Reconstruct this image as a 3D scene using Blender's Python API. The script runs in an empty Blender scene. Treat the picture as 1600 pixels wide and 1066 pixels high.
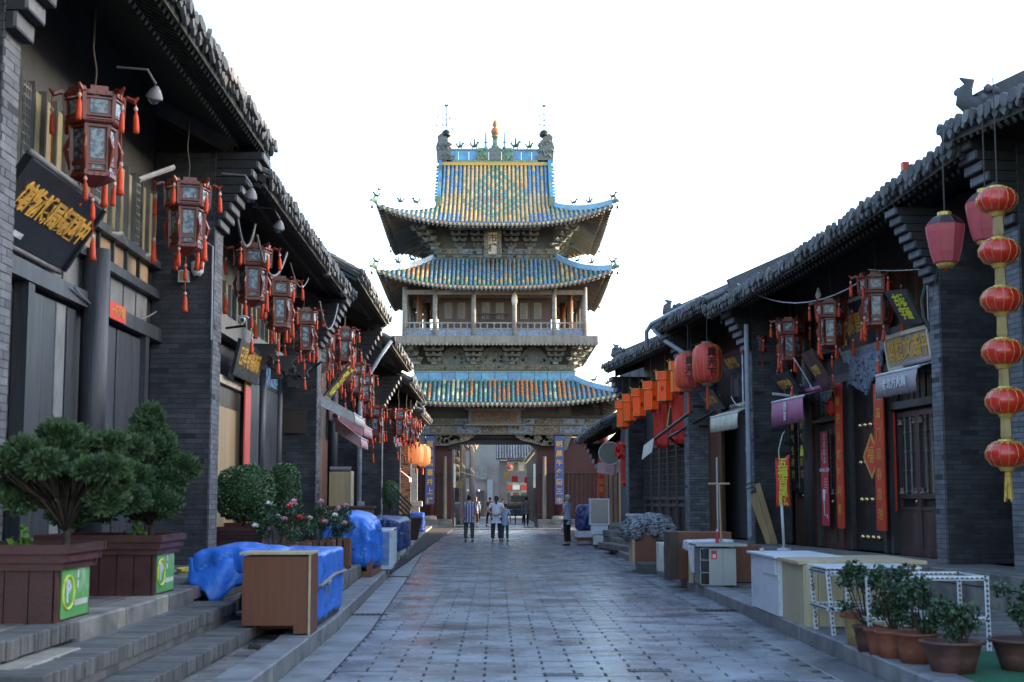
import bpy, bmesh, math, random
from mathutils import Vector, Matrix, Euler, noise as mnoise
R = math.radians
rnd = random.Random(7)
scene = bpy.context.scene
col = scene.collection

# ------------------------------------------------------------ camera, sky, sun
cam_d = bpy.data.cameras.new('camera'); cam = bpy.data.objects.new('camera', cam_d); col.objects.link(cam)
cam_d.lens = 50; cam_d.sensor_width = 36; cam_d.clip_start = 0.3; cam_d.clip_end = 3000
cam.location = (0, 0, 1.55)
cam.rotation_euler = (R(90 + 6.37), 0, R(-0.645))
cam_d.dof.use_dof = True; cam_d.dof.focus_distance = 70; cam_d.dof.aperture_fstop = 3.5
scene.camera = cam

SUN_EL, SUN_AZ = 9.5, 82      # azimuth clockwise from +Y (towards +X): sun low on the right, a little ahead
world = bpy.data.worlds.new('World'); scene.world = world; world.use_nodes = True
wn = world.node_tree.nodes; wl = world.node_tree.links
sky = wn.new('ShaderNodeTexSky'); sky.sky_type = 'NISHITA'; sky.sun_disc = False
sky.sun_elevation = R(SUN_EL + 8); sky.sun_rotation = R(SUN_AZ)
sky.air_density = 1.0; sky.dust_density = 1.6; sky.ozone_density = 1.2
bg = wn['Background']; wl.new(sky.outputs[0], bg.inputs[0]); bg.inputs[1].default_value = 0.15
sun_d = bpy.data.lights.new('sun', 'SUN'); sun_d.energy = 2.6; sun_d.angle = R(0.6); sun_d.color = (1, .80, .58)
sun = bpy.data.objects.new('sun', sun_d); col.objects.link(sun)
sv = Vector((math.sin(R(SUN_AZ)) * math.cos(R(SUN_EL)), math.cos(R(SUN_AZ)) * math.cos(R(SUN_EL)), math.sin(R(SUN_EL))))
sun.rotation_euler = sv.to_track_quat('Z', 'Y').to_euler(); sun.location = (30, 20, 30)
scene.view_settings.view_transform = 'Standard'; scene.view_settings.look = 'None'
scene.view_settings.exposure = 2.5; scene.view_settings.gamma = 1; scene.view_settings.use_curve_mapping = False
scene.render.engine = 'CYCLES'
scene.cycles.max_bounces = 6; scene.cycles.diffuse_bounces = 3; scene.cycles.glossy_bounces = 3

# ------------------------------------------------------------ materials
def mat(name, c, rough=.8, rv=0., nv=.25, ns=3., bump=.0, bs=40., spec=.5, metal=0., attr=False, stretch=(1, 1, 1), emit=None, es=1., c2=None, c2s=2., c2t=.55, coat=0., sub=0., c2w=.12, crease=0.):
    """c base colour; rv random per piece, nv/ns cloudy variation, c2 a second colour in patches"""
    m = bpy.data.materials.new(name); m.use_nodes = True
    nt = m.node_tree; N = nt.nodes; Lk = nt.links; b = N['Principled BSDF']
    b.inputs['Roughness'].default_value = rough; b.inputs['Metallic'].default_value = metal
    b.inputs['Specular IOR Level'].default_value = spec
    if coat: b.inputs['Coat Weight'].default_value = coat; b.inputs['Coat Roughness'].default_value = .15
    geo = N.new('ShaderNodeNewGeometry'); mp = N.new('ShaderNodeMapping'); mp.inputs['Scale'].default_value = stretch
    Lk.new(geo.outputs['Position'], mp.inputs[0])
    if attr:
        a = N.new('ShaderNodeAttribute'); a.attribute_name = 'Col'; cur = a.outputs['Color']
    else:
        rgb = N.new('ShaderNodeRGB'); rgb.outputs[0].default_value = (*c, 1); cur = rgb.outputs[0]
    if c2 is not None:
        t = N.new('ShaderNodeTexNoise'); t.inputs['Scale'].default_value = c2s; t.inputs['Detail'].default_value = 5; t.inputs['Roughness'].default_value = .65
        Lk.new(mp.outputs[0], t.inputs['Vector'])
        r = N.new('ShaderNodeMapRange'); r.inputs[1].default_value = c2t - c2w; r.inputs[2].default_value = c2t + c2w; Lk.new(t.outputs[0], r.inputs[0])
        mx = N.new('ShaderNodeMix'); mx.data_type = 'RGBA'; Lk.new(r.outputs[0], mx.inputs[0]); Lk.new(cur, mx.inputs[6]); mx.inputs[7].default_value = (*c2, 1)
        cur = mx.outputs[2]
    fac = None
    if rv:
        oi = N.new('ShaderNodeObjectInfo'); ad = N.new('ShaderNodeMath'); ad.operation = 'ADD'
        Lk.new(oi.outputs['Random'], ad.inputs[0]); Lk.new(geo.outputs['Random Per Island'], ad.inputs[1])
        fr = N.new('ShaderNodeMath'); fr.operation = 'FRACT'; Lk.new(ad.outputs[0], fr.inputs[0])
        mr = N.new('ShaderNodeMapRange'); mr.inputs[3].default_value = 1 - rv; mr.inputs[4].default_value = 1 + rv; Lk.new(fr.outputs[0], mr.inputs[0])
        fac = mr.outputs[0]
    if nv:
        t = N.new('ShaderNodeTexNoise'); t.inputs['Scale'].default_value = ns; t.inputs['Detail'].default_value = 6; t.inputs['Roughness'].default_value = .6
        Lk.new(mp.outputs[0], t.inputs['Vector'])
        mr = N.new('ShaderNodeMapRange'); mr.inputs[1].default_value = .3; mr.inputs[2].default_value = .7; mr.inputs[3].default_value = 1 - nv; mr.inputs[4].default_value = 1 + nv
        Lk.new(t.outputs[0], mr.inputs[0])
        if fac is None: fac = mr.outputs[0]
        else:
            mu = N.new('ShaderNodeMath'); mu.operation = 'MULTIPLY'; Lk.new(fac, mu.inputs[0]); Lk.new(mr.outputs[0], mu.inputs[1]); fac = mu.outputs[0]
        rr = N.new('ShaderNodeMapRange'); rr.inputs[1].default_value = .3; rr.inputs[2].default_value = .7; rr.inputs[3].default_value = max(.05, rough - .12); rr.inputs[4].default_value = min(1, rough + .12)
        Lk.new(t.outputs[0], rr.inputs[0]); Lk.new(rr.outputs[0], b.inputs['Roughness'])
    if fac is not None:
        vm = N.new('ShaderNodeVectorMath'); vm.operation = 'SCALE'; Lk.new(cur, vm.inputs[0]); Lk.new(fac, vm.inputs['Scale']); cur = vm.outputs[0]
    Lk.new(cur, b.inputs['Base Color'])
    if bump:
        t = N.new('ShaderNodeTexNoise'); t.inputs['Scale'].default_value = bs; t.inputs['Detail'].default_value = 6
        Lk.new(mp.outputs[0], t.inputs['Vector'])
        hsrc = t.outputs[0]
        if crease:
            vo = N.new('ShaderNodeTexVoronoi'); vo.feature = 'DISTANCE_TO_EDGE'; vo.inputs['Scale'].default_value = crease
            dn = N.new('ShaderNodeVectorMath'); dn.operation = 'MULTIPLY_ADD'; dn.inputs[1].default_value = (.35, .35, .35); Lk.new(t.outputs['Color'], dn.inputs[0]); Lk.new(mp.outputs[0], dn.inputs[2]); Lk.new(dn.outputs[0], vo.inputs['Vector'])
            cm = N.new('ShaderNodeMath'); cm.operation = 'MULTIPLY_ADD'; cm.inputs[1].default_value = .8; Lk.new(vo.outputs['Distance'], cm.inputs[0]); Lk.new(t.outputs[0], cm.inputs[2]); hsrc = cm.outputs[0]
        bp = N.new('ShaderNodeBump'); bp.inputs['Strength'].default_value = bump; bp.inputs['Distance'].default_value = .06 if crease else .02; Lk.new(hsrc, bp.inputs['Height']); Lk.new(bp.outputs[0], b.inputs['Normal'])
    if emit: b.inputs['Emission Color'].default_value = (*emit, 1); b.inputs['Emission Strength'].default_value = es
    if sub:
        b.inputs['Transmission Weight'].default_value = 0
        b.inputs['Subsurface Weight'].default_value = sub; b.inputs['Subsurface Radius'].default_value = (.05, .05, .05)
    return m

ZS = (1, 1, .12)
M = dict(
 paver=mat('paver', (.185, .20, .228), .27, .15, .34, 1.1, .10, 60, .6, c2=(.095, .105, .125), c2s=.9, c2t=.57),
 joint=mat('joint', (.018, .018, .02), .9, 0, .3, 8),
 gutter=mat('gutter_stone', (.20, .205, .21), .5, .12, .25, 3, .2, 50, c2=(.11, .115, .12), c2s=2.2),
 kerb=mat('kerb_stone', (.19, .195, .20), .65, .18, .25, 4, .3, 50, c2=(.10, .10, .105), c2s=3),
 slab=mat('slab_stone', (.16, .15, .135), .75, .22, .3, 3, .4, 40, c2=(.07, .068, .065), c2s=2.5),
 slabpale=mat('slab_pale', (.27, .245, .20), .75, .2, .25, 5, .4, 40),
 stepb=mat('step_brick', (.13, .125, .12), .8, .3, .3, 3, .5, 50, c2=(.055, .055, .055), c2s=3),
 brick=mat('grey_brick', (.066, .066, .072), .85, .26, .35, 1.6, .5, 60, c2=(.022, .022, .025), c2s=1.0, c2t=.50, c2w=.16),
 brickpale=mat('pale_brick', (.115, .12, .135), .85, .3, .3, 3, .5, 60),  # paler brick; also puts sky light into street-facing pier sides and corbel ends
 brickwarm=mat('worn_brick', (.16, .105, .075), .85, .35, .3, 2, .5, 60),  # warmer, lighter tone than the grey brick
 mortar=mat('mortar', (.026, .027, .030), .95, 0, .3, 8, .3),
 mortarw=mat('pale_mortar', (.14, .14, .14), .95, 0, .3, 8, .3),
 tile=mat('roof_tile', (.085, .087, .092), .8, .35, .35, 2.5, .6, 35, c2=(.14, .14, .13), c2s=1.6, c2t=.6),
 wood=mat('dark_wood', (.046, .044, .044), .6, .2, .3, 5, .3, 30, stretch=(1, 1, .15)),
 woodblue=mat('slate_wood', (.030, .034, .042), .5, .2, .35, 6, .25, 30, stretch=(1.5, 1.5, .12)),
 woodblack=mat('black_wood', (.010, .0105, .012), .35, .1, .3, 5, .15, 30, stretch=(1, 1, .15)),
 rafter=mat('rafter_wood', (.034, .031, .028), .8, .3, .3, 5),
 rafterg=mat('green_rafter', (.020, .030, .024), .75, .25, .3, 5),
 rafend=mat('pale_rafter_end', (.30, .31, .22), .7, .25, .3, 9),
 rafendd=mat('rafter_end', (.13, .13, .11), .7, .3, .3, 9),
 oldwood=mat('weathered_wood', (.19, .165, .14), .85, .18, .3, 6, .3, 30, stretch=(1, 1, .2)),
 greywood=mat('grey_wood', (.21, .20, .19), .85, .15, .3, 6, .3, 30, stretch=(.3, 1, 1)),
 darkbrown=mat('dark_brown_wood', (.055, .028, .020), .45, .15, .3, 6, .2, 30, stretch=(1, 1, .15)),
 maroon=mat('maroon_paint', (.060, .012, .010), .5, .1, .3, 5),
 purplewood=mat('purple_brown_wood', (.062, .038, .038), .42, .1, .3, 6, .15, 30, stretch=(1, 1, .15)),
 brownwood=mat('red_brown_wood', (.11, .045, .022), .55, .2, .3, 5, .15, 30, stretch=(2, 2, .15)),
 tanwood=mat('tan_wood', (.36, .25, .13), .55, .15, .25, 6, .1, 30, stretch=(2, 2, .12)),
 palewood=mat('pale_wood', (.40, .34, .22), .6, .08, .2, 8, .1, 30, stretch=(3, 3, .15)),
 laminate=mat('brown_laminate', (.14, .040, .016), .5, 0, .2, 8, .05, 30, stretch=(3, 3, .2)),
 laminedge=mat('laminate_edge', (.42, .33, .20), .6, 0, .2, 8),
 yellowp=mat('ochre_panel', (.29, .245, .11), .75, .25, .4, 3, .1, 20, c2=(.16, .15, .11), c2s=3),
 orangep=mat('painted_panel', (.34, .22, .12), .75, .15, .3, 3, .1, 20, c2=(.16, .14, .10), c2s=6, c2t=.56),
 beamgrey=mat('grey_beam', (.16, .165, .165), .75, .1, .3, 4, .2, 30),
 red=mat('red_paper', (.62, .035, .02), .6, .05, .12, 6),
 redd=mat('couplet_red', (.50, .035, .012), .45, 0, .15, 4),
 pinkred=mat('faded_red', (.62, .10, .08), .6, 0, .2, 5),
 gold=mat('gold', (.60, .40, .10), .35, 0, .2, 10, spec=.8, metal=.4),
 goldp=mat('gold_paint', (.55, .30, .05), .5, 0, .25, 20),
 rustfin=mat('orange_glaze', (.40, .13, .04), .35, 0, .3, 8),
 brass=mat('brass', (.70, .50, .22), .25, 0, .2, 10, metal=1),
 yellow=mat('yellow_paint', (.62, .60, .05), .5, 0, .1, 10),
 lanred=mat('lantern_silk', (.50, .022, .010), .32, .08, .12, 8, spec=.6, coat=.3),
 lanpink=mat('faded_lantern_silk', (.42, .07, .085), .55, .06, .12, 6),
 lanred2=mat('red_lantern_cloth', (.58, .05, .035), .5, .05, .12, 6),
 lantblack=mat('lantern_black', (.02, .012, .012), .5),
 palace=mat('lantern_frame_wood', (.155, .021, .009), .45, .18, .3, 20, coat=.2),
 pane=mat('painted_glass', (.20, .25, .28), .22, .15, .25, 12, c2=(.02, .05, .08), c2s=16, c2t=.50, c2w=.05),
 tassel=mat('tassel', (.55, .05, .010), .7, .2, .3, 30),
 bead=mat('bead', (.60, .35, .33), .4),
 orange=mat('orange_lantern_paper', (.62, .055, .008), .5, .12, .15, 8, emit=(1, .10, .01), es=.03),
 litorange=mat('glowing_lantern_silk', (.85, .25, .08), .5, .05, .1, 8, emit=(1, .32, .10), es=.09),  # faint emission stands in for sunlight on the silk
 rope=mat('rope', (.06, .055, .05), .9),
 cable=mat('cable', (.16, .16, .17), .6),
 black=mat('black', (.008, .008, .009), .5),
 blackm=mat('black_metal', (.018, .018, .02), .4, metal=.3),
 white=mat('white_paint', (.56, .59, .64), .45, .03, .12, 5, c2=(.33, .33, .33), c2s=3.5, c2t=.63, c2w=.07),
 offwhite=mat('off_white', (.52, .52, .47), .6, .03, .2, 5),
 rust=mat('rusty_white_angle', (.52, .55, .60), .5, .05, .25, 12, c2=(.13, .07, .04), c2s=9, c2t=.66, c2w=.04),
 steel=mat('stainless_steel', (.27, .285, .30), .45, .0, .06, 5, metal=.8),
 pipe=mat('pvc_pipe', (.25, .29, .34), .45, 0, .15, 5),
 glass=mat('window_glass', (.03, .035, .04), .12, 0, .2, 2, spec=.8),
 glassb=mat('blue_glass', (.16, .28, .45), .15, .1, .3, 6, spec=.8),
 glasss=mat('showcase_glass', (.16, .19, .21), .15, 0, .2, 3, spec=.8),
 tarp=mat('blue_tarp', (.03, .17, .66), .36, 0, .2, 5, .75, 2.6, spec=.6, crease=2.1, c2=(.12, .30, .72), c2s=5, c2t=.68, c2w=.06),
 tarpd=mat('navy_tarp', (.018, .042, .15), .4, 0, .25, 5, .9, 3, spec=.6, crease=2.4),
 awnpurple=mat('purple_awning', (.30, .10, .18), .7, .06, .15, 20, stretch=(5, 5, .3)),
 awngrey=mat('grey_awning', (.28, .25, .27), .7, .06, .15, 20, stretch=(5, 5, .3)),
 awncream=mat('cream_awning', (.56, .56, .45), .7, .05, .2, 6),
 awnpink=mat('pink_awning', (.50, .30, .32), .7, .08, .2, 6),
 banner=mat('banner_red', (.42, .03, .05), .5, 0, .1, 5),
 skin=mat('skin', (.42, .24, .16), .6, 0, .1, 10),
 hair=mat('hair', (.012, .010, .010), .5, 0, .3, 30),
 hairgrey=mat('grey_hair', (.30, .30, .30), .6, 0, .3, 30),
 leafd=mat('conifer_leaf', (.052, .098, .038), .6, .45, .3, 4),
 leaf=mat('box_leaf', (.042, .105, .030), .4, .5, .3, 5),
 leafr=mat('rose_leaf', (.030, .075, .030), .5, .5, .3, 5),
 leafl=mat('bright_leaf', (.075, .17, .025), .5, .3, .3, 5),
 leafp=mat('pot_leaf', (.024, .052, .022), .45, .5, .3, 5),
 bark=mat('bark', (.045, .032, .022), .9, 0, .3, 20, .5, 60),
 soil=mat('soil', (.03, .02, .014), .95, 0, .3, 30, .6, 40),
 planter=mat('planter_wood', (.060, .018, .016), .5, .15, .3, 6, .15, 40),
 slatbox=mat('slat_wood', (.16, .06, .025), .55, .3, .35, 8, .2, 40, stretch=(2, 2, .2)),
 terra=mat('terracotta', (.20, .062, .032), .7, .25, .3, 8, .2, 40),
 terrad=mat('dark_terracotta', (.075, .034, .028), .6, .2, .3, 8, .2, 40),
 glaze=mat('ochre_glaze', (.30, .22, .09), .4, 0, .3, 8),
 posterg=mat('green_poster', (.10, .34, .10), .5, 0, .2, 6, c2=(.45, .50, .42), c2s=2.2, c2t=.64),
 posterl=mat('poster_yellow', (.65, .68, .06), .5),
 carpet=mat('green_carpet', (.012, .10, .045), .95, 0, .2, 6, .4, 200),
 petalr=mat('red_petal', (.55, .02, .02), .5), petalp=mat('pink_petal', (.60, .25, .35), .5), petalw=mat('white_petal', (.65, .58, .55), .5),
 figure=mat('figure_glaze', (.045, .065, .055), .5, 0, .4, 12),
 olive=mat('olive_disc', (.13, .13, .10), .4, 0, .05, 5),
 tower_tile=mat('glazed_tile', (1, 1, 1), .28, .12, .22, 7, .25, 30, .7, attr=True),
 tilebase=mat('glazed_pan_tile', (.065, .10, .105), .4, 0, .4, 6, .3, 30),
 bluebrick=mat('blue_glaze', (.07, .19, .38), .3, .15, .25, 4, .1, 30, .7, c2=(.06, .28, .42), c2s=2),
 greenglaze=mat('green_glaze', (.05, .19, .15), .35, .3, .4, 8, .3, 30, .6, c2=(.30, .20, .05), c2s=7),
 carve=mat('carved_ornament', (.12, .14, .14), .8, .2, .5, 14, .7, 26, c2=(.24, .17, .09), c2s=9, c2t=.60, c2w=.05),
 carvegold=mat('carved_gilt', (.22, .165, .10), .75, .1, .5, 16, .8, 30, c2=(.06, .075, .08), c2s=12, c2t=.50, c2w=.06),
 bluegreyp=mat('blue_grey_paint', (.16, .19, .25), .8, .1, .4, 8, .5, 30),
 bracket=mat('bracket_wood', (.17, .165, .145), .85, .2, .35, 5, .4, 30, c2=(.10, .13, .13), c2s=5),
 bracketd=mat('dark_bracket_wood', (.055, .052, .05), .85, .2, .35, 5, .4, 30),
 blueboard=mat('blue_board', (.045, .075, .22), .45, 0, .12, 3),
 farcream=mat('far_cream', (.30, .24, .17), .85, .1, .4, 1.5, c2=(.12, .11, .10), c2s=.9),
 plaster=mat('cream_plaster', (.50, .44, .34), .8, 0, .2, 6),
 signblack=mat('lacquer_black', (.010, .012, .017), .4, 0, .1, 1.5),
 signnavy=mat('lacquer_navy', (.016, .024, .034), .35, 0, .2, 5),
 signmar=mat('lacquer_maroon', (.055, .016, .018), .4, 0, .2, 5),
 signgrey=mat('sign_grey', (.05, .05, .055), .4),
 mirror=mat('gilt_sign_face', (.40, .38, .30), .2, 0, .3, 4, metal=.5),
 jade=mat('grey_stele', (.26, .28, .28), .7, .1, .2, 6, .3),
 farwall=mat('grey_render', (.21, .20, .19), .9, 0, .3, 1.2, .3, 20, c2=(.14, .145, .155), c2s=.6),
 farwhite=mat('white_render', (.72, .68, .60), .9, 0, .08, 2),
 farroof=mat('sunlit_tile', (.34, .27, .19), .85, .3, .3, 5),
 trikeblue=mat('trike_blue', (.05, .17, .28), .4, .2, .2, 6),
 rubber=mat('rubber', (.012, .012, .012), .8),
 yellowh=mat('yellow_hose', (.50, .42, .05), .6),
 brownb=mat('iron_brown', (.05, .028, .02), .6),
)
def cloth(name, c, c2=None): return mat(name, c, .8, 0, .2, 12, .3, 60)

# ------------------------------------------------------------ mesh builder
class MB:
    def __init__(s): s.v = []; s.f = []; s.m = []; s.c = []
    def add(s, vs, fs, m=0, c=None):
        o = len(s.v); s.v += [tuple(p) for p in vs]
        for f in fs: s.f.append(tuple(i + o for i in f)); s.m.append(m); s.c.append(c)
        return s
    def hexa(s, p, m=0, c=None):   # 8 points: bottom 4 ccw, top 4 ccw
        return s.add(p, [(3, 2, 1, 0), (4, 5, 6, 7), (0, 1, 5, 4), (1, 2, 6, 5), (2, 3, 7, 6), (3, 0, 4, 7)], m, c)
    def box(s, x0, x1, y0, y1, z0, z1, m=0, c=None):
        return s.hexa([(x0, y0, z0), (x1, y0, z0), (x1, y1, z0), (x0, y1, z0), (x0, y0, z1), (x1, y0, z1), (x1, y1, z1), (x0, y1, z1)], m, c)
    def bev(s, x0, x1, y0, y1, z0, z1, b=.01, m=0, c=None):   # box with chamfered top
        s.hexa([(x0, y0, z0), (x1, y0, z0), (x1, y1, z0), (x0, y1, z0), (x0, y0, z1 - b), (x1, y0, z1 - b), (x1, y1, z1 - b), (x0, y1, z1 - b)], m, c)
        del s.f[-5]; del s.m[-5]; del s.c[-5]
        o = len(s.v) - 4
        s.v += [(x0 + b, y0 + b, z1), (x1 - b, y0 + b, z1), (x1 - b, y1 - b, z1), (x0 + b, y1 - b, z1)]
        for f in [(o, o + 1, o + 5, o + 4), (o + 1, o + 2, o + 6, o + 5), (o + 2, o + 3, o + 7, o + 6), (o + 3, o, o + 4, o + 7), (o + 4, o + 5, o + 6, o + 7)]:
            s.f.append(f); s.m.append(m); s.c.append(c)
        return s
    def obox(s, cen, size, rot=(0, 0, 0), m=0, c=None):
        e = Euler(rot).to_matrix(); h = [a / 2 for a in size]; cen = Vector(cen)
        P = [cen + e @ Vector((sx * h[0], sy * h[1], sz * h[2])) for sz in (-1, 1) for sx, sy in ((-1, -1), (1, -1), (1, 1), (-1, 1))]
        return s.hexa(P, m, c)
    def bar(s, a, b, w, h=None, m=0, up=(0, 0, 1)):
        a = Vector(a); b = Vector(b); h = h or w; d = (b - a).normalized(); u = Vector(up)
        if abs(d.dot(u)) > .95: u = Vector((0, 1, 0))
        r = d.cross(u).normalized() * w / 2; u = r.cross(d).normalized() * h / 2
        P = [a - r - u, a + r - u, a + r + u, a - r + u, b - r - u, b + r - u, b + r + u, b - r + u]
        return s.add(P, [(0, 1, 2, 3), (7, 6, 5, 4), (0, 4, 5, 1), (1, 5, 6, 2), (2, 6, 7, 3), (3, 7, 4, 0)], m)
    def tube(s, pts, rad, n=6, m=0, cap=True, c=None):
        pts = [Vector(p) for p in pts]
        if not hasattr(rad, '__len__'): rad = [rad] * len(pts)
        o = len(s.v); k = len(pts)
        for i, p in enumerate(pts):
            d = (pts[min(i + 1, k - 1)] - pts[max(i - 1, 0)])
            d = d.normalized() if d.length > 1e-9 else Vector((0, 0, 1))
            u = Vector((0, 0, 1)) if abs(d.z) < .9 else Vector((0, 1, 0))
            r = d.cross(u).normalized(); u = r.cross(d)
            for j in range(n):
                t = 2 * math.pi * j / n; s.v.append(tuple(p + (r * math.cos(t) + u * math.sin(t)) * rad[i]))
        for i in range(k - 1):
            for j in range(n):
                a = o + i * n + j; b_ = o + i * n + (j + 1) % n
                s.f.append((a, b_, b_ + n, a + n)); s.m.append(m); s.c.append(c)
        if cap:
            s.f.append(tuple(o + j for j in range(n))[::-1]); s.m.append(m); s.c.append(c)
            s.f.append(tuple(o + (k - 1) * n + j for j in range(n))); s.m.append(m); s.c.append(c)
        return s
    def lathe(s, prof, n=12, o=(0, 0, 0), m=0, sx=1, sy=1, ph=0):
        return s.add([(o[0] + r * sx * math.cos(2 * math.pi * j / n + ph), o[1] + r * sy * math.sin(2 * math.pi * j / n + ph), o[2] + z) for r, z in prof for j in range(n)],
            [(i * n + j, i * n + (j + 1) % n, (i + 1) * n + (j + 1) % n, (i + 1) * n + j) for i in range(len(prof) - 1) for j in range(n)] +
            [tuple(range(n))[::-1], tuple((len(prof) - 1) * n + j for j in range(n))], m)
    def extr(s, poly, a, b, fn, m=0):   # polygon extruded: fn(u, v, w)->xyz for w=a and b
        n = len(poly)
        return s.add([fn(u, v, a) for u, v in poly] + [fn(u, v, b) for u, v in poly],
            [tuple(range(n))[::-1], tuple(range(n, 2 * n))] + [(i, (i + 1) % n, n + (i + 1) % n, n + i) for i in range(n)], m)
    def quad(s, a, b, c_, d, m=0, c=None): return s.add([a, b, c_, d], [(0, 1, 2, 3)], m, c)
    def mesh(s, name, mats, smooth=False):
        me = bpy.data.meshes.new(name); me.from_pydata(s.v, [], s.f)
        for mt in (mats if isinstance(mats, (list, tuple)) else [mats]): me.materials.append(M[mt] if isinstance(mt, str) else mt)
        me.polygons.foreach_set('material_index', s.m)
        if smooth: me.polygons.foreach_set('use_smooth', [True] * len(s.f))
        if any(c is not None for c in s.c):
            at = me.color_attributes.new('Col', 'FLOAT_COLOR', 'CORNER'); buf = []
            for f, c in zip(s.f, s.c): buf += list((*(c or (.5, .5, .5)), 1)) * len(f)
            at.data.foreach_set('color', buf)
        me.update(); return me

def link(name, data, parent=None, loc=None, rot=None, scale=None, label=None, kind=None):
    o = bpy.data.objects.new(name, data); col.objects.link(o)
    if parent is not None: o.parent = parent
    if loc is not None: o.location = loc
    if rot is not None: o.rotation_euler = rot
    if scale is not None: o.scale = scale if hasattr(scale, '__len__') else (scale,) * 3
    if label: o['label'] = label
    if kind: o['kind'] = kind
    return o
def put(name, mb, mats, parent=None, smooth=False, **k): return link(name, mb.mesh(name, mats, smooth), parent, **k)
def thing(name, label, cat, loc=(0, 0, 0), rz=0, group=None, rot=None, scale=None):
    o = link(name, None, None, loc, rot or (0, 0, rz), scale); o.empty_display_size = .2
    o['label'] = label; o['category'] = cat
    if group: o['group'] = group
    return o
def tag(o, label, cat, group=None):
    o['label'] = label; o['category'] = cat
    if group: o['group'] = group
    return o
def copy_tree(o, parent=None, **k):
    c = o.copy(); col.objects.link(c); c.parent = parent
    for ch in o.children: copy_tree(ch, c)
    for a, b in k.items():
        if a in ('label', 'group'): c[a] = b
        else: setattr(c, a, b)
    return c
pending = []
def text(s, size, m, parent, loc, rot, name='lettering', ext=.004, vertical=False, sx=1., shear=0, gap=1.05, bold=.0, label=None):
    """flat raised lettering, converted to mesh at the end; rot puts its plane"""
    cu = bpy.data.curves.new(name, 'FONT'); cu.body = '\n'.join(s) if vertical else s
    cu.size = size; cu.extrude = ext; cu.align_x = 'CENTER'; cu.align_y = 'CENTER'; cu.space_line = gap; cu.shear = shear; cu.offset = bold; cu.resolution_u = 1
    cu.materials.append(M[m])
    o = link(name, cu, parent, loc, rot, (sx, 1, 1), label)
    pending.append(o); return o
def box_obj(name, m, parent, x0, x1, y0, y1, z0, z1, **k): return put(name, MB().box(x0, x1, y0, y1, z0, z1), m, parent, **k)

def brick_face(parent, fn, L, H, m='brick', bl=.27, bh=.066, gap=.008, limit=0, proud=.006, half0=False, maxb=None, name='brick'):
    """bricks on a face; fn(u, v, w) maps along, up, outwards (w=0 face). First `limit` bricks are parts, the rest one stuff mesh"""
    me_cache = {}; rest = MB(); n = 0; rows = int(H / (bh + gap)); made = []
    for r in range(rows):
        z0 = r * (bh + gap); u = -bl / 2 if (r % 2) ^ half0 else 0
        while u < L:
            a = max(u, 0); b = min(u + bl, L); u += bl + gap
            if b - a < .03: continue
            w = proud * rnd.uniform(.3, 1.3) - (.006 if rnd.random() < .06 else 0)
            P = [fn(a, z0, w), fn(b, z0, w), fn(b, z0 + bh, w), fn(a, z0 + bh, w), fn(a, z0, -.01), fn(b, z0, -.01), fn(b, z0 + bh, -.01), fn(a, z0 + bh, -.01)]
            made.append(P)
    F = [(0, 1, 2, 3), (0, 4, 5, 1), (1, 5, 6, 2), (2, 6, 7, 3), (3, 7, 4, 0)]
    for i, P in enumerate(made):
        if i < limit:
            b = MB().add([tuple(Vector(p) - Vector(P[0])) for p in P], F); put(name, b, m, parent, loc=P[0])
        else: rest.add(P, F)
    if rest.f: put('brickwork', rest, m, parent, kind='stuff')
    return len(made)
# ============================================================ TOWER
YEL, GRN, BLU, TEA, RUS, PAL = (.54, .36, .15), (.14, .27, .19), (.14, .26, .41), (.13, .25, .26), (.48, .20, .08), (.52, .50, .33)
tower = thing('city_tower', 'three-eaved wooden market tower with glazed tile roofs spanning the end of the street', 'tower', (-.07, 81.3, 0))
def prof_sk(v): return .72 * v + .28 * v * v
def curved_tile(pts, r, colf, m=0, n=5):
    """half round glazed tile column along pts, one colour per tile; slight step at every tile"""
    mb = MB()
    for i in range(len(pts) - 1):
        a = Vector(pts[i]); b = Vector(pts[i + 1]); d = (b - a).normalized(); sd = Vector((1, 0, 0)) if abs(d.x) < .7 else Vector((0, 1, 0))
        up = sd.cross(d).normalized(); up = up if up.z > 0 else -up
        ra, rb = r * 1.08, r * .92
        ring = lambda p, q: [p + sd * math.cos(math.pi * j / (n - 1)) * q + up * math.sin(math.pi * j / (n - 1)) * q for j in range(n)]
        A, B = ring(a, ra), ring(b, rb); c = colf(i)
        mb.add(A + B, [(j, j + 1, n + j + 1, n + j) for j in range(n - 1)] + [tuple(range(n))[::-1]], m, c)
    return mb
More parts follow.
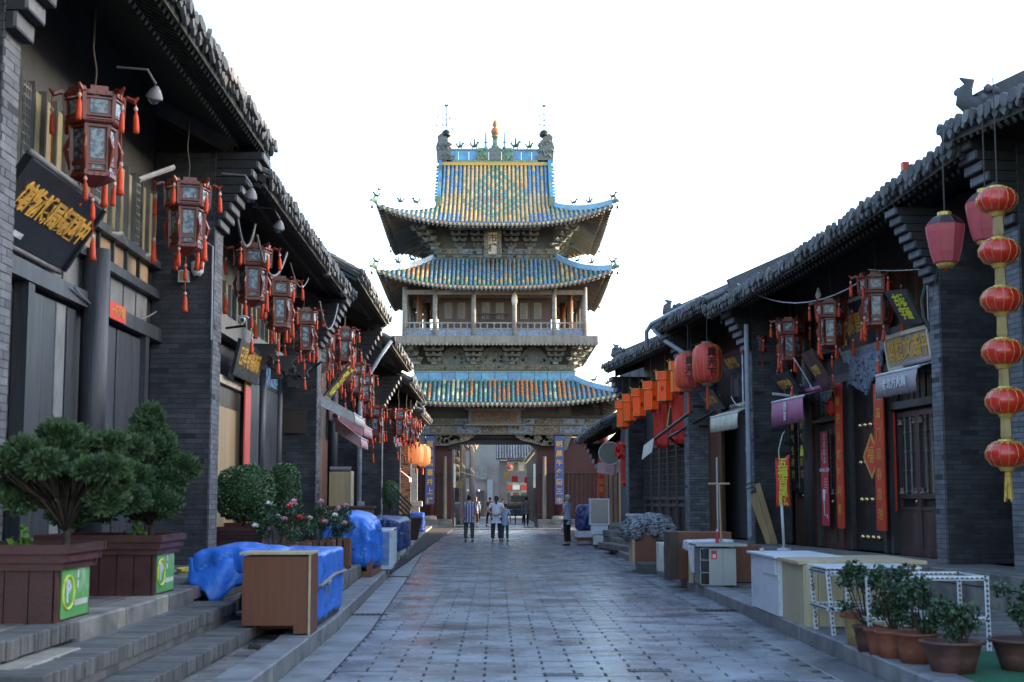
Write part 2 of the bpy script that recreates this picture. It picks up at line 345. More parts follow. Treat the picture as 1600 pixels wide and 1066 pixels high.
def hip_roof(W, D, w, d, ze, zt, lift, colf, sp=.24, ridge_upper=None, front_only_cols=True, tag_name='roof', steps=7):
    """hipped skirt; ridge_upper=(wg, zr): the front and back slopes go on to a ridge at y=0 for |x|<wg"""
    def zf(a, v): return ze + (zt - ze) * prof_sk(v) + lift * abs(a) ** 3.2 * (1 - v) ** 1.6
    def fl(a, v): return .28 * abs(a) ** 4 * (1 - v)       # eave corners sweep outward
    def P(side, a, v, dz=0):
        X = (W + (w - W) * v); Y = (D + (d - D) * v); z = zf(a, v) + dz
        if side == 0: return (a * (X + fl(a, v)), -(Y + fl(a, v)), z)
        if side == 1: return (X + fl(a, v), a * (Y + fl(a, v)), z)
        if side == 2: return (-a * (X + fl(a, v)), Y + fl(a, v), z)
        return (-(X + fl(a, v)), -a * (Y + fl(a, v)), z)
    dk = MB(); na, nv = 28, 6
    for side in range(4):
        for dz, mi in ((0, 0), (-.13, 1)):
            g = [[P(side, -1 + 2 * i / na, j / nv, dz) for i in range(na + 1)] for j in range(nv + 1)]
            vs = [p for row in g for p in row]
            dk.add(vs, [(j * (na + 1) + i, j * (na + 1) + i + 1, (j + 1) * (na + 1) + i + 1, (j + 1) * (na + 1) + i) for j in range(nv) for i in range(na)], mi)
        for i in range(na):
            a0, a1 = -1 + 2 * i / na, -1 + 2 * (i + 1) / na
            dk.quad(P(side, a0, 0, -.13), P(side, a1, 0, -.13), P(side, a1, 0), P(side, a0, 0), 0)
    up = None
    if ridge_upper:
        wg, zr = ridge_upper
        def up(y):   # z of the main slope above the skirt
            t = 1 - abs(y) / d; return zt + (zr - zt) * (.80 * t + .20 * t * t)
        for sy in (-1, 1):
            vs = []; k = 6
            for j in range(k + 1):
                y = sy * d * (1 - j / k); vs += [(-wg, y, up(y)), (wg, y, up(y))]
            dk.add(vs, [(2 * j, 2 * j + 1, 2 * j + 3, 2 * j + 2) for j in range(k)], 0)
        for sx in (-1, 1):
            k = 6; ys = [-d + 2 * d * j / (2 * k) for j in range(2 * k + 1)]
            dk.add([(sx * (wg - .12), y, zt - .1) for y in ys] + [(sx * (wg - .12), y, up(y) - .02) for y in ys], [(j, j + 1, 2 * k + 2 + j, 2 * k + 1 + j) for j in range(2 * k)], 2)
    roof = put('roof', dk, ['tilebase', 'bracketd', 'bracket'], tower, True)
    # glazed tile columns of the front slope, each a piece
    n = int(2 * W / sp)
    for i in range(n + 1):
        x = -W + .06 + i * (2 * W - .12) / n
        vm = min(1, (W - abs(x)) / (W - w)) if W > w else 1
        if vm < .06: continue
        pts = []; ln = .34; k = max(2, int((D - d) * 1.12 * vm / ln))
        for j in range(k + 1):
            v = vm * j / k; X = W + (w - W) * v; a = max(-1, min(1, x / X)); pts.append((x + (fl(a, v) if x > 0 else -fl(a, v)) * .8, -(D + (d - D) * v) - fl(a, v), zf(a, v) + .02))
        if up and abs(x) < ridge_upper[0] - .1:
            kk = int(d * 1.3 / ln)
            for j in range(1, kk + 1):
                y = -d * (1 - j / kk); pts.append((x, y, up(y) + .02))
        f = colf(x, len(pts)); mb = curved_tile(pts, .078, f)
        p0 = Vector(pts[0]); mb.v = [tuple(Vector(q) - p0) for q in mb.v]
        put('tile_row', mb, 'tower_tile', roof, loc=p0)
    # drip tiles and round ends along the eaves, side tiles
    dr = MB()
    for side in range(4):
        nn = int(2 * (W if side % 2 == 0 else D) / sp)
        for i in range(nn):
            a = -1 + 2 * (i + .5) / nn; p = Vector(P(side, a, 0, 0)); q = Vector(P(side, a + .002, 0, 0)); t = (q - p).normalized(); o = Vector((t.y, -t.x, 0)).normalized() * .03
            c = rnd.choice([YEL, YEL, RUS, (.45, .22, .08)])
            dr.add([p + o + t * .095 + Vector((0, 0, .03)), p + o - t * .095 + Vector((0, 0, .03)), p + o - t * .05 - Vector((0, 0, .07)), p + o - Vector((0, 0, .13)), p + o + t * .05 - Vector((0, 0, .07))], [(0, 1, 2, 3, 4)], 0, c)
            if side:
                k = 5; vm = min(1, (1 - abs(a)) * (D if side % 2 else W) / ((D - d) if side % 2 else (W - w)))
                L_ = (D if side % 2 else W) * a
                pts = []
                for j in range(k + 1):
                    v = vm * j / k; H = (D + (d - D) * v) if side % 2 else (W + (w - W) * v); pts.append(Vector(P(side, max(-1, min(1, L_ / H)), v, .02)))
                sd = t
                for j in range(k):
                    A, B = pts[j], pts[j + 1]
                    dr.add([A + sd * .07, A + Vector((0, 0, .08)), A - sd * .07, B + sd * .07, B + Vector((0, 0, .08)), B - sd * .07], [(0, 1, 4, 3), (1, 2, 5, 4)], 0, rnd.choice([TEA, BLU, GRN, YEL]))
    put('drip_tiles', dr, 'tower_tile', roof, kind='stuff')
    # rafters with pale ends
    rf = MB()
    for side in range(4):
        nn = int(2 * (W if side % 2 == 0 else D) / sp)
        for i in range(nn):
            a = -1 + 2 * (i + .5) / nn
            for lay, (v0, v1, dz, wd) in enumerate(((.015, .5, -.19, .085), (.14, .98, -.30, .10))):
                H0 = P(side, a, v0, dz); vm = min(v1, 1)
                L_ = (D if side % 2 else W) * a
                Hh = (D + (d - D) * vm) if side % 2 else (W + (w - W) * vm)
                a1 = max(-.98, min(.98, L_ / Hh)); H1 = P(side, a1, vm, dz)
                if (Vector(H1) - Vector(H0)).length < .2: continue
                k = len(rf.f); rf.bar(H0, H1, wd, wd, 0); rf.m[k] = 1
    put('rafters', rf, ['oldwood', 'greywood'], roof, kind='stuff')
    # corner ridges with figures
    for sx in (-1, 1):
        for sy in (-1, 1):
            pts = [Vector(P(0 if sy < 0 else 2, sx if sy < 0 else -sx, j / 8, .14)) for j in range(9)]
            rb = MB()
            for j in range(8): rb.bar(pts[j], pts[j + 1], .17, .30, 0)
            e = pts[0]; ou = (pts[0] - pts[1]); ou.z = 0; ou.normalize()
            rb.tube([e, e + ou * .18 + Vector((0, 0, .06)), e + ou * .36 + Vector((0, 0, .02)), e + ou * .42 + Vector((0, 0, -.05))], [.13, .12, .09, .04], 6, 1)
            rb.tube([e + ou * .2 + Vector((0, 0, .1)), e + ou * .15 + Vector((0, 0, .32))], [.06, .015], 5, 1)
            put('corner_ridge', rb, ['bluebrick', 'greenglaze'], roof)
            # wind bell under the corner
            wb = MB(); c0 = e + ou * .3 - Vector((0, 0, .25)); wb.lathe([(.02, 0), (.05, -.02), (.08, -.16), (.01, -.16)], 6, c0); wb.tube([c0, c0 + Vector((0, 0, .25))], .008, 4)
            put('wind_bell', wb, 'blackm', roof)
            for q, vv in ((0, .12), (1, .42), (2, .68)):
                p = pts[int(vv * 8)] + Vector((0, 0, .15)); put('roof_figure', figure(rnd.uniform(.28, .42), q), 'figure', roof, loc=p, rot=(0, 0, rnd.uniform(-.5, .5) + (0 if sx > 0 else math.pi)))
    return roof, zf, up
def figure(h, q=0):
    mb = MB()   # a seated beast or rider: body, neck, head, tail, legs
    mb.tube([(-.10 * h / .3, 0, .12 * h / .3), (.08 * h / .3, 0, .16 * h / .3)], [.055 * h / .3, .065 * h / .3], 6)
    mb.tube([(.07 * h / .3, 0, .15 * h / .3), (.11 * h / .3, 0, .27 * h / .3)], [.05 * h / .3, .035 * h / .3], 5)
    mb.tube([(.09 * h / .3, 0, .29 * h / .3), (.19 * h / .3, 0, .27 * h / .3)], [.05 * h / .3, .025 * h / .3], 5)
    mb.tube([(-.10 * h / .3, 0, .14 * h / .3), (-.17 * h / .3, 0, .25 * h / .3), (-.13 * h / .3, 0, .33 * h / .3)], [.03 * h / .3, .03 * h / .3, .01], 4)
    for x in (-.08, .07):
        for y in (-.03, .03): mb.tube([(x * h / .3, y * h / .3, .13 * h / .3), (x * h / .3, y * h / .3, 0)], .018 * h / .3, 4)
    if q == 1: mb.tube([(0, 0, .17 * h / .3), (0, 0, .38 * h / .3)], [.045 * h / .3, .03 * h / .3], 5); mb.lathe([(.01, 0), (.035 * h / .3, .03), (.01, .07 * h / .3)], 5, (0, 0, .37 * h / .3))
    return mb
def cf_top(x, n):
    base = YEL; ax = abs(x); c0 = rnd.random()
    def f(i):
        v = i / n
        if i < 1: return BLU
        if ax < 3.05:
            if ax > 1.9:
                if (ax * 4.2) % 2 < 1: return BLU if (v > .6 or v < .22) else YEL
                return BLU if (v > .68 and (i + int(ax * 9)) % 3 == 0) or (v < .3 and i % 2) else YEL
            dd = abs(v - .52) * 6 + ax * 1.0
            if dd < 2.5 and (i + int(x * 4.2)) % 2 == 0: return GRN if rnd.random() < .8 else YEL
            if rnd.random() < .07: return rnd.choice([GRN, BLU, RUS])
            if dd < .6: return RUS
            return (.30, .30, .12) if rnd.random() < .06 else YEL
        return rnd.choice([YEL, GRN, YEL, (.45, .42, .15), TEA])
    return f
def cf_mid(x, n):
    c0 = rnd.random(); k = rnd.choice([2, 3, 4])
    def f(i):
        if i < 1: return rnd.choice([TEA, BLU, GRN])
        if abs(x) > 3.6: return rnd.choice([YEL, YEL, RUS, TEA])
        if i < 3: return rnd.choice([YEL, TEA, YEL, GRN, BLU])
        return rnd.choice([(.15, .22, .29), (.19, .25, .30), TEA, (.12, .22, .38), (.30, .20, .13)])
    return f
def cf_low(x, n):
    pat = rnd.choice(['r', 'r', 'm', 'g', 'g', 'b'])
    def f(i):
        if i < 1: return TEA
        if pat == 'r' and i < n * .8: return RUS if rnd.random() < .8 else TEA
        if pat == 'g': return rnd.choice([PAL, TEA, GRN])  # pale yellow tiles paint the glints of sky
        if pat == 'm': return rnd.choice([RUS, TEA, BLU, TEA])
        return rnd.choice([TEA, BLU, (.20, .24, .22), TEA])
    return f
r3, z3f, up3 = hip_roof(6.05, 6.3, 3.15, 3.15, 16.25, 17.85, 1.0, cf_top, .235, (3.15, 21.0))
r2, _, _ = hip_roof(6.02, 6.3, 3.4, 3.8, 12.85, 14.75, .85, cf_mid, .235)
r1, _, _ = hip_roof(6.75, 6.3, 4.3, 4.25, 6.62, 8.0, .55, cf_low, .25)
# blue ridge bands
def band(z0, z1, w, d, roof):
    for y in (-d, d):
        n = 12
        for i in range(n):
            x0 = -w + 2 * w * i / n; put('ridge_tile', MB().box(.012, 2 * w / n - .012, -.09, .09, 0, z1 - z0 - .09), 'bluebrick', roof, loc=(x0, y, z0))
    for x in (-w, w):
        mb = MB().box(x - .09, x + .09, -d + .1, d - .1, z0, z1 - .09); put('side_ridge', mb, 'bluebrick', roof)
    tr = MB()
    for y in (-d, d): tr.box(-w - .12, w + .12, y - .13, y + .13, z1 - .085, z1); tr.box(-w - .1, w + .1, y - .12, y + .12, z0 - .07, z0 - .005)
    put('ridge_trim', tr, 'greenglaze', roof)
band(8.02, 8.52, 4.3, 4.2, r1)
band(14.62, 14.82, 3.45, 3.75, r2)
# main ridge of the top roof
zr = 21.0
for i in range(9):
    x0 = -2.75 + 5.5 * i / 9
    if 3 <= i <= 5: continue
    put('ridge_tile', MB().box(.012, .599, -.16, .16, 0, .56), 'bluebrick', r3, loc=(x0, 0, zr + .22))
mb = MB().box(-3.2, 3.2, -.24, .24, zr - .12, zr + .05); mb.box(-3.1, 3.1, -.2, .2, zr + .055, zr + .2, 1); mb.box(-3.0, 3.0, -.21, .21, zr + .79, zr + .86, 1)
put('ridge_trim', mb, ['goldp', 'greenglaze'], r3)
for x in (-.72, .72):
    mb = MB(); mb.bev(x - .34, x + .34, -.24, .24, zr + .2, zr + .95, .1)
    for k in range(12): mb.obox((x + rnd.uniform(-.3, .3), -.26, zr + rnd.uniform(.25, .95)), (.14, .1, .14), (rnd.random(), rnd.random(), 0))
    put('dragon_panel', mb, 'greenglaze', r3)
put('centre_panel', MB().bev(-.36, .36, -.28, .28, zr + .2, zr + .95, .08), 'carve', r3)
mb = MB(); mb.lathe([(.30, 0), (.32, .1), (.2, .16), (.19, .62), (.28, .68), (.28, .76)], 4, (0, 0, zr + .95), 0, ph=math.pi / 4)
mb.lathe([(.05, 0), (.2, .06), (.27, .22), (.2, .40), (.09, .46), (.16, .56), (.18, .66), (.11, .80), (.04, .92), (.012, 1.15)], 12, (0, 0, zr + 1.72), 1)
put('gourd_finial', mb, ['greenglaze', 'rustfin'], r3, True)
for x in (-.55, .55): put('small_pagoda', MB().lathe([(.10, 0), (.10, .1), (.06, .12), (.06, .3), (.11, .34), (.06, .4), (.05, .8), (.01, 1.05)], 6, (x, 0, zr + .95)), 'bluebrick', r3)
for x, h in ((-2.05, .4), (-1.2, .45), (1.2, .5), (2.0, .4)): put('roof_figure', figure(h, 1), 'figure', r3, loc=(x, 0, zr + .86))
for sx in (-1, 1):
    mb = MB()   # dragon-fish end of the ridge: curled tail and scaly body
    mb.extr([(-.42, 0), (.45, 0), (.62, .35), (.35, .45), (.42, .8), (.22, 1.0), (.20, 1.35), (.05, 1.62), (-.22, 1.68), (-.42, 1.5), (-.38, 1.25), (-.5, .9)], -.2, .2, lambda u, v, w: (sx * (2.95 - u), w, zr + .1 + v))
    for k in range(22): mb.obox((sx * (2.95 - rnd.uniform(-.4, .4)), rnd.choice((-.2, .2)), zr + rnd.uniform(.2, 1.3)), (.2, .1, .16), (rnd.random(), rnd.random(), rnd.random()))
    put('dragon_ridge_end', mb, 'carve', r3)
    mb = MB().lathe([(.1, -.2), (.26, -.1), (.3, .05), (.2, .22), (.05, .3)], 10, (sx * 2.86, 0, zr + 1.75)); put('dragon_tail', mb, 'blackm', r3, True)
    mb = MB(); b = Vector((sx * 2.86, 0, zr + 1.95)); mb.tube([b, b + Vector((0, 0, 1.5))], .026, 5)
    for k in range(3):
        z = .35 + k * .32; mb.tube([b + Vector((-.32 + k * .06, 0, z + .1)), b + Vector((0, 0, z)), b + Vector((.32 - k * .06, 0, z + .1))], .016, 4)
    for k in range(16):
        a = k * .7; r_ = rnd.uniform(.25, .62); p = b + Vector((math.cos(a) * r_, math.sin(a) * r_ * .3, rnd.uniform(.1, 1.05))); mb.obox(p, (.07, .03, .06), (a, a, 0)); mb.tube([p, b + Vector((0, 0, p.z - b.z - .1))], .004, 3)
    t = b + Vector((0, 0, 1.52)); mb.tube([t + Vector((-.14, 0, .02)), t, t + Vector((.12, 0, .04))], [.02, .06, .03], 5); mb.tube([t, t + Vector((-.1, 0, .17)), t + Vector((-.26, 0, .17))], [.03, .02, .005], 4); mb.tube([t, t + Vector((.1, 0, .17)), t + Vector((.26, 0, .15))], [.03, .02, .005], 4)
    put('iron_bird_rod', mb, 'brownb', r3)
    # sloping gable ridges, front and back
    for sy in (-1, 1):
        pts = [Vector((sx * 3.17, sy * 3.15 * (1 - j / 8), up3(3.15 * (1 - j / 8)) + .16)) for j in range(9)]; mb = MB()
        for j in range(8): mb.bar(pts[j], pts[j + 1], .20, .40, 0 if j % 3 else 1)
        mb.obox(pts[0] + Vector((0, sy * .15, .05)), (.3, .3, .55), (0, 0, 0), 1)
        put('gable_ridge', mb, ['bluebrick', 'greenglaze'], r3)
    mb = MB()   # row of short tiles on the gable verge
    for j in range(26):
        y = -3.0 + 6 * j / 25; mb.tube([(sx * 3.2, y, up3(y) + .02), (sx * 3.42, y, up3(y) - .05)], .07, 5)
    put('verge_tiles', mb, 'bluebrick', r3, kind='stuff')

# ---- bracket sets
def dougong(proj=.7, w=1.15, h=1.0, tiers=3):
    mb = MB(); mb.bev(-.15, .15, -.15, .15, 0, .16, .03)
    for t in range(tiers):
        z = .16 + (h - .16) * t / tiers; th = (h - .16) / tiers * .5; hw = w * (.42 + .58 * (t + 1) / tiers) / 2; y = -proj * t / tiers
        mb.extr([(-hw, th), (-hw, th * .45), (-hw * .75, 0), (hw * .75, 0), (hw, th * .45), (hw, th)], y - .06, y + .06, lambda u, v, q: (u, q, z + v))
        for u in (-hw + .08, 0, hw - .08): mb.bev(u - .085, u + .085, y - .1, y + .1, z + th, z + th * 1.7, .02)
        mb.extr([(0, 0), (0, th * 1.1), (-proj * (t + 1) / tiers - .22, th * 1.1), (-proj * (t + 1) / tiers - .1, th * .2), (-proj * (t + 1) / tiers, 0)], -.055, .055, lambda u, v, q: (q, u + .1, z + v))
    return mb
dg_mesh = dougong().mesh('bracket_set', 'bracket')
dg_small = dougong(.6, .9, .9).mesh('bracket_set', 'bracketd')
dg_wide = dougong(1.2, 1.3, 1.25, 4).mesh('bracket_set', 'bracket')
def brackets(z, w, d, xs, ys, me, sc=1):
    for x in xs:
        for sy in (-1, 1): link('bracket_set', me, tower, (x, sy * d, z), (0, 0, 0 if sy < 0 else math.pi), sc)
    for y in ys:
        for sx in (-1, 1): link('bracket_set', me, tower, (sx * w, y, z), (0, 0, sx * math.pi / 2), sc)
    for sx in (-1, 1):
        for sy in (-1, 1): link('bracket_set', me, tower, (sx * w, sy * d, z), (0, 0, sx * math.pi / 4 if sy < 0 else sx * 3 * math.pi / 4), (sc, sc * 1.35, sc))
brackets(15.28, 3.3, 3.75, (-1.95, -.9, .9, 1.95), (-2, 0, 2), dougong(1.2, 1.1, 1.2, 4).mesh('bracket_set', 'bracket'))
brackets(8.85, 4.25, 4.4, (-3.3, -1.15, .95, 3.3), (-2.5, 0, 2.5), dg_wide, .98)
def carved_strip(x0, x1, y, z0, z1, n, ms=('carve', 'carvegold', 'bluegreyp'), name='painted_beam', th=.22):
    """a beam whose face is divided into framed painted panels with relief"""
    b = put(name, MB().box(x0, x1, y, y + th, z0, z1), ms[0], tower)
    w = (x1 - x0) / n
    for i in range(n):
        a = x0 + i * w + .04; c = a + w - .08; mb = MB(); h = z1 - z0
        mb.extr([(0, .04), (.08, .03), (w - .16, .03), (w - .08, .04 + 0), (w - .08 , h - .04), (0, h - .04)], -.035, 0, lambda u, v, q: (u, q, v))
        for k in range(int(w * 9)):
            mb.obox((rnd.uniform(.08, w - .16), -.045, rnd.uniform(.08, h - .08)), (rnd.uniform(.06, .16), .05, rnd.uniform(.04, .09)), (0, rnd.uniform(-1, 1), 0), 1)
        put('painted_panel', mb, [ms[1 + (i % 2)], ms[1]], b, loc=(a, y, z0))
    return b
# ---- top storey under the highest roof
put('upper_wall', MB().box(-3.3, 3.3, -3.75, 3.75, 14.9, 17.3), 'wood', tower)
carved_strip(-3.35, 3.35, -3.98, 14.98, 15.30, 5)
carved_strip(-3.2, 3.2, -3.93, 14.78, 14.97, 5)
# ---- gallery storey
put('gallery_floor', MB().box(-5.45, 5.45, -6.0, 6.0, 10.05, 10.2), 'greywood', tower)
fb = MB()
for y in (-6.02, 6.0): fb.box(-5.5, 5.5, y, y + .05, 9.82, 10.24)
for x in (-5.5, 5.45): fb.box(x, x + .05, -6, 6, 9.82, 10.24)
for i in range(54):
    x = -5.4 + 10.8 * i / 53
    for y in (-6.06, 6.05): fb.lathe([(.09, -.03), (.09, .03)], 8, (0, 0, 0)); fb.v[-16:] = [(x + a, y + c * 1, 9.80 + b_) for a, b_, c in [(q[0], q[1], q[2]) for q in fb.v[-16:]]]
put('scalloped_fascia', fb, 'brownwood' if False else 'oldwood', tower)
cols_x = (-4.86, -3.22, -1.14, 1.06, 3.2, 4.86)
for x in cols_x:
    for y in (-5.3, 5.3): put('gallery_post', MB().lathe([(.13, 0), (.12, 2.75)], 8, (x, y, 10.2)), 'greywood', tower, True)
for y in (-3.2, 0, 3.2):
    for x in (-4.86, 4.86): put('gallery_post', MB().lathe([(.13, 0), (.12, 2.75)], 8, (x, y, 10.2)), 'greywood', tower, True)
for x, y in ((-4.15, -3.5), (4.15, -3.5), (-4.15, 3.5), (4.15, 3.5), (3.9, 0), (-3.9, 0), (4.25, -1.7), (4.3, 1.8)): put('inner_column', MB().lathe([(.17, 0), (.16, 2.6)], 10, (x, y, 10.2)), 'brownwood', tower, True)
for a, b, y in [(cols_x[i], cols_x[i + 1], s * 5.3) for i in range(5) for s in (-1, 1)]:
    mb = MB().box(a + .12, b - .12, y - .05, y + .05, 10.98, 11.05); mb.box(a + .12, b - .12, y - .035, y + .035, 10.68, 10.73); mb.box(a + .12, b - .12, y - .03, y + .03, 10.22, 10.66, 1)
    k = 3
    for i in range(1, k): x = a + (b - a) * i / k; mb.box(x - .035, x + .035, y - .05, y + .05, 10.2, 10.98)
    for i in range(k): x = a + (b - a) * (i + .5) / k; mb.lathe([(.05, 0), (.02, .12), (.08, .25)], 6, (x, y, 10.73))
    put('railing', mb, ['greywood', 'bluegreyp'], tower)
    mb = MB().box(a, b, y - .07, y + .07, 12.55, 12.8); put('gallery_beam', mb, 'oldwood', tower)
for s in (-1, 1):
    mb = MB()
    for y in (10.98, 10.68): mb.box(s * 4.86 - .04, s * 4.86 + .04, -5.2, 5.2, y, y + .06)
    mb.box(s * 4.86 - .03, s * 4.86 + .03, -5.2, 5.2, 10.22, 10.5)
    for i in range(12): mb.box(s * 4.86 - .03, s * 4.86 + .03, -5 + i * .9, -4.94 + i * .9, 10.5, 10.98)
    put('railing', mb, 'greywood', tower)
mb = MB().box(-3.1, 3.1, -3.5, 3.5, 10.2, 14.9); put('gallery_room', mb, 'darkbrown', tower)
carved_strip(-3.2, 3.2, -3.72, 12.62, 12.95, 5, ('oldwood', 'carve', 'carvegold'))
for x0, x1, zz in ((-2.9, -1.5, 11.35), (-.85, .62, 11.35), (1.25, 2.7, 11.35)):
    mid = (x0 + x1) / 2
    for a, b in ((x0, mid - .04), (mid + .04, x1)):
        mb = MB(); y = -3.56
        mb.box(a, b, y, y + .055, 10.9 if x0 != -.85 else 10.3, 12.5)
        wn_ = put('lattice_window', mb, 'darkbrown', tower)
        p = MB().box(a + .14, b - .14, y - .012, y - .002, zz + .1, 12.36); put('window_paper', p, 'farwhite', wn_)
        g = MB(); n = 8
        for i in range(n + 1):   # diagonal lattice
            u = i / n
            g.bar((a + .14 + (b - a - .28) * u, y - .03, zz + .1), (a + .14 + (b - a - .28) * max(0, 0), y - .03, zz + .1 + (12.26 - zz) * u) if u else (a + .15, y - .03, zz + .11), .013, .013) if u else None
            g.bar((b - .14, y - .03, zz + .1 + (12.26 - zz) * u), (a + .14 + (b - a - .28) * u, y - .03, 12.36), .013, .013) if u < 1 else None
            g.bar((b - .14 - (b - a - .28) * u, y - .033, zz + .1), (b - .14, y - .033, zz + .1 + (12.26 - zz) * u), .013, .013) if u else None
            g.bar((a + .14, y - .033, zz + .1 + (12.26 - zz) * u), (b - .14 - (b - a - .28) * u, y - .033, 12.36), .013, .013) if u < 1 else None
        put('lattice', g, 'darkbrown', wn_)
mb = MB()
for i in range(9): mb.box(-.95 + i * .21, -.91 + i * .21, -3.75, -3.7, 10.9, 11.75)
mb.box(-.98, .78, -3.76, -3.69, 11.7, 11.76); mb.box(-.98, .78, -3.76, -3.69, 11.2, 11.25); put('door_screen', mb, 'darkbrown', tower)
ln = tag(put('hanging_lamp', MB().lathe([(.03, .62), (.07, .5), (.13, .38), (.17, .12), (.12, -.1), (.05, -.18)], 10), 'offwhite', None, True, loc=(.99, 75.85, 12.1)), 'small white hanging lamp beside a gallery post of the tower', 'lamp')
# ---- zone of the frieze under the balcony
put('lower_wall', MB().box(-4.2, 4.2, -4.15, 4.15, 8.2, 10.05), 'bracketd', tower)
carved_strip(-4.3, 4.3, -4.42, 8.54, 8.84, 8, ('carve', 'carvegold', 'carvegold'), th=.27)
for i, x in enumerate((-2.2, -.1, 2.1)):
    mb = MB(); mb.extr([(-.95, 0), (.95, 0), (.75, .45), (.4, .85), (0, .98), (-.4, .85), (-.75, .45)], -4.3, -4.2, lambda u, v, w: (x + u, w, 8.86 + v))
    for k in range(26): a = rnd.uniform(-.7, .7); mb.obox((x + a, -4.31, 8.9 + rnd.uniform(.05, .85 - abs(a))), (.16, .08, .10), (0, rnd.random() * 3, 0))
    put('carved_gable', mb, 'carve', tower)
# ---- ground storey
for sx in (-1, 1):
    for x in (3.5, 5.95):
        put('column', MB().lathe([(.27, .5), (.25, 5.0)], 12, (sx * x, -3.65, 0)), 'maroon', tower, True)
        put('column_base', MB().lathe([(.36, .45), (.40, .55), (.34, .68), (.28, .70)], 12, (sx * x, -3.65, 0)), 'slabpale', tower, True)
        put('column', MB().lathe([(.27, .5), (.25, 5.0)], 12, (sx * x, 3.65, 0)), 'maroon', tower, True)
    put('bracket_set', dougong(.7, 1.25, .75), 'bracketd', tower, loc=(sx * 3.5, -3.8, 5.98)); put('bracket_set', dougong(.7, 1.25, .75), 'bracketd', tower, loc=(sx * 5.95, -3.8, 5.98))
    # masonry plinth of stones
    pl = MB().box(sx * 2.35 if sx > 0 else -6.4, 6.4 if sx > 0 else -2.35, -4.05, 4.1, 0, .5); pli = put('plinth', pl, 'mortarw', tower)
    for r_ in range(2):
        x = 2.35
        while x < 6.3:
            w = rnd.uniform(.5, .9); w = min(w, 6.4 - x); a, b = (x, x + w) if sx > 0 else (-x - w, -x); put('stone_block', MB().bev(.01, b - a - .01, -.05, .1, .01, .235, .015), 'slab', pli, loc=(a, -4.07, r_ * .25)); x += w
    # walls and railings behind the columns
    a, b = (2.35, 6.2) if sx > 0 else (-6.2, -2.35)
    put('side_wall', MB().box(a, b, -2.9, 2.9, .5, 4.95), 'maroon', tower)
    mb = MB()
    for i in range(15): x = a + .25 + (b - a - .5) * i / 14; mb.box(x - .025, x + .025, -3.25, -3.2, .5, 3.0)
    mb.box(a, b, -3.26, -3.19, 3.0, 3.09); mb.box(a, b, -3.26, -3.19, .7, .78); put('fence_panel', mb, 'darkbrown', tower)
    put('door_post', MB().tube([(sx * 2.72, -3.35, .5), (sx * 2.72, -3.35, 3.9)], [.12, .10], 8), 'oldwood', tower)
    put('couplet_board', MB().box(sx * 3.5 - .24, sx * 3.5 + .24, -4.02, -3.93, 1.3, 5.0), 'blueboard', tower)
    # carved arch spandrel
    mb = MB(); mb.extr([(0, 0), (0, -.62), (.5, -.62), (.95, -.45), (1.3, -.35), (1.55, -.15), (1.62, 0)], -3.72, -3.56, lambda u, v, w: (sx * (3.25 - u * 1.35), w, 5.1 + v))
    for k in range(46): u = rnd.uniform(.05, 1.2); mb.obox((sx * (3.25 - u * 1.35), -3.74, 5.02 - rnd.uniform(0, .5) * (1 - u / 1.7)), (.2, .08, .1), (0, rnd.random() * 3, 0))
    put('spandrel', mb, 'carvegold', tower)
    mb = MB(); mb.extr([(0, 0), (0, -.9), (.18, -.8), (.28, -.45), (.5, 0)], -3.72, -3.6, lambda u, v, w: (sx * (3.78 + u), w, 5.1 + v)); put('spandrel', mb, 'carve', tower)
put('lintel', MB().box(-2.36, 2.36, -2.9, 2.9, 4.78, 5.0), 'black', tower)
put('lintel', MB().extr([(-2.5, 4.3), (-2.2, 4.3), (-1.9, 4.55), (-1.6, 4.63), (-1.3, 4.9), (1.3, 4.9), (1.6, 4.63), (1.9, 4.55), (2.2, 4.3), (2.5, 4.3), (2.5, 5.1), (-2.5, 5.1)], -3.3, -3.15, lambda u, v, w: (u, w, v)), 'black', tower)
put('ceiling', MB().box(-6.2, 6.2, -4.1, 4.1, 5.98, 6.1), 'black', tower)
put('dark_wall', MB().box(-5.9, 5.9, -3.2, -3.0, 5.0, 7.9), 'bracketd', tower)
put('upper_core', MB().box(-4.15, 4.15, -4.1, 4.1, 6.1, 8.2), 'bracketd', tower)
for sx in (-1, 1): put('eave_wall', MB().box(sx * 5.9 - .1, sx * 5.9 + .1, -3.2, 3.2, 5, 7), 'bracketd', tower)
carved_strip(-6.6, 6.6, -3.92, 5.62, 5.98, 9)
carved_strip(-6.3, 6.3, -3.88, 5.12, 5.56, 9, ('carve', 'carvegold', 'bluegreyp'))
for z in (5.585, 5.08): put('beam_moulding', MB().box(-6.5, 6.5, -3.97, -3.85, z, z + .03), 'oldwood', tower)
sg = put('name_board', MB().box(-1.42, 1.42, -4.42, -4.34, 5.62, 6.38), 'carve', tower, rot=(.0, 0, 0))
mb = MB().box(-1.2, 1.2, -4.45, -4.425, 5.75, 6.27)
for k in range(60): mb.obox((rnd.uniform(-1.1, 1.1), -4.455, rnd.uniform(5.8, 6.2)), (.16, .03, .05), (0, rnd.random() * 3, 0), 1)
put('carved_field', mb, ['brownwood', 'carvegold'], sg)
mb = MB().box(-1.62, 1.62, -4.5, -4.3, 6.385, 6.46); mb.box(-1.62, 1.62, -4.5, -4.3, 5.54, 5.615); put('board_frame', mb, 'oldwood', sg)
pq = thing('name_plaque', 'upright carved name plaque with two brown characters under the top roof', 'plaque', (-.19, 76.35, 14.62)); pq.rotation_euler = (R(-4), 0, 0)
mb = MB().box(-.46, .46, 0, .09, 0, 1.6); put('board', mb, 'carve', pq)
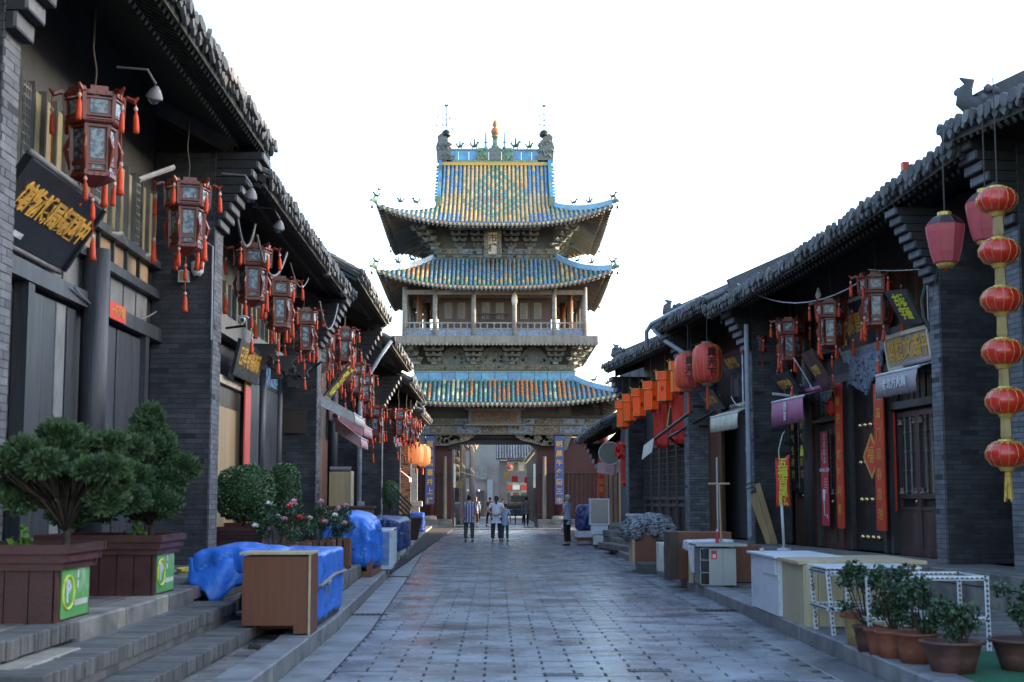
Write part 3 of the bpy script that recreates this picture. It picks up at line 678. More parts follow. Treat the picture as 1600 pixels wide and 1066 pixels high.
for a in ((-.47, -.24, 0, 1.62), (.24, .47, 0, 1.62), (-.24, .24, 0, .2), (-.24, .24, 1.42, 1.62)):
    mb = MB().box(a[0], a[1], -.07, -.005, a[2], a[3])
    for k in range(14): mb.obox((rnd.uniform(a[0], a[1]), -.08, rnd.uniform(a[2], a[3])), (.08, .05, .08), (0, rnd.random(), 0))
    put('carved_frame', mb, 'carvegold', pq)
put('field', MB().box(-.235, .235, -.03, -.004, .205, 1.415), 'plaster', pq)
text('市樓', .50, 'brownwood', pq, (0, -.04, .80), (R(90), 0, 0), vertical=True, ext=.01, gap=1.05, bold=.012)
text('賀鳳橋臺井上樓', .37, 'goldp', tower, (-3.5, -4.04, 3.0), (R(90), 0, 0), vertical=True, gap=1.38, bold=.006, name='couplet_lettering')
text('朝晨午夕街三市', .37, 'goldp', tower, (3.5, -4.04, 3.0), (R(90), 0, 0), vertical=True, gap=1.38, bold=.006, name='couplet_lettering')
# ============================================================ GROUND
put('ground', MB().box(-80, 80, -25, 500, -.6, -.03), 'joint', kind='structure')
KL = [(0, -1.88), (17, -1.89), (28, -2.15), (44, -2.6), (61, -3.1), (77, -3.4)]
def kl(y):
    for (a, xa), (b, xb) in zip(KL, KL[1:]):
        if y <= b: return xa + (xb - xa) * (y - a) / (b - a)
    return KL[-1][1]
KR = 3.38
# street of running-bond stones, joints left open lengthwise
street = put('street', MB().box(-3.6, 3.6, -10, 77, -.06, -.02), 'joint', kind='structure')
W_, D_ = .54, .235; stones = []; y = 6.0; r_ = 0
PAVER = [MB().bev(0, W_ - .021, 0, D_ - .005, -.03, 0, .004).mesh('paving_stone', 'paver')]
restp = MB(); cnt = 0
while y < 74.4:
    x0 = -3.6 + (W_ / 2 if r_ % 2 else 0)
    if rnd.random() < .05: x0 += rnd.uniform(-.1, .1)
    x = x0
    while x < KR - .42:
        l, rgt = x, min(x + W_ - .021, KR - .42); ll = kl(y) + .42
        if rgt > ll + .06 and rgt - l > .08:
            l = max(l, ll); dz = rnd.uniform(-.004, .003) - (.012 if rnd.random() < .012 else 0); full = rgt - l > W_ - .04
            tx, ty = rnd.uniform(-.003, .003), rnd.uniform(-.006, .006)
            if cnt < 300 and y > 11.9:
                me = PAVER[0] if full else MB().bev(0, rgt - l, 0, D_ - .005, -.03, 0, .004).mesh('paving_stone', 'paver')
                link('paving_stone', me, street, (l, y, dz), (ty, tx, 0)); cnt += 1
            else:
                k = len(restp.v); restp.box(l, rgt, y, y + D_ - .005, -.03, dz)
                for q in range(k, k + 8):
                    a, b, c = restp.v[q]
                    if c > -.02: restp.v[q] = (a, b, c + tx * (1 if a > l + .01 else -1) + ty * (.3 if b > y + .01 else -.3))
        x += W_
    y += D_; r_ += 1
put('paving_stones', restp, 'paver', street, kind='stuff')
# gutters and kerbs
gut = put('gutter', MB().box(-3.9, -3.6, 0, 5, -.06, -.021), 'joint', kind='structure')
kb = put('kerb', MB().box(-2.2, -2.1, 0, 5, -.05, -.02), 'joint', kind='structure')
KB = [MB().bev(-.16, .16, .006, 1.0 - .006, -.05, .17, .014).mesh('kerb_stone', 'kerb'), MB().bev(-.16, .16, .006, 1.35 - .006, -.05, .17, .014).mesh('kerb_stone', 'kerb')]
y = 9.0
while y < 76:
    i = rnd.randrange(2); L_ = (1.0, 1.35)[i]; a = math.atan2(kl(y + L_) - kl(y), L_)
    link('kerb_stone', KB[i], kb, (kl(y) - .16, y, rnd.uniform(-.006, .006)), (0, 0, -a)); y += L_
y = 9.0
while y < 74:
    i = rnd.randrange(2); L_ = (1.0, 1.35)[i]; link('kerb_stone', KB[i], kb, (KR + .16, y, rnd.uniform(-.006, .006) - .01)); y += L_
y = 9.0
GS = MB().bev(0, .39, .004, .996, -.05, -.002, .004).mesh('gutter_stone', 'gutter'); GS2 = MB().bev(0, .39, .004, .996, -.05, -.002, .004).mesh('gutter_stone', 'paver')
while y < 74:
    a = math.atan2(kl(y + 1) - kl(y), 1); link('gutter_stone', GS, gut, (kl(y) + .005, y, rnd.uniform(-.004, .004)), (0, 0, -a))
    link('gutter_stone', GS2, gut, (KR - .405, y, rnd.uniform(-.004, .004))); y += 1.0
for (x, y, sx, sy) in ((-1.75, 19.6, .5, .12), (-2.1, 29.2, .6, .15), (3.1, 20.3, .5, .18), (2.9, 31.0, .35, .14), (.6, 12.9, .3, .1), (1.4, 13.2, .34, .1)):
    g = MB()
    for k in range(7): g.box(x - sx / 2 + k * sx / 7, x - sx / 2 + k * sx / 7 + .03, y - sy / 2, y + sy / 2, -.01, .007)
    g.box(x - sx / 2 - .03, x + sx / 2 + .03, y - sy / 2 - .03, y - sy / 2, -.01, .009); g.box(x - sx / 2 - .03, x + sx / 2 + .03, y + sy / 2, y + sy / 2 + .03, -.01, .009)
    put('drain_grate', g, 'blackm', street)
# paved strips behind the kerbs
def strip(name, x0, x1, y0, y1, z, m, w=.42, d=.30, fx=None, lim=140):
    """paved strip: base sheet with stone pieces"""
    b = put(name, MB().box(min(x0, x1) - .02, max(x0, x1), y0, y1, z - .3, z - .035), 'joint', kind='structure'); y = y0; r = 0; c = 0; rs = MB()
    while y < y1:
        x = x0 - (w / 2 if r % 2 else 0); dd = d * rnd.uniform(.9, 1.1)
        while x < x1:
            a, e = max(x, x0), min(x + w - .012, x1)
            if fx: e = min(e, fx(y))
            if e - a > .06:
                dz = rnd.uniform(-.006, .004)
                if c < lim: put('paving_stone', MB().bev(0, e - a, 0, dd - .012, -.04, 0, .006), m, b, loc=(a, y, z + dz)); c += 1
                else: rs.box(a, e, y, y + dd - .012, z - .04, z + dz)
            x += w
        y += dd; r += 1
    if rs.f: put('paving_stones', rs, m, b, kind='stuff')
    return b
strip('left_walk', -2.60, -2.15, 9.0, 18.6, .11, 'slab', .3, .3)
strip('left_walk_far', -4.6, -2.2, 18.6, 76, .11, 'slab', .5, .42, lambda y: kl(y) - .3, 120)
strip('right_walk', KR + .33, 6.6, 9.0, 74, .14, 'slab', .55, .42, None, 250)
# left platform with steps, made of upright bricks and long stones
lp = put('left_platform', MB().box(-5.3, -3.34, 6, 33, -.3, .545), 'mortar', kind='structure')
y = 8.0
while y < 33:
    L_ = rnd.uniform(.7, 1.3); L_ = min(L_, 33 - y); x = -5.25
    while x < -3.7: w = rnd.uniform(.6, .9); w = min(w, -3.62 - x); put('paving_stone', MB().bev(0, w - .01, 0, L_ - .01, -.05, 0, .006), 'slab', lp, loc=(x, y, .60 + rnd.uniform(-.004, .004))) if w > .1 else None; x += w
    y += L_
y = 8.0
while y < 33:
    if y < 11.4 or y > 15.5:
        L_ = .075; put('edge_brick', MB().bev(-.30, 0, 0, L_ - .008, 0, .13, .006), 'stepb', lp, loc=(-3.30 + rnd.uniform(-.006, .006), y, .47 + rnd.uniform(-.004, .004)))
    else:
        L_ = rnd.choice((.28, .5, .95, 1.15)); put('edge_stone', MB().bev(-.32, 0, 0, L_ - .015, 0, .20, .015), 'slabpale' if L_ < 1.1 else 'slab', lp, loc=(-3.29 + rnd.uniform(-.008, .008), y, .40 + rnd.uniform(-.004, .006)))
    y += L_
for z in (.44 - .075, .44 - .16):
    y = 8.0
    while y < 33: L_ = rnd.uniform(.26, .4); put('riser_brick', MB().bev(-.1, 0, 0, L_ - .01, 0, .072, .004), 'stepb', lp, loc=(-3.33, y, z)); y += L_
for (xe, z1, yend) in ((-2.86, .44, 16.0), (-2.50, .25, 15.75)):
    st = put('stair_step', MB().box(xe - .5, xe - .02, 6, yend - .02, -.3, z1 - .05), 'mortar', kind='structure'); y = 9.2
    while y < yend - .05:
        L_ = .078; put('edge_brick', MB().bev(-.34, 0, 0, L_ - .007, 0, .115, .006), 'stepb', st, loc=(xe + rnd.uniform(-.006, .006), y, z1 - .115 + rnd.uniform(-.005, .003))); y += L_
    y = 9.2
    while y < yend: L_ = min(rnd.uniform(.24, .38), yend - y); put('riser_brick', MB().bev(-.12, 0, 0, L_ - .008, 0, .07, .004), 'stepb', st, loc=(xe - .012, y, z1 - .19)); y += L_
    y = 9.2
    while y < yend: L_ = min(rnd.uniform(.3, .5), yend - y); put('tread_brick', MB().bev(-.16, 0, 0, L_ - .008, 0, .05, .004), 'stepb', st, loc=(xe - .345, y, z1 - .055)); y += L_
# stone ledge further along
lg = put('left_ledge', MB().box(-3.28, -2.47, 18.8, 31, -.3, .36), 'mortar', kind='structure'); y = 18.8
while y < 31: L_ = rnd.uniform(.8, 1.5); put('ledge_stone', MB().bev(-.42, 0, 0, L_ - .012, 0, .27, .012), 'slab', lg, loc=(-2.42, y, .13)); put('ledge_stone', MB().bev(-.40, 0, 0, L_ - .012, 0, .1, .012), 'slab', lg, loc=(-2.85, y, .30)); y += L_
corner = put('corner_block', MB().bev(-.5, .25, 0, 1.3, 0, .34, .02), 'slabpale', kind='structure', loc=(-3.35, 9.6, .11))
# right platform (turned with the row) -------------------------------
A = Vector((6.75, 21.4, 0)); XD = Vector((.1119, -.9937, 0)); YD = Vector((.9937, .1119, 0)); RZ = math.atan2(XD.y, XD.x)
def RP(x, y, z=0): v = A + XD * x + YD * y; return (v.x, v.y, z)
def LP(x, y, z=0): return (-4.2 - y, 21.0 + x, z)
rp = put('right_platform', MB().box(-26, 14, -.62, 6, -.3, .54), 'mortar', kind='structure', loc=(A.x, A.y, 0), rot=(0, 0, RZ))
x = -26
while x < 6:
    L_ = rnd.uniform(.8, 1.4); put('platform_stone', MB().bev(0, L_ - .012, -.66, -.2, .42, .60, .012), 'slab', rp, loc=(x, 0, 0))
    put('platform_stone', MB().bev(0, L_ - .012, -.19, .62, .5, .595, .008), 'slab', rp, loc=(x, 0, 0)); put('riser_stone', MB().bev(0, L_ - .012, -.64, -.5, .14, .41, .008), 'slab', rp, loc=(x, 0, 0)); x += L_
for x0, x1 in ((-13.2, -8.0), (-2.9, .6), (-21.5, -16.5)):
    for k, (ya, z) in enumerate(((-.98, .45), (-1.32, .30))):
        s = put('stair_step', MB().box(x0, x1, ya + .02, -.6, .1, z - .04), 'mortar', kind='structure', loc=(A.x, A.y, 0), rot=(0, 0, RZ)); x = x0
        while x < x1: L_ = min(rnd.uniform(.9, 1.5), x1 - x); put('step_stone', MB().bev(0, L_ - .01, ya, ya + .37, z - .15, z, .01), 'slab', s, loc=(x, 0, 0)); x += L_

# ============================================================ SHOP ROWS
TR = None
def tile_row_mesh(n_fine=6, seg=.26, total=5.6, r=.075):
    mb = MB(); L_ = 0; i = 0
    while L_ < total:
        s = seg if i < n_fine else 1.1; k = 5
        a, b = L_, L_ + s
        ra, rb = r * 1.12, r * .9
        A_ = [(math.cos(math.pi * j / (k - 1)) * ra, a, math.sin(math.pi * j / (k - 1)) * ra) for j in range(k)]; B_ = [(math.cos(math.pi * j / (k - 1)) * rb, b, math.sin(math.pi * j / (k - 1)) * rb) for j in range(k)]
        mb.add(A_ + B_, [(j + 1, j, k + j, k + j + 1) for j in range(k - 1)] + [tuple(range(k))]); L_ += s; i += 1
    return mb
TILEROW = tile_row_mesh().mesh('tile_row', 'tile'); TILEROWF = tile_row_mesh(3, .3, 5.6).mesh('tile_row', 'tile')
dm = MB(); dm.extr([(-.115, .05), (.115, .05), (.10, -.02), (.05, -.09), (0, -.13), (-.05, -.09), (-.10, -.02)], -.035, .012, lambda u, v, w: (u, w - v * .12, v)); DRIP = dm.mesh('drip_tile', 'tile')
dm = MB(); dm.lathe([(.092, 0), (.092, .05)], 9); dm.v = [(a, c - .05, b + .015) for a, b, c in dm.v]; ENDT = dm.mesh('end_tile', 'tile')
def roof(par, x0, x1, ye, ze, tan=.56, run=5.2, sp=.215, rsp=.19, endm='rafendd', rafm='rafter', near_verge=True, far_verge=True, tiles=True, amp=.022, sag=0., ornament=(), second=True):
    """half a gabled roof over the facade, with the slope behind it; local frame of its house"""
    th = math.atan(tan); L_ = x1 - x0; cs, sn = math.cos(th), math.sin(th)
    def sg(x): t = (x - x0) / L_; return sag(t) if callable(sag) else -sag * 4 * t * (1 - t)
    dk = MB(); n = 8
    for i in range(n):
        a = x0 + L_ * i / n; b = x0 + L_ * (i + 1) / n
        dk.hexa([(a, ye + .04, ze + sg(a) - .10), (b, ye + .04, ze + sg(b) - .10), (b, ye + run, ze + run * tan - .14), (a, ye + run, ze + run * tan - .14), (a, ye, ze + sg(a)), (b, ye, ze + sg(b)), (b, ye + run, ze + run * tan), (a, ye + run, ze + run * tan)], 0)
    zt = ze + run * tan
    dk.hexa([(x0, ye + run, zt - .15), (x1, ye + run, zt - .15), (x1, ye + 2 * run - .6, ze - .1), (x0, ye + 2 * run - .6, ze - .1), (x0, ye + run, zt), (x1, ye + run, zt), (x1, ye + 2 * run - .6, ze + .1), (x0, ye + 2 * run - .6, ze + .1)], 1)
    rf = put('roof', dk, [rafm, 'tile'], par)
    if not tiles: return rf
    nT = int(L_ / sp); me = TILEROW
    for i in range(nT + 1):
        x = x0 + .04 + (L_ - .08) * i / nT; z = ze + sg(x)
        link('tile_row', me, rf, (x + rnd.uniform(-amp, amp), ye - .03 + rnd.uniform(-amp, amp) * 2, z + .02 + rnd.uniform(-amp, amp)), (th + rnd.uniform(-.004, .004), rnd.uniform(-.02, .02), rnd.uniform(-.01, .01)))
        link('end_tile', ENDT, rf, (x + rnd.uniform(-amp, amp), ye - .04 + rnd.uniform(-amp, amp), z + .035), (rnd.uniform(-.2, .2), rnd.uniform(-.3, .3), rnd.uniform(-.15, .15)), rnd.uniform(.85, 1.12))
        if i < nT: link('drip_tile', DRIP, rf, (x + L_ / nT / 2, ye - .02 + rnd.uniform(-amp, amp), z - .0 + rnd.uniform(-amp, amp)), (rnd.uniform(-.25, .1), rnd.uniform(-.12, .12), rnd.uniform(-.1, .1)), rnd.uniform(.85, 1.15))
    fb = MB()
    for i in range(n):
        a = x0 + L_ * i / n; b = x0 + L_ * (i + 1) / n; fb.hexa([(a, ye + .03, ze + sg(a) - .155), (b, ye + .03, ze + sg(b) - .155), (b, ye + .07, ze + sg(b) - .14), (a, ye + .07, ze + sg(a) - .14), (a, ye + .03, ze + sg(a) - .08), (b, ye + .03, ze + sg(b) - .08), (b, ye + .07, ze + sg(b) - .07), (a, ye + .07, ze + sg(a) - .07)])
    put('eave_board', fb, rafm, rf)
    nR = int(L_ / rsp); R1m = MB(); R1m.box(-.035, .035, 0, .9 / cs, -.10, -.03, 0); R1m.box(-.036, .036, -.006, .001, -.101, -.029, 1); me1 = R1m.mesh('rafter', [rafm, endm])
    R2m = MB(); R2m.tube([(0, 0, -.0), (0, 2.2, 0)], .048, 7); R2m.lathe([(.05, -.006), (.05, .002)], 7, (0, 0, 0), 1); k = len(R2m.v) - 14; R2m.v[k:] = [(a, c, b) for a, b, c in R2m.v[k:]]; me2 = R2m.mesh('rafter', [rafm, endm])
    for i in range(nR + 1):
        x = x0 + .08 + (L_ - .16) * i / nR; z = ze + sg(x)
        link('flying_rafter', me1, rf, (x, ye + .07, z - .078), (th, 0, 0))
        if second: link('rafter', me2, rf, (x, ye + .52, z + .45 * tan - .205), (th, 0, 0))
    # ridge and gable ridges
    rb = MB(); rb.box(x0 - .05, x1 + .05, ye + run - .14, ye + run + .14, zt - .05, zt + .42); rb.box(x0 - .08, x1 + .08, ye + run - .2, ye + run + .2, zt + .42, zt + .5); put('ridge', rb, 'tile', rf)
    for xv, on in ((x0, near_verge), (x1, far_verge)):
        if not on: continue
        gb = MB(); zs = ze + sg(xv); big = .32 if xv in ornament else .26; gb.bar((xv, ye + .55, zs + .55 * tan + .02 + big / 2), (xv, ye + run, zt + .02 + big / 2), .18, big); e = Vector((xv, ye + .50, zs + .50 * tan + .08))
        s_ = 1 if xv == x0 else -1; put('verge_board', MB().hexa([(xv, ye + .35, zs + .35 * tan - .42), (xv + s_ * .05, ye + .35, zs + .35 * tan - .42), (xv + s_ * .05, 1.4, zs + (1.4 - ye) * tan - .55), (xv, 1.4, zs + (1.4 - ye) * tan - .55), (xv, ye + .35, zs + .35 * tan - .1), (xv + s_ * .05, ye + .35, zs + .35 * tan - .1), (xv + s_ * .05, 1.4, zs + (1.4 - ye) * tan - .1), (xv, 1.4, zs + (1.4 - ye) * tan - .1)]), rafm, rf)
        if xv in ornament:
            ob_ = MB(); ob_.tube([e + Vector((0, .4, .26)), e + Vector((0, .15, .14)), e + Vector((0, -.06, .08)), e + Vector((0, -.16, .16)), e + Vector((0, -.15, .32)), e + Vector((0, -.08, .44)), e + Vector((0, -.22, .49))], [.10, .14, .15, .13, .10, .08, .012], 14)
            for k in range(22):
                q = e + Vector((rnd.choice((-.11, .11)) * rnd.uniform(.6, 1), rnd.uniform(-.2, .3), rnd.uniform(-.02, .36))); ob_.lathe([(.01, -.07), (.06, -.03), (.065, .02), (.01, .07)], 6, q)
            put('ridge_ornament', ob_, 'tile', rf, True)
        put('gable_ridge', gb, 'tile', rf)
    return rf
def pier(par, xa, xb, y1, z0, z1, lim=150, m='brick', out=.68, pale=True, corb=8, face='both', bl=.27):
    """brick end pier of a shop, its street edge at y=0; x from xa (nearer the viewer side) to xb"""
    w = put('pier', MB().box(xa + .012, xb - .012, .012, y1, z0, z1), 'mortar', par)
    s = xa  # face towards the viewer is at min or max x depending on row
    return w
def pier_L(par, x, t, dep, z0, z1, lim=130, m='brick', corb=8, out=.66, ct=None):
    """left row: near face at local x, thickness t along the street"""
    w = put('pier', MB().box(x + .012, x + t - .012, .012, dep, z0, z1), 'mortar', par)
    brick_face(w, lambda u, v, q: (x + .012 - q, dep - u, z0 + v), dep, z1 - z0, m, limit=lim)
    brick_face(w, lambda u, v, q: (x + u, .012 - q, z0 + v), t, z1 - z0, 'brickpale', limit=0, half0=True)  # street side in paler brick, sky light put into its colour
    corbel(w, x, x + t, z1, corb, out); return w
def pier_R(par, x, t, dep, z0, z1, lim=130, m='brick', corb=8, out=.66):
    w = put('pier', MB().box(x - t + .012, x - .012, .012, dep, z0, z1), 'mortar', par)
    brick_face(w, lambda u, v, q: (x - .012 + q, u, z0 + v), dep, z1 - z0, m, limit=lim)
    brick_face(w, lambda u, v, q: (x - t + u, .012 - q, z0 + v), t, z1 - z0, 'brickpale', limit=0, half0=True)  # paler bricks here carry the sky light of the street side
    corbel(w, x - t, x, z1, corb, out); return w
def corbel(w, xa, xb, z1, n, out, H=1.15):
    for i in range(n):
        f = (i + 1) / n; z = z1 - H + H * i / n
        mb = MB().box(xa - .012, xb + .012, -out * f, .0, z + .012, z + H / n, 0); mb.box(xa - .014, xb + .014, -out * f - .004, -out * f + .03, z + .03, z + H / n - .005, 1)
        put('corbel_brick', mb, ['mortar', 'brickpale'], w)  # pale strip paints the light on each brick end
    
def planks(par, x0, x1, y, z0, z1, m, n, name='plank', th=.03, gap=.006, tags=None):
    w = (x1 - x0) / n
    for i in range(n): put(name, MB().bev(0, w - gap, 0, z1 - z0, -th, 0, .004), m, par, loc=(x0 + i * w, y - th - .003, z0), rot=(R(90), 0, 0))
def facade(par, x0, x1, y, z0, z1, m='wood'):
    return put('facade', MB().box(x0, x1, y, y + .25, z0, z1), m, par)
def body(par, x0, x1, y0, y1, z0, z1, tan=.56, run=5.2, ye=-.75, ze=6.5):
    mb = MB().box(x0, x1, y0, y1, z0, z1)
    for xx in (x0, x1 - .3):
        mb.extr([(y0 - .2, z1), (y1, z1), (ye + run, ze + run * tan - .2)], xx, xx + .3, lambda u, v, w: (w, u, v))
    return put('house_wall', mb, 'brick', par)
# ---------------------------------------------------------------- LEFT ROW (local x = along the street away, y = into the house)
def houseL(lab, x0, ye_z=None): return thing('shop_house', lab, 'house', LP(0, 0, 0), R(90), 'old shophouses lining the street')
# nearest left house: Y 6..21.9
h1 = houseL('tall dark timber shophouse at the left edge, above the big conifer planters', 0)
LZ = 7.0
body(h1, -14, .85, 1.25, 9.5, 0, 7.7, ye=-.72, ze=LZ)
roof(h1, -13, .95, -.68, LZ, .56, 5.2, .215, .185, 'rafend', 'rafterg', ornament=())
pier_L(h1, -9.15, .42, 1.0, .6, 6.7, 260, corb=7)
pier_L(h1, .0, .66, .92, .6, 6.75, 300, corb=9, out=.70)
facade(h1, -13, 0, .93, .6, 7.6)
def lbay(h, x0, x1, y, z0, z1, m='woodblue', n=4, frame='woodblue', name='door'):
    d = put(name, MB().box(x0, x1, y, y + .04, z0, z1), 'black', h)
    planks(d, x0 + .01, x1 - .01, y, z0, z1, m, n)
    return d
# door bays and timber frame (Y 15..20.2)
lbay(h1, -5.7, -4.85, .86, .6, 3.8, 'woodblue', 2); lbay(h1, -4.82, -4.45, .86, .6, 3.8, 'beamgrey', 1); lbay(h1, -4.40, -4.05, .86, .6, 3.8, 'woodblue', 1)
lbay(h1, -3.35, -2.25, .86, .6, 3.8, 'woodblue', 3); lbay(h1, -2.2, -.95, .86, .6, 3.8, 'woodblue', 3)
fr = MB(); fr.box(-8.4, 0, .74, .93, 3.86, 4.05); fr.box(-8.4, 0, .78, .93, 4.5, 4.62); fr.box(-8.4, 0, .78, .93, 4.95, 5.06)
for x in (-8.2, -5.9, -.82): fr.box(x - .1, x + .1, .76, .92, .6, 3.86)
put('timber_frame', fr, 'woodblue', h1); put('post', MB().tube([(-3.72, .70, .6), (-3.72, .70, 4.6)], .17, 12), 'woodblue', h1, True)
hl = put('door_hasp', MB().box(-2.26, -2.2, .78, .83, 2.0, 2.06), 'brass', h1)
# upper windows: ochre paper panels between lattice windows
x = -7.4
seq = ['L', 'Y', 'Y', 'L', 'Y', 'Y', 'Y', 'L', 'Y', 'Y', 'L', 'Y', 'Y', 'Y', 'Y', 'L', 'Y', 'Y']
for q in seq:
    wd = .40
    if x > -.5: break
    f = put('upper_window', MB().box(x, x + .04, .84, .93, 5.08, 6.1).box(x + wd - .01, x + wd + .03, .84, .93, 5.08, 6.1), 'beamgrey', h1)
    put('pane', MB().box(x + .05, x + wd - .015, .895, .925, 5.1, 6.05), 'yellowp' if q == 'Y' else 'darkbrown', f)
    if q == 'L':
        g = MB()
        for k in range(9): g.box(x + .05, x + wd - .02, .87, .89, 5.14 + k * .105, 5.16 + k * .105)
        for k in range(4): g.box(x + .1 + k * .08, x + .115 + k * .08, .866, .892, 5.1, 6.05)
        put('lattice', g, 'beamgrey', f)
    x += wd
x = -7.2
while x < -.7:
    f = put('painted_panel_frame', MB().box(x, x + .05, .84, .93, 4.62, 4.95), 'woodblue', h1); put('painted_panel', MB().box(x + .06, x + .66, .885, .925, 4.635, 4.945), 'orangep', f)
    put('green_panel', MB().box(x + .06, x + .66, .885, .925, 4.07, 4.49), 'carve' if False else 'beamgrey', f); x += .68
put('scroll_moulding', MB().tube([(-8.3 + i * .25, .80 + .02 * math.sin(i), 5.02 + .05 * math.sin(i * 1.9)) for i in range(31)], .035, 5), 'beamgrey', h1)
rp_ = MB().box(-.40, .40, -.003, .003, -.11, .11); tag(put('red_paper_strip', rp_, 'red', None, loc=LP(-2.6, .72, 3.97), rot=(R(0), 0, R(90))), 'small bright red paper strip pasted on the dark door lintel', 'paper')
t_ = text('一帆风顺', .17, 'goldp', bpy.data.objects['red_paper_strip'], (0, -.008, 0), (R(90), 0, 0), name='paper_lettering', ext=.001)
# tilted black signboard
sg = thing('signboard', 'black tilted signboard with gold calligraphy and pale rolled edges, above the nearest left door', 'sign', (-4.62, 15.15, 4.42), 0); sg.rotation_euler = (R(0), R(0), R(90)); 
sgm = Matrix.Rotation(R(90), 4, 'Z') @ Matrix.Rotation(R(32), 4, 'X')
sg.matrix_world = Matrix.Translation((-4.80, 14.9, 4.55)) @ sgm
mb = MB().bev(-1.27, 1.27, -.43, .43, 0, .06, .02); mb.v = [(a, -c, b) for a, b, c in mb.v]; put('board', mb, 'signblack', sg)
put('top_moulding', MB().tube([(-1.32, -.03, .45), (1.32, -.03, .45)], .035, 8), 'beamgrey', sg, True); put('bottom_moulding', MB().tube([(-1.32, -.03, -.45), (1.32, -.03, -.45)], .035, 8), 'beamgrey', sg, True)
for sx in (-1, 1): put('side_moulding', MB().box(sx * 1.30 - .03, sx * 1.30 + .03, -.09, -.005, -.42, .42), 'signblack', sg)
text('館物博局鏢國中', .33, 'goldp', sg, (.1, -.068, .04), (R(90), 0, 0), ext=.006, bold=.010, shear=.25, sx=.98)
put('small_label', MB().box(-.62, -.34, -.072, -.062, -.34, -.28), 'white', sg); put('seal', MB().box(-.92, -.82, -.072, -.062, -.33, -.24), 'red', sg)
# second left house Y 21.9..35
h2 = houseL('second shophouse on the left with tan shutters and red couplet behind the round bushes', 0)
body(h2, .9, 12.9, 1.25, 9.5, 0, 7.2, ye=-.72, ze=6.5)
roof(h2, .35, 13.4, -.70, 6.45, .56, 5.2, .215, .19, 'rafendd', 'rafter', sag=0.02)
pier_L(h2, 12.4, .75, .85, .45, 6.3, 220, corb=9)
facade(h2, .7, 12.4, .90, .45, 7.05)
fr = MB(); fr.box(3.0, 12.4, .66, .90, 4.5, 4.86); put('upper_beam', fr, 'beamgrey', h2)
d = lbay(h2, 4.0, 6.9, .84, .45, 3.62, 'tanwood', 6); put('door_transom', MB().box(4.0, 6.9, .80, .835, 3.25, 3.6), 'darkbrown', d); put('pale_lintel', MB().box(3.9, 6.95, .72, .85, 3.64, 3.78), 'plaster', h2)
for (a, b) in ((7.15, 9.0), (9.7, 11.5)):
    d = lbay(h2, a, b, .82, .45, 3.95, 'woodblue', 5)
    for k in range(2):
        u = a + .1 + k * (b - a - .2) / 2; w = put('transom_window', MB().box(u - .04, u + (b - a) / 2 - .02, .80, .86, 3.97, 4.5), 'woodblue', h2); put('pane', MB().box(u + .02, u + (b - a) / 2 - .1, .785, .80, 4.03, 4.44), 'glassb', w)
    put('door_rail', MB().box(a, b, .70, .73, 1.75, 1.79), 'greywood', h2)
for x in (7.05, 9.35, 11.75):
    put('post', MB().tube([(x, .80, .45), (x, .80, 4.5)], .09, 10), 'woodblue', h2, True)
    mb = MB(); mb.extr([(0, 0), (.55, -.02), (.42, -.16), (.5, -.26), (.3, -.34), (.2, -.5), (0, -.5)], x - .1, x + .1, lambda u, v, w: (w, .6 - u, 4.62 + v))
    for k in range(10): mb.obox((x + rnd.uniform(-.12, .12), .6 - rnd.uniform(.05, .45), 4.5 - rnd.uniform(0, .25)), (.12, .12, .1), (rnd.random(), rnd.random(), 0))
    put('carved_bracket', mb, 'wood', h2)
for i in range(15):
    x = 4.1 + i * .55; f = put('upper_window', MB().box(x, x + .05, .82, .9, 4.9, 5.6), 'beamgrey', h2); put('pane', MB().box(x + .06, x + .54, .88, .9, 4.92, 5.58), 'yellowp' if i % 3 else 'wood', f)
cp = tag(put('red_couplet', MB().box(-.30, .30, -.03, 0, 0, 3.0), 'pinkred', None, loc=LP(6.75, .66, .75), rot=(0, 0, R(90))), 'faded red couplet strip on the post of the second left house', 'couplet')
put('gold_cap', MB().box(-.30, .30, -.035, .002, 3.0, 3.14), 'goldp', cp)
sg = thing('shop_sign', 'dark slate sign with small gold characters over the tan shuttered door on the left', 'sign', LP(5.9, .50, 4.13), R(90)); sg.rotation_euler = (R(12), 0, R(90))
put('board', MB().box(-1.3, 1.3, -.03, .03, -.33, .33), 'signnavy', sg); text('日昇老鋪茶莊', .38, 'goldp', sg, (0, -.036, .02), (R(90), 0, 0), bold=.008)
tag(put('red_paper_square', MB().box(-.22, .22, -.004, .004, -.22, .22), 'pinkred', None, loc=LP(4.7, .88, 5.05), rot=(0, 0, R(90))), 'faded red square of paper high beside the second left pier', 'paper')
tag(put('dark_plaque', MB().box(-.34, .34, -.03, 0, -.28, .28).box(-.37, .37, -.045, -.03, .25, .30).box(-.37, .37, -.045, -.03, -.30, -.25), 'brownb', None, loc=(-4.78, 33.36, 3.4)), 'dark stone plaque set on the third left brick pier', 'plaque')
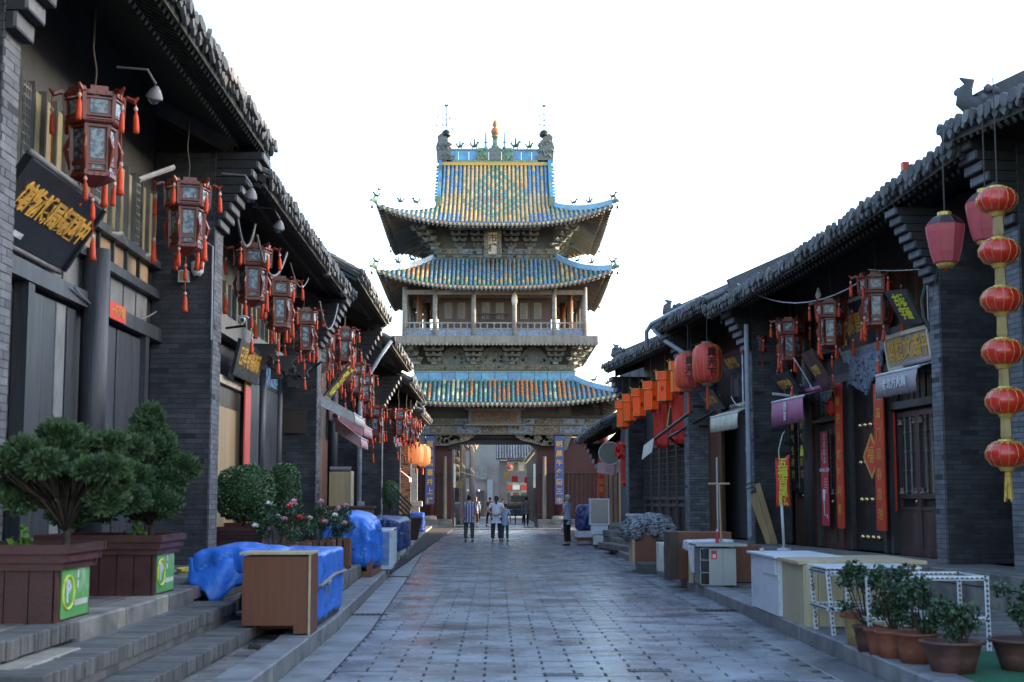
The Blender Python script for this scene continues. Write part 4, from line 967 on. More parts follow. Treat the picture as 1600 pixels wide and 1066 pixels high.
# third left house Y 34..44
h3 = houseL('third shophouse on the left, with pale and pink awnings and a tan cupboard in front', 0)
body(h3, 13.2, 22.8, 1.25, 9.5, 0, 7.8, ye=-.9, ze=7.0)
roof(h3, 13.45, 22.9, -.86, 7.05, .56, 5.2, .22, .21, 'rafendd', 'rafterg', near_verge=False)
pier_L(h3, 22.35, .6, .85, .45, 6.7, 160)
facade(h3, 13.1, 22.3, .90, .45, 7.6)
for i in range(6):
    x = 13.6 + i * .8; f = put('upper_window', MB().box(x, x + .08, .8, .9, 3.9, 5.4).box(x, x + .8, .8, .9, 3.8, 3.9), 'beamgrey', h3); put('pane', MB().box(x + .1, x + .74, .86, .9, 3.95, 5.35), 'yellowp', f)
lbay(h3, 13.6, 16.2, .84, .45, 3.3, 'oldwood', 5); lbay(h3, 17.6, 21.5, .84, .45, 3.3, 'brownwood', 6)
for x, m in ((13.4, 'beamgrey'), (16.9, 'beamgrey'), (21.9, 'woodblue')): put('post', MB().tube([(x, .7, .45), (x, .7, 6)], .15, 8), m, h3, True)
tag(put('red_couplet', MB().box(-.13, .13, -.02, 0, 0, 2.3), 'red', None, loc=LP(16.4, .66, .8), rot=(0, 0, R(90))), 'narrow red and gold couplet under the pale awning on the left', 'couplet')
tag(put('red_couplet', MB().box(-.2, .2, -.02, 0, 0, 1.4), 'red', None, loc=LP(17.1, .62, 1.9), rot=(0, 0, R(90))), 'short red couplet beside the tan cupboard', 'couplet')
def awning(lab, loc, rz, L_, m, out=.75, drop=.45, fr=.32, scallop=True, roller=True, txt=None, flap=False, z=0):
    """folding awning: roller against the wall, sloping cloth with a pleated, scalloped valance; local x along, -y outwards"""
    t = thing('awning', lab, 'awning', loc, rz)
    n = max(8, int(L_ / .05)); mb = MB(); P = []
    for i in range(n + 1):
        x = -L_ / 2 + L_ * i / n; w = .012 * math.sin(i * 2.1) + .006 * math.sin(i * .7)
        e = -drop - fr + (.035 * abs(math.sin(i * math.pi / 3)) if scallop else .01 * math.sin(i))
        P += [(x, 0, 0), (x, -out, -drop + w * .3), (x + w * .4, -out - .02 + w, -drop - fr * .5), (x, -out - .01 + w * 1.5, e)]
    mb.add(P, [(4 * i + j, 4 * i + 4 + j, 4 * i + 5 + j, 4 * i + 1 + j) for i in range(n) for j in range(3)])
    c = put('cloth', mb, m, t, True); sd = c.modifiers.new('thickness', 'SOLIDIFY'); sd.thickness = .006
    put('front_bar', MB().tube([(-L_ / 2, -out, -drop), (L_ / 2 + .06, -out, -drop)], .025, 8), 'white', t, True)
    if roller: put('roller', MB().tube([(-L_ / 2, .02, .06), (L_ / 2, .02, .06)], .055, 8), m, t, True)
    for s in (-1, 1): put('arm', MB().tube([(s * L_ / 2 * .92, 0, -.3), (s * L_ / 2 * .92, -out, -drop)], .015, 5), 'blackm', t)
    if flap:
        for s in (-1, 1): e_ = s * (L_ / 2 - .02); put('side_flap', MB().hexa([(e_ - .01, 0, -.02), (e_ + .01, 0, -.02), (e_ + .01, 0, -fr * 1.2), (e_ - .01, 0, -fr * 1.2), (e_ - .01, -out, -drop), (e_ + .01, -out, -drop), (e_ + .01, -out, -drop - fr * .9), (e_ - .01, -out, -drop - fr * .9)]), m, t)
    if txt: text(txt[0], txt[1], 'white', t, (0, -out - .055, -drop - fr * .5), (R(90), 0, 0), vertical=txt[2], gap=1.0)
    return t
a1 = awning('pale board awning over the oldwood door on the left', LP(14.4, .15, 4.15), R(90), 2.6, 'offwhite', .95, .55, .24, False, False, flap=True)
a1['label'] = 'pale grey awning with wooden underside, nearest of the left awnings'
awning('whitish awning with pink lower edge, middle of the left awnings', LP(17.3, .15, 3.98), R(90), 2.4, 'awnpink', .9, .50, .3, flap=True)
awning('small dusty pink awning below the others on the left', LP(16.2, -.1, 3.62), R(90), 1.8, 'awnpink', .65, .5, .28, flap=True)
yb = thing('hanging_banner', 'dark leaning sign with yellow-green calligraphy above the left awnings', 'sign', (-4.0, 36.6, 4.55)); yb.matrix_world = Matrix.Translation((-4.0, 36.4, 4.55)) @ Matrix.Rotation(R(90), 4, 'Z') @ Matrix.Rotation(R(38), 4, 'X')
put('board', MB().box(-.62, .62, 0, .05, -.56, .56), 'signgrey', yb); put('yellow_band', MB().box(-.62, .62, -.006, 0, .38, .46), 'yellow', yb); put('yellow_band', MB().box(-.62, .62, -.006, 0, -.55, -.5), 'yellow', yb)
text('老陈\n醋坊', .38, 'yellow', yb, (0, -.008, -.05), (R(90), 0, 0), bold=.014)
# fourth left house with downpipe: Y 44..53
h4 = houseL('low shophouse on the left with a curved tiled gable and a blue-grey downpipe', 0)
body(h4, 22.9, 32, 1.25, 8, 0, 7.1, ye=-1.0, ze=6.4)
roof(h4, 22.9, 32.3, -1.0, 6.45, .5, 4.6, .22, .23, 'rafendd', 'rafter', ornament=(22.9,), near_verge=True)
pier_L(h4, 31.5, .7, .95, .3, 6.1, 90)
facade(h4, 22.9, 31.5, .95, .3, 7.1, 'brick'); pier_L(h4, 23.0, .5, .95, .3, 6.2, 110)
mb = MB().box(26.2, 27.6, .86, .95, .3, 3.0); put('door', mb, 'tanwood', h4)
dp = MB().tube([(0, -.3, 6.35), (.0, .0, 6.0), (0, .62, 5.1), (0, .66, 4.9), (0, .66, .35)], .06, 8)
dp = MB().tube([(-3.25, 43.9, 6.45), (-3.6, 43.7, 5.9), (-4.1, 43.25, 4.95), (-4.12, 43.2, 4.7), (-4.12, 43.2, .4)], .065, 8); tag(put('downpipe', dp, 'pipe', None, True), 'blue-grey downpipe running down the corner of the fourth left pier', 'pipe')
tag(put('meter_box', MB().bev(-.1, .1, -.05, .05, 0, .3, .02), 'pipe', None, loc=(-4.05, 43.0, 1.2)), 'small grey box fixed on the left downpipe', 'box')
h5 = houseL('fifth shophouse on the left, beyond the downpipe, with brackets of pale bricks', 0)
body(h5, 32.1, 42, 1.25, 7, 0, 6.7, ye=-1.0, ze=6.0)
roof(h5, 32.2, 42.3, -1.0, 6.0, .5, 4.2, .24, .25, 'rafendd', 'rafter', ornament=(32.2, 42.3), second=False)
facade(h5, 32.1, 41.5, .95, .3, 6.6, 'brick'); pier_L(h5, 41.5, .6, .95, .3, 5.8, 60, 'brick')
h6 = houseL('last shophouse on the left before the tower, reddish brick catching the sun', 0)
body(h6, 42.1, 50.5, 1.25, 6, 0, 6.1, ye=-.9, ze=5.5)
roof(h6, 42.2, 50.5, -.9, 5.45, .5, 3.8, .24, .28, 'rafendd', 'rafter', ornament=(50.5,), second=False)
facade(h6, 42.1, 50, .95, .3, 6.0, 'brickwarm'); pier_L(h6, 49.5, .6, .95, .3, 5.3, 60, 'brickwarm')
aw = awning('tiny pink awning on the last left house before the tower', LP(45.5, .3, 2.95), R(90), 1.6, 'awnpink', .5, .4, .2)

# ---------------------------------------------------------------- RIGHT ROW (local x = towards the viewer, y = into the house)
def houseR(lab): return thing('shop_house', lab, 'house', RP(0, 0, 0), RZ, 'old shophouses lining the street')
g0 = houseR('tall shophouse at the right edge with a curled tiled gable ridge')
body(g0, -.05, 16, 1.6, 12, 0, 7.1, .45, run=6.4, ye=-.75, ze=6.6)  # reaches on behind the next house, added length stops a sun leak
roof(g0, 2.2, 14, -.85, 6.75, .46, 6.4, .215, .2, 'rafend', 'rafter', ornament=(2.2,), sag=lambda t: -.18 - .75 * t)
pier_R(g0, 2.6, .5, 1.3, .6, 6.4, 60, corb=8)
facade(g0, 2.5, 12, 1.25, .6, 7.0)
g1 = houseR('long two-bay shophouse on the right with studded black door and many signs')
body(g1, -10.6, -.1, 1.2, 12, 0, 6.6, .45, run=6.4, ye=-.75, ze=5.8)
roof(g1, -10.9, 2.4, -.75, 6.3, .45, 6.4, .215, .20, 'rafendd', 'rafter', sag=lambda t: -.50 + .56 * t ** 1.8)
pier_R(g1, 0, .38, 1.35, .6, 6.0, 300, corb=9)
pier_R(g1, -9.86, .6, .85, .6, 6.0, 180, corb=8)
facade(g1, -9.8, -.3, .98, .6, 6.5)
def glazed_door(par, x0, x1, y, z0, z1, m='purplewood', leaves=2, redside=False):
    w = (x1 - x0) / leaves
    d = put('door', MB().box(x0, x1, y + .02, y + .05, z0, z1), 'black', par)
    for i in range(leaves):
        a = x0 + i * w; b = a + w - .012; zs = z0 + (z1 - z0) * .40
        mb = MB()
        for u in (a, b - .07): mb.box(u, u + .07, y - .04, y + .02, z0, z1)
        for z, h in ((z0, .13), (zs - .22, .06), (zs - .02, .08), (z1 - .10, .10)): mb.box(a + .07, b - .07, y - .035, y + .02, z, z + h)
        mb.bev(a + .11, b - .11, -1, -.9, 0, 1, .01) if False else None
        put('door_leaf', mb, m, d)
        put('door_panel', MB().box(a + .075, b - .075, y - .015, y + .015, z0 + .13, zs - .22), m, d)
        put('pane', MB().box(a + .075, b - .075, y + .0, y + .015, zs + .06, z1 - .1), 'glass', d)
        lt = MB()
        for k in (1, 2):
            u = a + .07 + (w - .14) * k / 3; lt.tube([(u, y - .02, zs + .06), (u, y - .02, z1 - .1)], .018, 5)
            for f in (.03, .3, .55, .8, .97): z = zs + .06 + (z1 - zs - .16) * f; lt.lathe([(.01, -.03), (.035, 0), (.01, .03)], 6, (u, y - .02, z))
        for u in (a + .13, b - .13):
            for z in (zs + .12, z1 - .18): lt.lathe([(.06, -.05), (.03, 0), (.05, .05)], 6, (u, y - .02, z))
        put('turned_bars', lt, 'oldwood', d)
    put('door_knob', MB().lathe([(.02, 0), (.03, .03), (.01, .06)], 8, (x0 + w, y - .08, z0 + (z1 - z0) * .36)), 'brass', d)
    return d
glazed_door(g1, -3.95, -2.15, .92, .58, 3.1, 'purplewood', 2); glazed_door(g1, -2.1, -.4, .92, .58, 3.1, 'purplewood', 2)
glazed_door(g1, -7.95, -6.5, .92, .58, 3.1, 'darkbrown', 2)
glazed_door(g1, -9.75, -8.35, .92, .58, 3.45, 'darkbrown', 2)
# studded double door
d = put('studded_door', MB().box(-6.0, -4.45, .88, .93, .6, 3.75), 'woodblack', g1)
for i in range(2): put('door_leaf', MB().bev(0, .765, 0, 3.14, 0, .03, .008), 'woodblack', d, loc=(-5.995 + i * .775, .88, .605), rot=(R(90), 0, 0))
SM = MB().lathe([(.055, 0), (.055, .012), (.045, .035), (.02, .052), (.004, .056)], 10).mesh('stud', 'brass', True)
for z in (.85, 1.55, 2.25, 2.95):
    for x in (-5.62, -5.36, -5.08, -4.82): link('stud', SM, d, (x, .85, z), (R(90), 0, 0))
fr = MB()
for x in (-8.05, -6.42, -6.1, -4.38, -4.05): fr.box(x - .06, x + .06, .78, .95, .6, 3.9)
fr.box(-9.8, -.3, .76, .95, 3.5 + .35, 4.0); fr.box(-9.8, -.3, .76, .95, 4.5, 4.62); fr.box(-4.1, -.3, .78, .95, 3.15, 3.28); fr.box(-8.0, -6.4, .80, .95, 3.12, 3.24)
put('timber_frame', fr, 'wood', g1)
put('maroon_trim', MB().box(-8.14, -8.0, .74, .78, .6, 3.6).box(-6.5, -6.38, .74, .78, .6, 3.3).box(-8.0, -6.5, .70, .80, 3.12, 3.18), 'maroon', g1)
mb = MB()
for k in range(6): mb.box(-7.9 + k * .27, -7.88 + k * .27, .86, .90, 3.24, 3.84)
for k in range(3): mb.box(-7.95, -6.45, .865, .895, 3.34 + k * .2, 3.36 + k * .2)
tw = put('transom_window', mb, 'oldwood', g1); put('pane', MB().box(-7.9, -7.4, .91, .93, 3.3, 3.8), 'glassb', tw)
mb = MB()
for k in range(14): mb.box(-3.95 + k * .26, -3.93 + k * .26, .86, .90, 3.3, 3.84)
put('transom_window', mb, 'brownwood', g1)
for x in (-8.0, -4.22): pass
put('post', MB().tube([(-8.2, .72, .6), (-8.2, .72, 5.6)], .14, 10), 'wood', g1, True)
# carved pendant over the studded door
mb = MB(); mb.extr([(-.8, 0), (.8, 0), (.8, -.28), (.55, -.42), (.35, -.48), (0, -.78), (-.35, -.48), (-.55, -.42), (-.8, -.28)], .70, .74, lambda u, v, w: (-4.95 + u, w, 4.26 + v))
for k in range(70): u = rnd.uniform(-.75, .75); mb.obox((-4.95 + u, .685, 4.2 - rnd.uniform(0, .35 + .3 * (1 - abs(u)))), (.10, .05, .08), (0, rnd.random() * 3, 0))
put('carved_pendant', mb, 'bluegreyp', g1)
put('upper_panels', MB().box(-9.8, -.3, .90, .955, 4.64, 5.6), 'brownb', g1)
for i in range(12): x = -9.6 + i * .75; put('upper_window', MB().box(x, x + .05, .84, .9, 4.64, 5.6).box(x + .3, x + .33, .85, .9, 4.64, 5.6), 'brownwood', g1)
# couplets
c2 = thing('couplet_board', 'long red couplet board with gold flecks beside the studded door, the nearer one', 'couplet', RP(-4.18, .66, 1.0), RZ); put('board', MB().box(-.22, .22, -.03, 0, 0, 2.65), 'redd', c2); text('福满门庭春意浓', .24, 'goldp', c2, (0, -.036, 1.35), (R(90), 0, 0), vertical=True, gap=1.5)
c1 = thing('couplet_board', 'long red couplet board with gold flecks beside the studded door, the farther one', 'couplet', RP(-6.25, .66, 1.0), RZ); put('board', MB().box(-.18, .18, -.03, 0, 0, 2.82), 'redd', c1); text('财进家宅岁月新', .22, 'goldp', c1, (0, -.036, 1.4), (R(90), 0, 0), vertical=True, gap=1.6)
for x, lb in ((-.55, 'red paper strip down the nearest glazed door, beside the brick pier'), (-3.98, 'thin red paper strip at the far edge of the nearest glazed door')):
    tag(put('red_strip', MB().box(-.06, .06, -.01, 0, 0, 1.75), 'red', None, loc=RP(x, .84, 1.35), rot=(0, 0, RZ)), lb, 'couplet')
ds = thing('fortune_diamond', 'red and gold fortune diamond hung on the studded door', 'poster', RP(-4.75, .72, 2.35), RZ)
mb = MB(); mb.extr([(0, -.42), (.42, 0), (0, .42), (-.42, 0)], -.02, 0, lambda u, v, w: (u, w, v)); put('diamond', mb, 'goldp', ds); mb = MB(); mb.extr([(0, -.33), (.33, 0), (0, .33), (-.33, 0)], -.028, -.02, lambda u, v, w: (u, w, v)); put('field', mb, 'orange' if False else 'red', ds); text('福', .34, 'goldp', ds, (0, -.032, 0), (R(90), 0, 0))
bn = thing('shop_banner', 'tall crimson banner with pale lettering and a white hand shape on the glazed door', 'banner', RP(-7.5, .78, 1.03), RZ)
put('cloth', MB().box(-.22, .22, -.01, 0, 0, 1.9), 'banner', bn); text('GONG CEN', .105, 'white', bn, (0, -.014, 1.12), (R(90), 0, 0), bold=.003, ext=.002)
text('宫廷糕点', .15, 'white', bn, (.03, -.014, 1.55), (R(90), 0, 0), vertical=True, ext=.002)
put('white_outline', MB().box(-.13, -.11, -.013, -.011, 1.33, 1.5), 'white', bn)
for k in range(6): put('text_line', MB().box(-.02 - .02 * (k % 3), .15, -.013, -.011, .93 - k * .055, .945 - k * .055), 'offwhite', bn)
mb = MB().lathe([(.01, 0), (.07, .03), (.08, .12), (.07, .22), (.01, .26)], 10, (0, 0, 0), 0, 1, .12); put('white_shape', mb, 'white', bn, True, loc=(-.06, -.012, .48)); put('white_shape', MB().tube([(-.06, -.012, .48), (-.04, -.012, .2), (.1, -.012, .22), (.16, -.012, .15)], .012, 5), 'white', bn)
for x, lb in ((-9.55, 'farther'), (-8.95, 'nearer')):
    t = tag(put('gilt_couplet', MB().box(-.1, .1, -.03, 0, 0, 1.7), 'black', None, loc=RP(x, .82, 1.75), rot=(0, 0, RZ)), 'narrow black couplet with gold characters on the door behind the red flag, the %s one' % lb, 'couplet'); text('和气生财兴', .2, 'gold', t, (0, -.034, .85), (R(90), 0, 0), vertical=True, gap=1.3)
tag(put('padlock', MB().bev(-.06, .06, -.03, .0, 0, .16, .02).tube([(-.03, -.015, .15), (-.03, -.015, .22), (.03, -.015, .22), (.03, -.015, .15)], .01, 5), 'yellow', None, loc=RP(-8.1, .52, 2.45), rot=(0, 0, RZ)), 'small yellow padlock tag hanging on a dark post', 'padlock')
rk = thing('paper_knot', 'small red and gold paper ornament in the transom window', 'ornament', RP(-6.95, .76, 3.4), RZ); put('knot', MB().lathe([(.02, -.2), (.10, -.12), (.13, 0), (.10, .12), (.02, .2)], 8), 'red', rk)
put('cord', MB().tube([(0, 0, .2), (0, 0, .38)], .01, 4), 'goldp', rk)
# signs hung on the right
def sign(lab, x, y, z, w, h, m, rx=0, ry=0, rzo=0, txt=None, sz=.3, tm='goldp', frame=None, name='shop_sign', vert=False, bold=.008, th=.05, shear=0):
    t = thing(name, lab, 'sign', RP(x, y, z)); t.matrix_world = Matrix.Translation(RP(x, y, z)) @ Matrix.Rotation(RZ + R(rzo), 4, 'Z') @ Matrix.Rotation(R(ry), 4, 'Y') @ Matrix.Rotation(R(rx), 4, 'X')
    put('board', MB().box(-w / 2, w / 2, 0, th, -h / 2, h / 2), m, t)
    if frame:
        f = MB().box(-w / 2 - .04, w / 2 + .04, -.03, th, h / 2 + .001, h / 2 + .07).box(-w / 2 - .04, w / 2 + .04, -.03, th, -h / 2 - .07, -h / 2 - .001)
        f.box(-w / 2 - .07, -w / 2 - .001, -.028, th, -h / 2, h / 2).box(w / 2 + .001, w / 2 + .07, -.028, th, -h / 2, h / 2); put('frame', f, frame, t)
    if txt: text(txt, sz, tm, t, (0, -.007, 0), (R(90), 0, 0), vertical=vert, bold=bold, shear=shear)
    return t
sign('large gold-faced sign with dark reflections above the grey awning', -2.72, .62, 4.12, 1.75, .5, 'mirror', 7, 0, 0, '閣藝文遙平', .38, 'yellowp' if False else 'goldp', 'plaster')
sign('dark slanting sign with three columns of yellow-green calligraphy beside the air box', -2.1, .3, 4.75, .9, .62, 'signgrey', 30, 6, 0, '古玩\n字画', .24, 'yellow', None)
bs = sign('huge dark teal signboard with gold cloud carvings, over the studded door', -5.1, .66, 4.85, 2.3, .85, 'signnavy', 12, 0, 0, '源昌隆', .40, 'goldp', 'greywood')
sc = MB()
for k in range(26): sc.tube([(rnd.uniform(-.9, .9), -.02, rnd.choice([rnd.uniform(.2, .4), rnd.uniform(-.42, -.22)])) for _ in range(1)] * 1 + [(0, 0, 0)], .001, 3) if False else sc.obox((rnd.uniform(-1.05, -.5), -.02, rnd.uniform(-.3, .38)), (.12, .03, .05), (0, rnd.random() * 3, 0))
put('gilt_carving', sc, 'goldp', bs, kind='stuff')
put('lower_carving', MB().box(-1.1, 1.1, -.04, .02, -.64, -.5), 'bluegreyp', bs)
sign('maroon leaning signboard with faint gold characters and a white label strip', -5.9, .1, 4.02, .95, .85, 'signmar', 30, 0, -8, '推光漆', .2, 'goldp', None)
wl_ = thing('label_strip', 'white label strip with black print along the maroon signboard', 'label', RP(-6.35, .02, 4.0)); wl_.matrix_world = Matrix.Translation(RP(-6.28, -.05, 4.0)) @ Matrix.Rotation(RZ + R(-8), 4, 'Z') @ Matrix.Rotation(R(30), 4, 'X'); put('strip', MB().box(-.05, .05, 0, .01, -.36, .36), 'white', wl_); text('平遥推光漆器', .085, 'black', wl_, (0, -.006, 0), (R(90), 0, 0), vertical=True, ext=.002)
sign('black slanting sign with small gold characters above the purple awning', -8.3, .25, 3.95, 1.25, .5, 'signblack', 34, 0, 0, '平遥牛肉', .2, 'goldp', None)
sign('dark blue-grey signboard with gold lettering, upper one behind the red lanterns', -12.1, .2, 4.75, 2.2, .55, 'signnavy', 36, 0, 0, '永隆號', .3, 'goldp', None)
sign('dark signboard with small gilt characters under the tall red lanterns', -13.3, .0, 3.95, 1.3, .55, 'signnavy', 34, 0, 0, '古城客栈', .22, 'goldp', None)
sign('small dark sign with gold print near the white conduit', -11.0, .3, 4.05, .9, .45, 'signnavy', 34, 0, 0, '茶庄', .22, 'goldp', None)
awning('small grey folding awning with white characters beside the near right pier', RP(-1.75, .5, 3.78), RZ, 1.75, 'awngrey', .5, .14, .40, txt=('老北方火鍋店'[0:5], .2, False))
awning('purple folding awning with pale vertical characters', RP(-7.3, .5, 3.72), RZ, 2.0, 'awnpurple', .55, .15, .52, txt=('酒茶', .2, True))
awning('cream tattered awning over the farther right door', RP(-12.2, .5, 3.75), RZ, 2.4, 'awncream', .5, .2, .38, False)
# middle house between the two piers
g2 = houseR('shophouse on the right behind the two tall red lanterns, with brown boards')
body(g2, -16.6, -10.7, 1.2, 11, 0, 6.8, .45, run=6.4, ye=-.75, ze=6.05)
roof(g2, -16.3, -10.95, -.72, 6.06, .45, 6.4, .22, .22, 'rafendd', 'rafter', ornament=(-16.3,))
facade(g2, -16.5, -10.5, .98, .6, 6.7)
glazed_door(g2, -13.4, -10.6, .9, .6, 3.3, 'wood', 4)
b = put('board_wall', MB().box(-17.0, -14.4, .56, .62, .6, 4.2), 'darkbrown', g2); planks(b, -17.0, -14.4, .56, .6, 4.2, 'brownwood', 7)
pier_R(g2, -15.6, .5, .62, .6, 6.1, 60, 'brickpale', corb=8)
for i in range(7): x = -14.6 + i * .6; f = put('upper_window', MB().box(x, x + .07, .86, .96, 4.1, 5.2), 'beamgrey', g2); put('pane', MB().box(x + .08, x + .56, .93, .96, 4.15, 4.6), 'beamgrey', f)
# lantern house
g3 = houseR('shophouse on the right hung with orange lanterns and red sashes')
body(g3, -29, -16.4, .9, 9, 0, 6.1, .42, run=5.4, ye=-.75, ze=5.7)  # wall prolonged beyond the roof, added to block low sun
roof(g3, -24.0, -15.6, -.62, 5.72, .42, 5.2, .22, .22, 'rafendd', 'rafterg', ornament=(-24.0,))
pier_R(g3, -23.3, .5, .6, .6, 5.4, 90, corb=7, out=.5)
facade(g3, -23.6, -16.5, .58, .6, 6.0)
for i in range(6):
    x = -23.1 + i * 1.08; d = put('lattice_door', MB().box(x, x + 1.0, .5, .56, .6, 3.2), 'black', g3); mb = MB()
    for u in (x, x + .93): mb.box(u, u + .07, .44, .5, .6, 3.2)
    for z in (.6, 1.35, 1.55, 3.1): mb.box(x + .07, x + .93, .45, .5, z, z + .09)
    put('door_leaf', mb, 'wood', d); g = MB()
    for k in range(5): g.box(x + .14 + k * .17, x + .16 + k * .17, .46, .49, 1.64, 3.1)
    for k in range(8): g.box(x + .07, x + .93, .463, .487, 1.75 + k * .17, 1.77 + k * .17)
    put('lattice', g, 'wood', d)
# little house by the tower on the right
g4 = thing('shop_house', 'low little shophouse on the right beside the tower, under the round sign', 'house', (4.7, 58.5, 0), R(-90) , 'old shophouses lining the street')
body(g4, -8, 8, .4, 5, 0, 4.0, run=3, ye=-.9, ze=4.3)
roof(g4, -8.2, 8.3, -.95, 4.25, .5, 3.0, .23, .3, 'rafendd', 'rafter', ornament=(-8.2,), second=False)
pier_R(g4, -6.2, 1.4, .5, .2, 4.1, 60, corb=5, out=.6)
for i, x in enumerate((-4.6, -2.2, .2, 2.6)): put('door', MB().box(x, x + 1.9, .1, .4, .2, 3.1), ('maroon', 'darkbrown', 'black', 'tanwood')[i], g4)
planks(put('door', MB().box(5.0, 6.2, .05, .4, .2, 3.2), 'black', g4), 5.0, 6.2, .04, .2, 3.2, 'tanwood', 4)
# beyond the tower -------------------------------------------------
for (lab, x, y, rz, L_, ze, m) in (('shop with sunlit eaves beyond the tower passage, first on the left', -3.05, 89, 90, 13, 5.2, 'brick'), ('shop with sunlit eaves beyond the tower passage, second on the left', -2.75, 104, 90, 20, 5.9, 'brick'), ('dim shop beyond the tower passage on the right', 3.6, 122, -90, 34, 4.6, 'brick')):
    h = thing('far_shop', lab, 'house', (x, y, 0), R(rz)); put('wall', MB().box(0, L_, 0, 5, 0, ze), m, h)
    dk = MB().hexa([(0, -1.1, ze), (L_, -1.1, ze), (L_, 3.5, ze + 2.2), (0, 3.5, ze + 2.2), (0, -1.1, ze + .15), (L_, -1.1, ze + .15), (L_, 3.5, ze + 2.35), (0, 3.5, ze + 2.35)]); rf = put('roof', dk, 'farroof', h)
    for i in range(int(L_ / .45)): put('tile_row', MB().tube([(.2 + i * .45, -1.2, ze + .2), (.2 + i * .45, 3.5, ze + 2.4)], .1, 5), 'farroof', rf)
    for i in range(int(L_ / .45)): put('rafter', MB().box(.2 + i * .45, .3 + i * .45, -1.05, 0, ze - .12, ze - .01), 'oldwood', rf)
    for i in range(int(L_ / 3)):
        d = put('door', MB().box(.4 + i * 3, 2.6 + i * 3, -.06, -.001, 0, 2.6), 'darkbrown', h); put('window', MB().box(.4 + i * 3, 2.6 + i * 3, -.06, -.001, 2.9, ze - .8), 'woodblue', h); put('post', MB().tube([(3 * i + .2, -.9, 0), (3 * i + .2, -.9, ze)], .09, 6), 'oldwood', h)
fb = thing('tall_building', 'tall grey rendered building seen through the tower passage', 'building', (-2.2, 132, 0)); put('wall', MB().box(-4, 2.75, 0, 10, 0, 11), 'farwall', fb); put('corner_strip', MB().box(2.6, 2.8, -.06, -.001, 0, 11), 'plaster', fb)
for z in (1.8, 3.2, 4.6): put('cable_run', MB().box(-1.2, 1.4, -.05, -.001, z, z + .05), 'cable', fb)
for i in range(4): put('hanging_lamp', MB().lathe([(.02, .1), (.1, .05), (.1, -.05), (.02, -.1)], 6, (-.9 + i * .5, -.4, 2.4)), 'white', fb)
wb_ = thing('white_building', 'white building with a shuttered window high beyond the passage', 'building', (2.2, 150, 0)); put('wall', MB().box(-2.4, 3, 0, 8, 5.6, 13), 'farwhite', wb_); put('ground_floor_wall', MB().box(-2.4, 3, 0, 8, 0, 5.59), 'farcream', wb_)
for i in range(4): put('door', MB().box(-2.2 + i * .9, -1.6 + i * .9, -.06, -.001, 0, 2.3), ('darkbrown', 'woodblue', 'brownwood', 'wood')[i], wb_); put('shop_board', MB().box(-2.25 + i * .9, -1.5 + i * .9, -.1, -.001, 2.6, 3.1), ('goldp', 'redd', 'offwhite', 'redd')[i], wb_); f = put('window', MB().box(-2.0, -1.1, -.08, -.001, 6.2, 8.2), 'beamgrey', wb_); put('shutter', MB().box(-1.7, -1.4, -.12, -.085, 6.3, 8.1), 'pipe', f)
gb = thing('gatehouse', 'small grey gatehouse with a tiled roof and an arch, far beyond the passage', 'gatehouse', (2.2, 126, 0))
put('wall', MB().box(-1.9, -1.2, 0, 2, 0, 5).box(1.3, 3, 0, 2, 0, 5).box(-1.2, 1.3, 0, 2, 3.1, 4.05).box(-1.2, 1.3, 0, .3, 4.9, 5.1), 'farwall', gb)
for i in range(5): put('window', MB().box(-1.1 + i * .48, -.72 + i * .48, .1, .16, 4.1, 4.85), 'greenglaze' if i % 2 else 'offwhite', gb)
rf = put('roof', MB().hexa([(-2.2, -1, 5.0), (3.2, -1, 5.0), (3.2, 1.5, 6.4), (-2.2, 1.5, 6.4), (-2.2, -1, 5.1), (3.2, -1, 5.1), (3.2, 1.5, 6.5), (-2.2, 1.5, 6.5)]), 'tile', gb)
for i in range(22): put('tile_row', MB().tube([(-2.1 + i * .245, -1.05, 5.15), (-2.1 + i * .245, 1.5, 6.5)], .07, 5), 'tile', rf)
for x in (-1.0, 1.25): put('lantern', MB().lathe([(.05, -.2), (.22, -.1), (.25, 0), (.22, .12), (.05, .22)], 8, (x, -1, 4.4)), 'lanred2', gb)
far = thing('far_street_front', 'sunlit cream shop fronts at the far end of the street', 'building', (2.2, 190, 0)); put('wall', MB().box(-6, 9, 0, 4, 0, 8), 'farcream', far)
for i in range(5): put('window', MB().box(-4 + i * 2, -3.2 + i * 2, -.08, -.001, 2.6, 4), 'brownwood', far)
for i in range(9):
    x = -5 + i * 1.5; mb = MB().box(x, x + .9, -.35, -.001, 2.2, 2.5); put('shop_awning', mb, ('redd', 'offwhite', 'woodblue')[i % 3], far); put('door', MB().box(x + .1, x + .8, -.05, -.001, 0, 2.1), 'darkbrown', far)
for (x0, x1, z0, z1, m_) in ((-1.6, -.9, 0, 2.6, 'woodblue'), (-.6, -.1, .3, 2.2, 'beamgrey'), (.4, 1.1, 0, 2.4, 'wood'), (1.4, 1.9, .5, 3.4, 'pipe'), (-1.2, -.2, 3.6, 4.4, 'wood'), (.3, 1.4, 3.4, 4.6, 'beamgrey')): put('wall_patch', MB().box(x0, x1, -.09, -.002, z0, z1), m_, fb)
for i, (x, y, z, w, m_) in enumerate(((1.6, 121, 3.3, .5, 'red'), (2.6, 121, 3.2, .35, 'red'), (3.0, 121, 3.2, .3, 'red'), (.9, 120, 3.6, .5, 'goldp'))): tag(put('hanging_board', MB().box(-w / 2, w / 2, 0, .05, -.25, .25), m_, None, loc=(x, y, z)), ('wide red', 'small red', 'rightmost small red', 'gilt')[i] + ' board hung under the far gatehouse beyond the passage', 'sign')
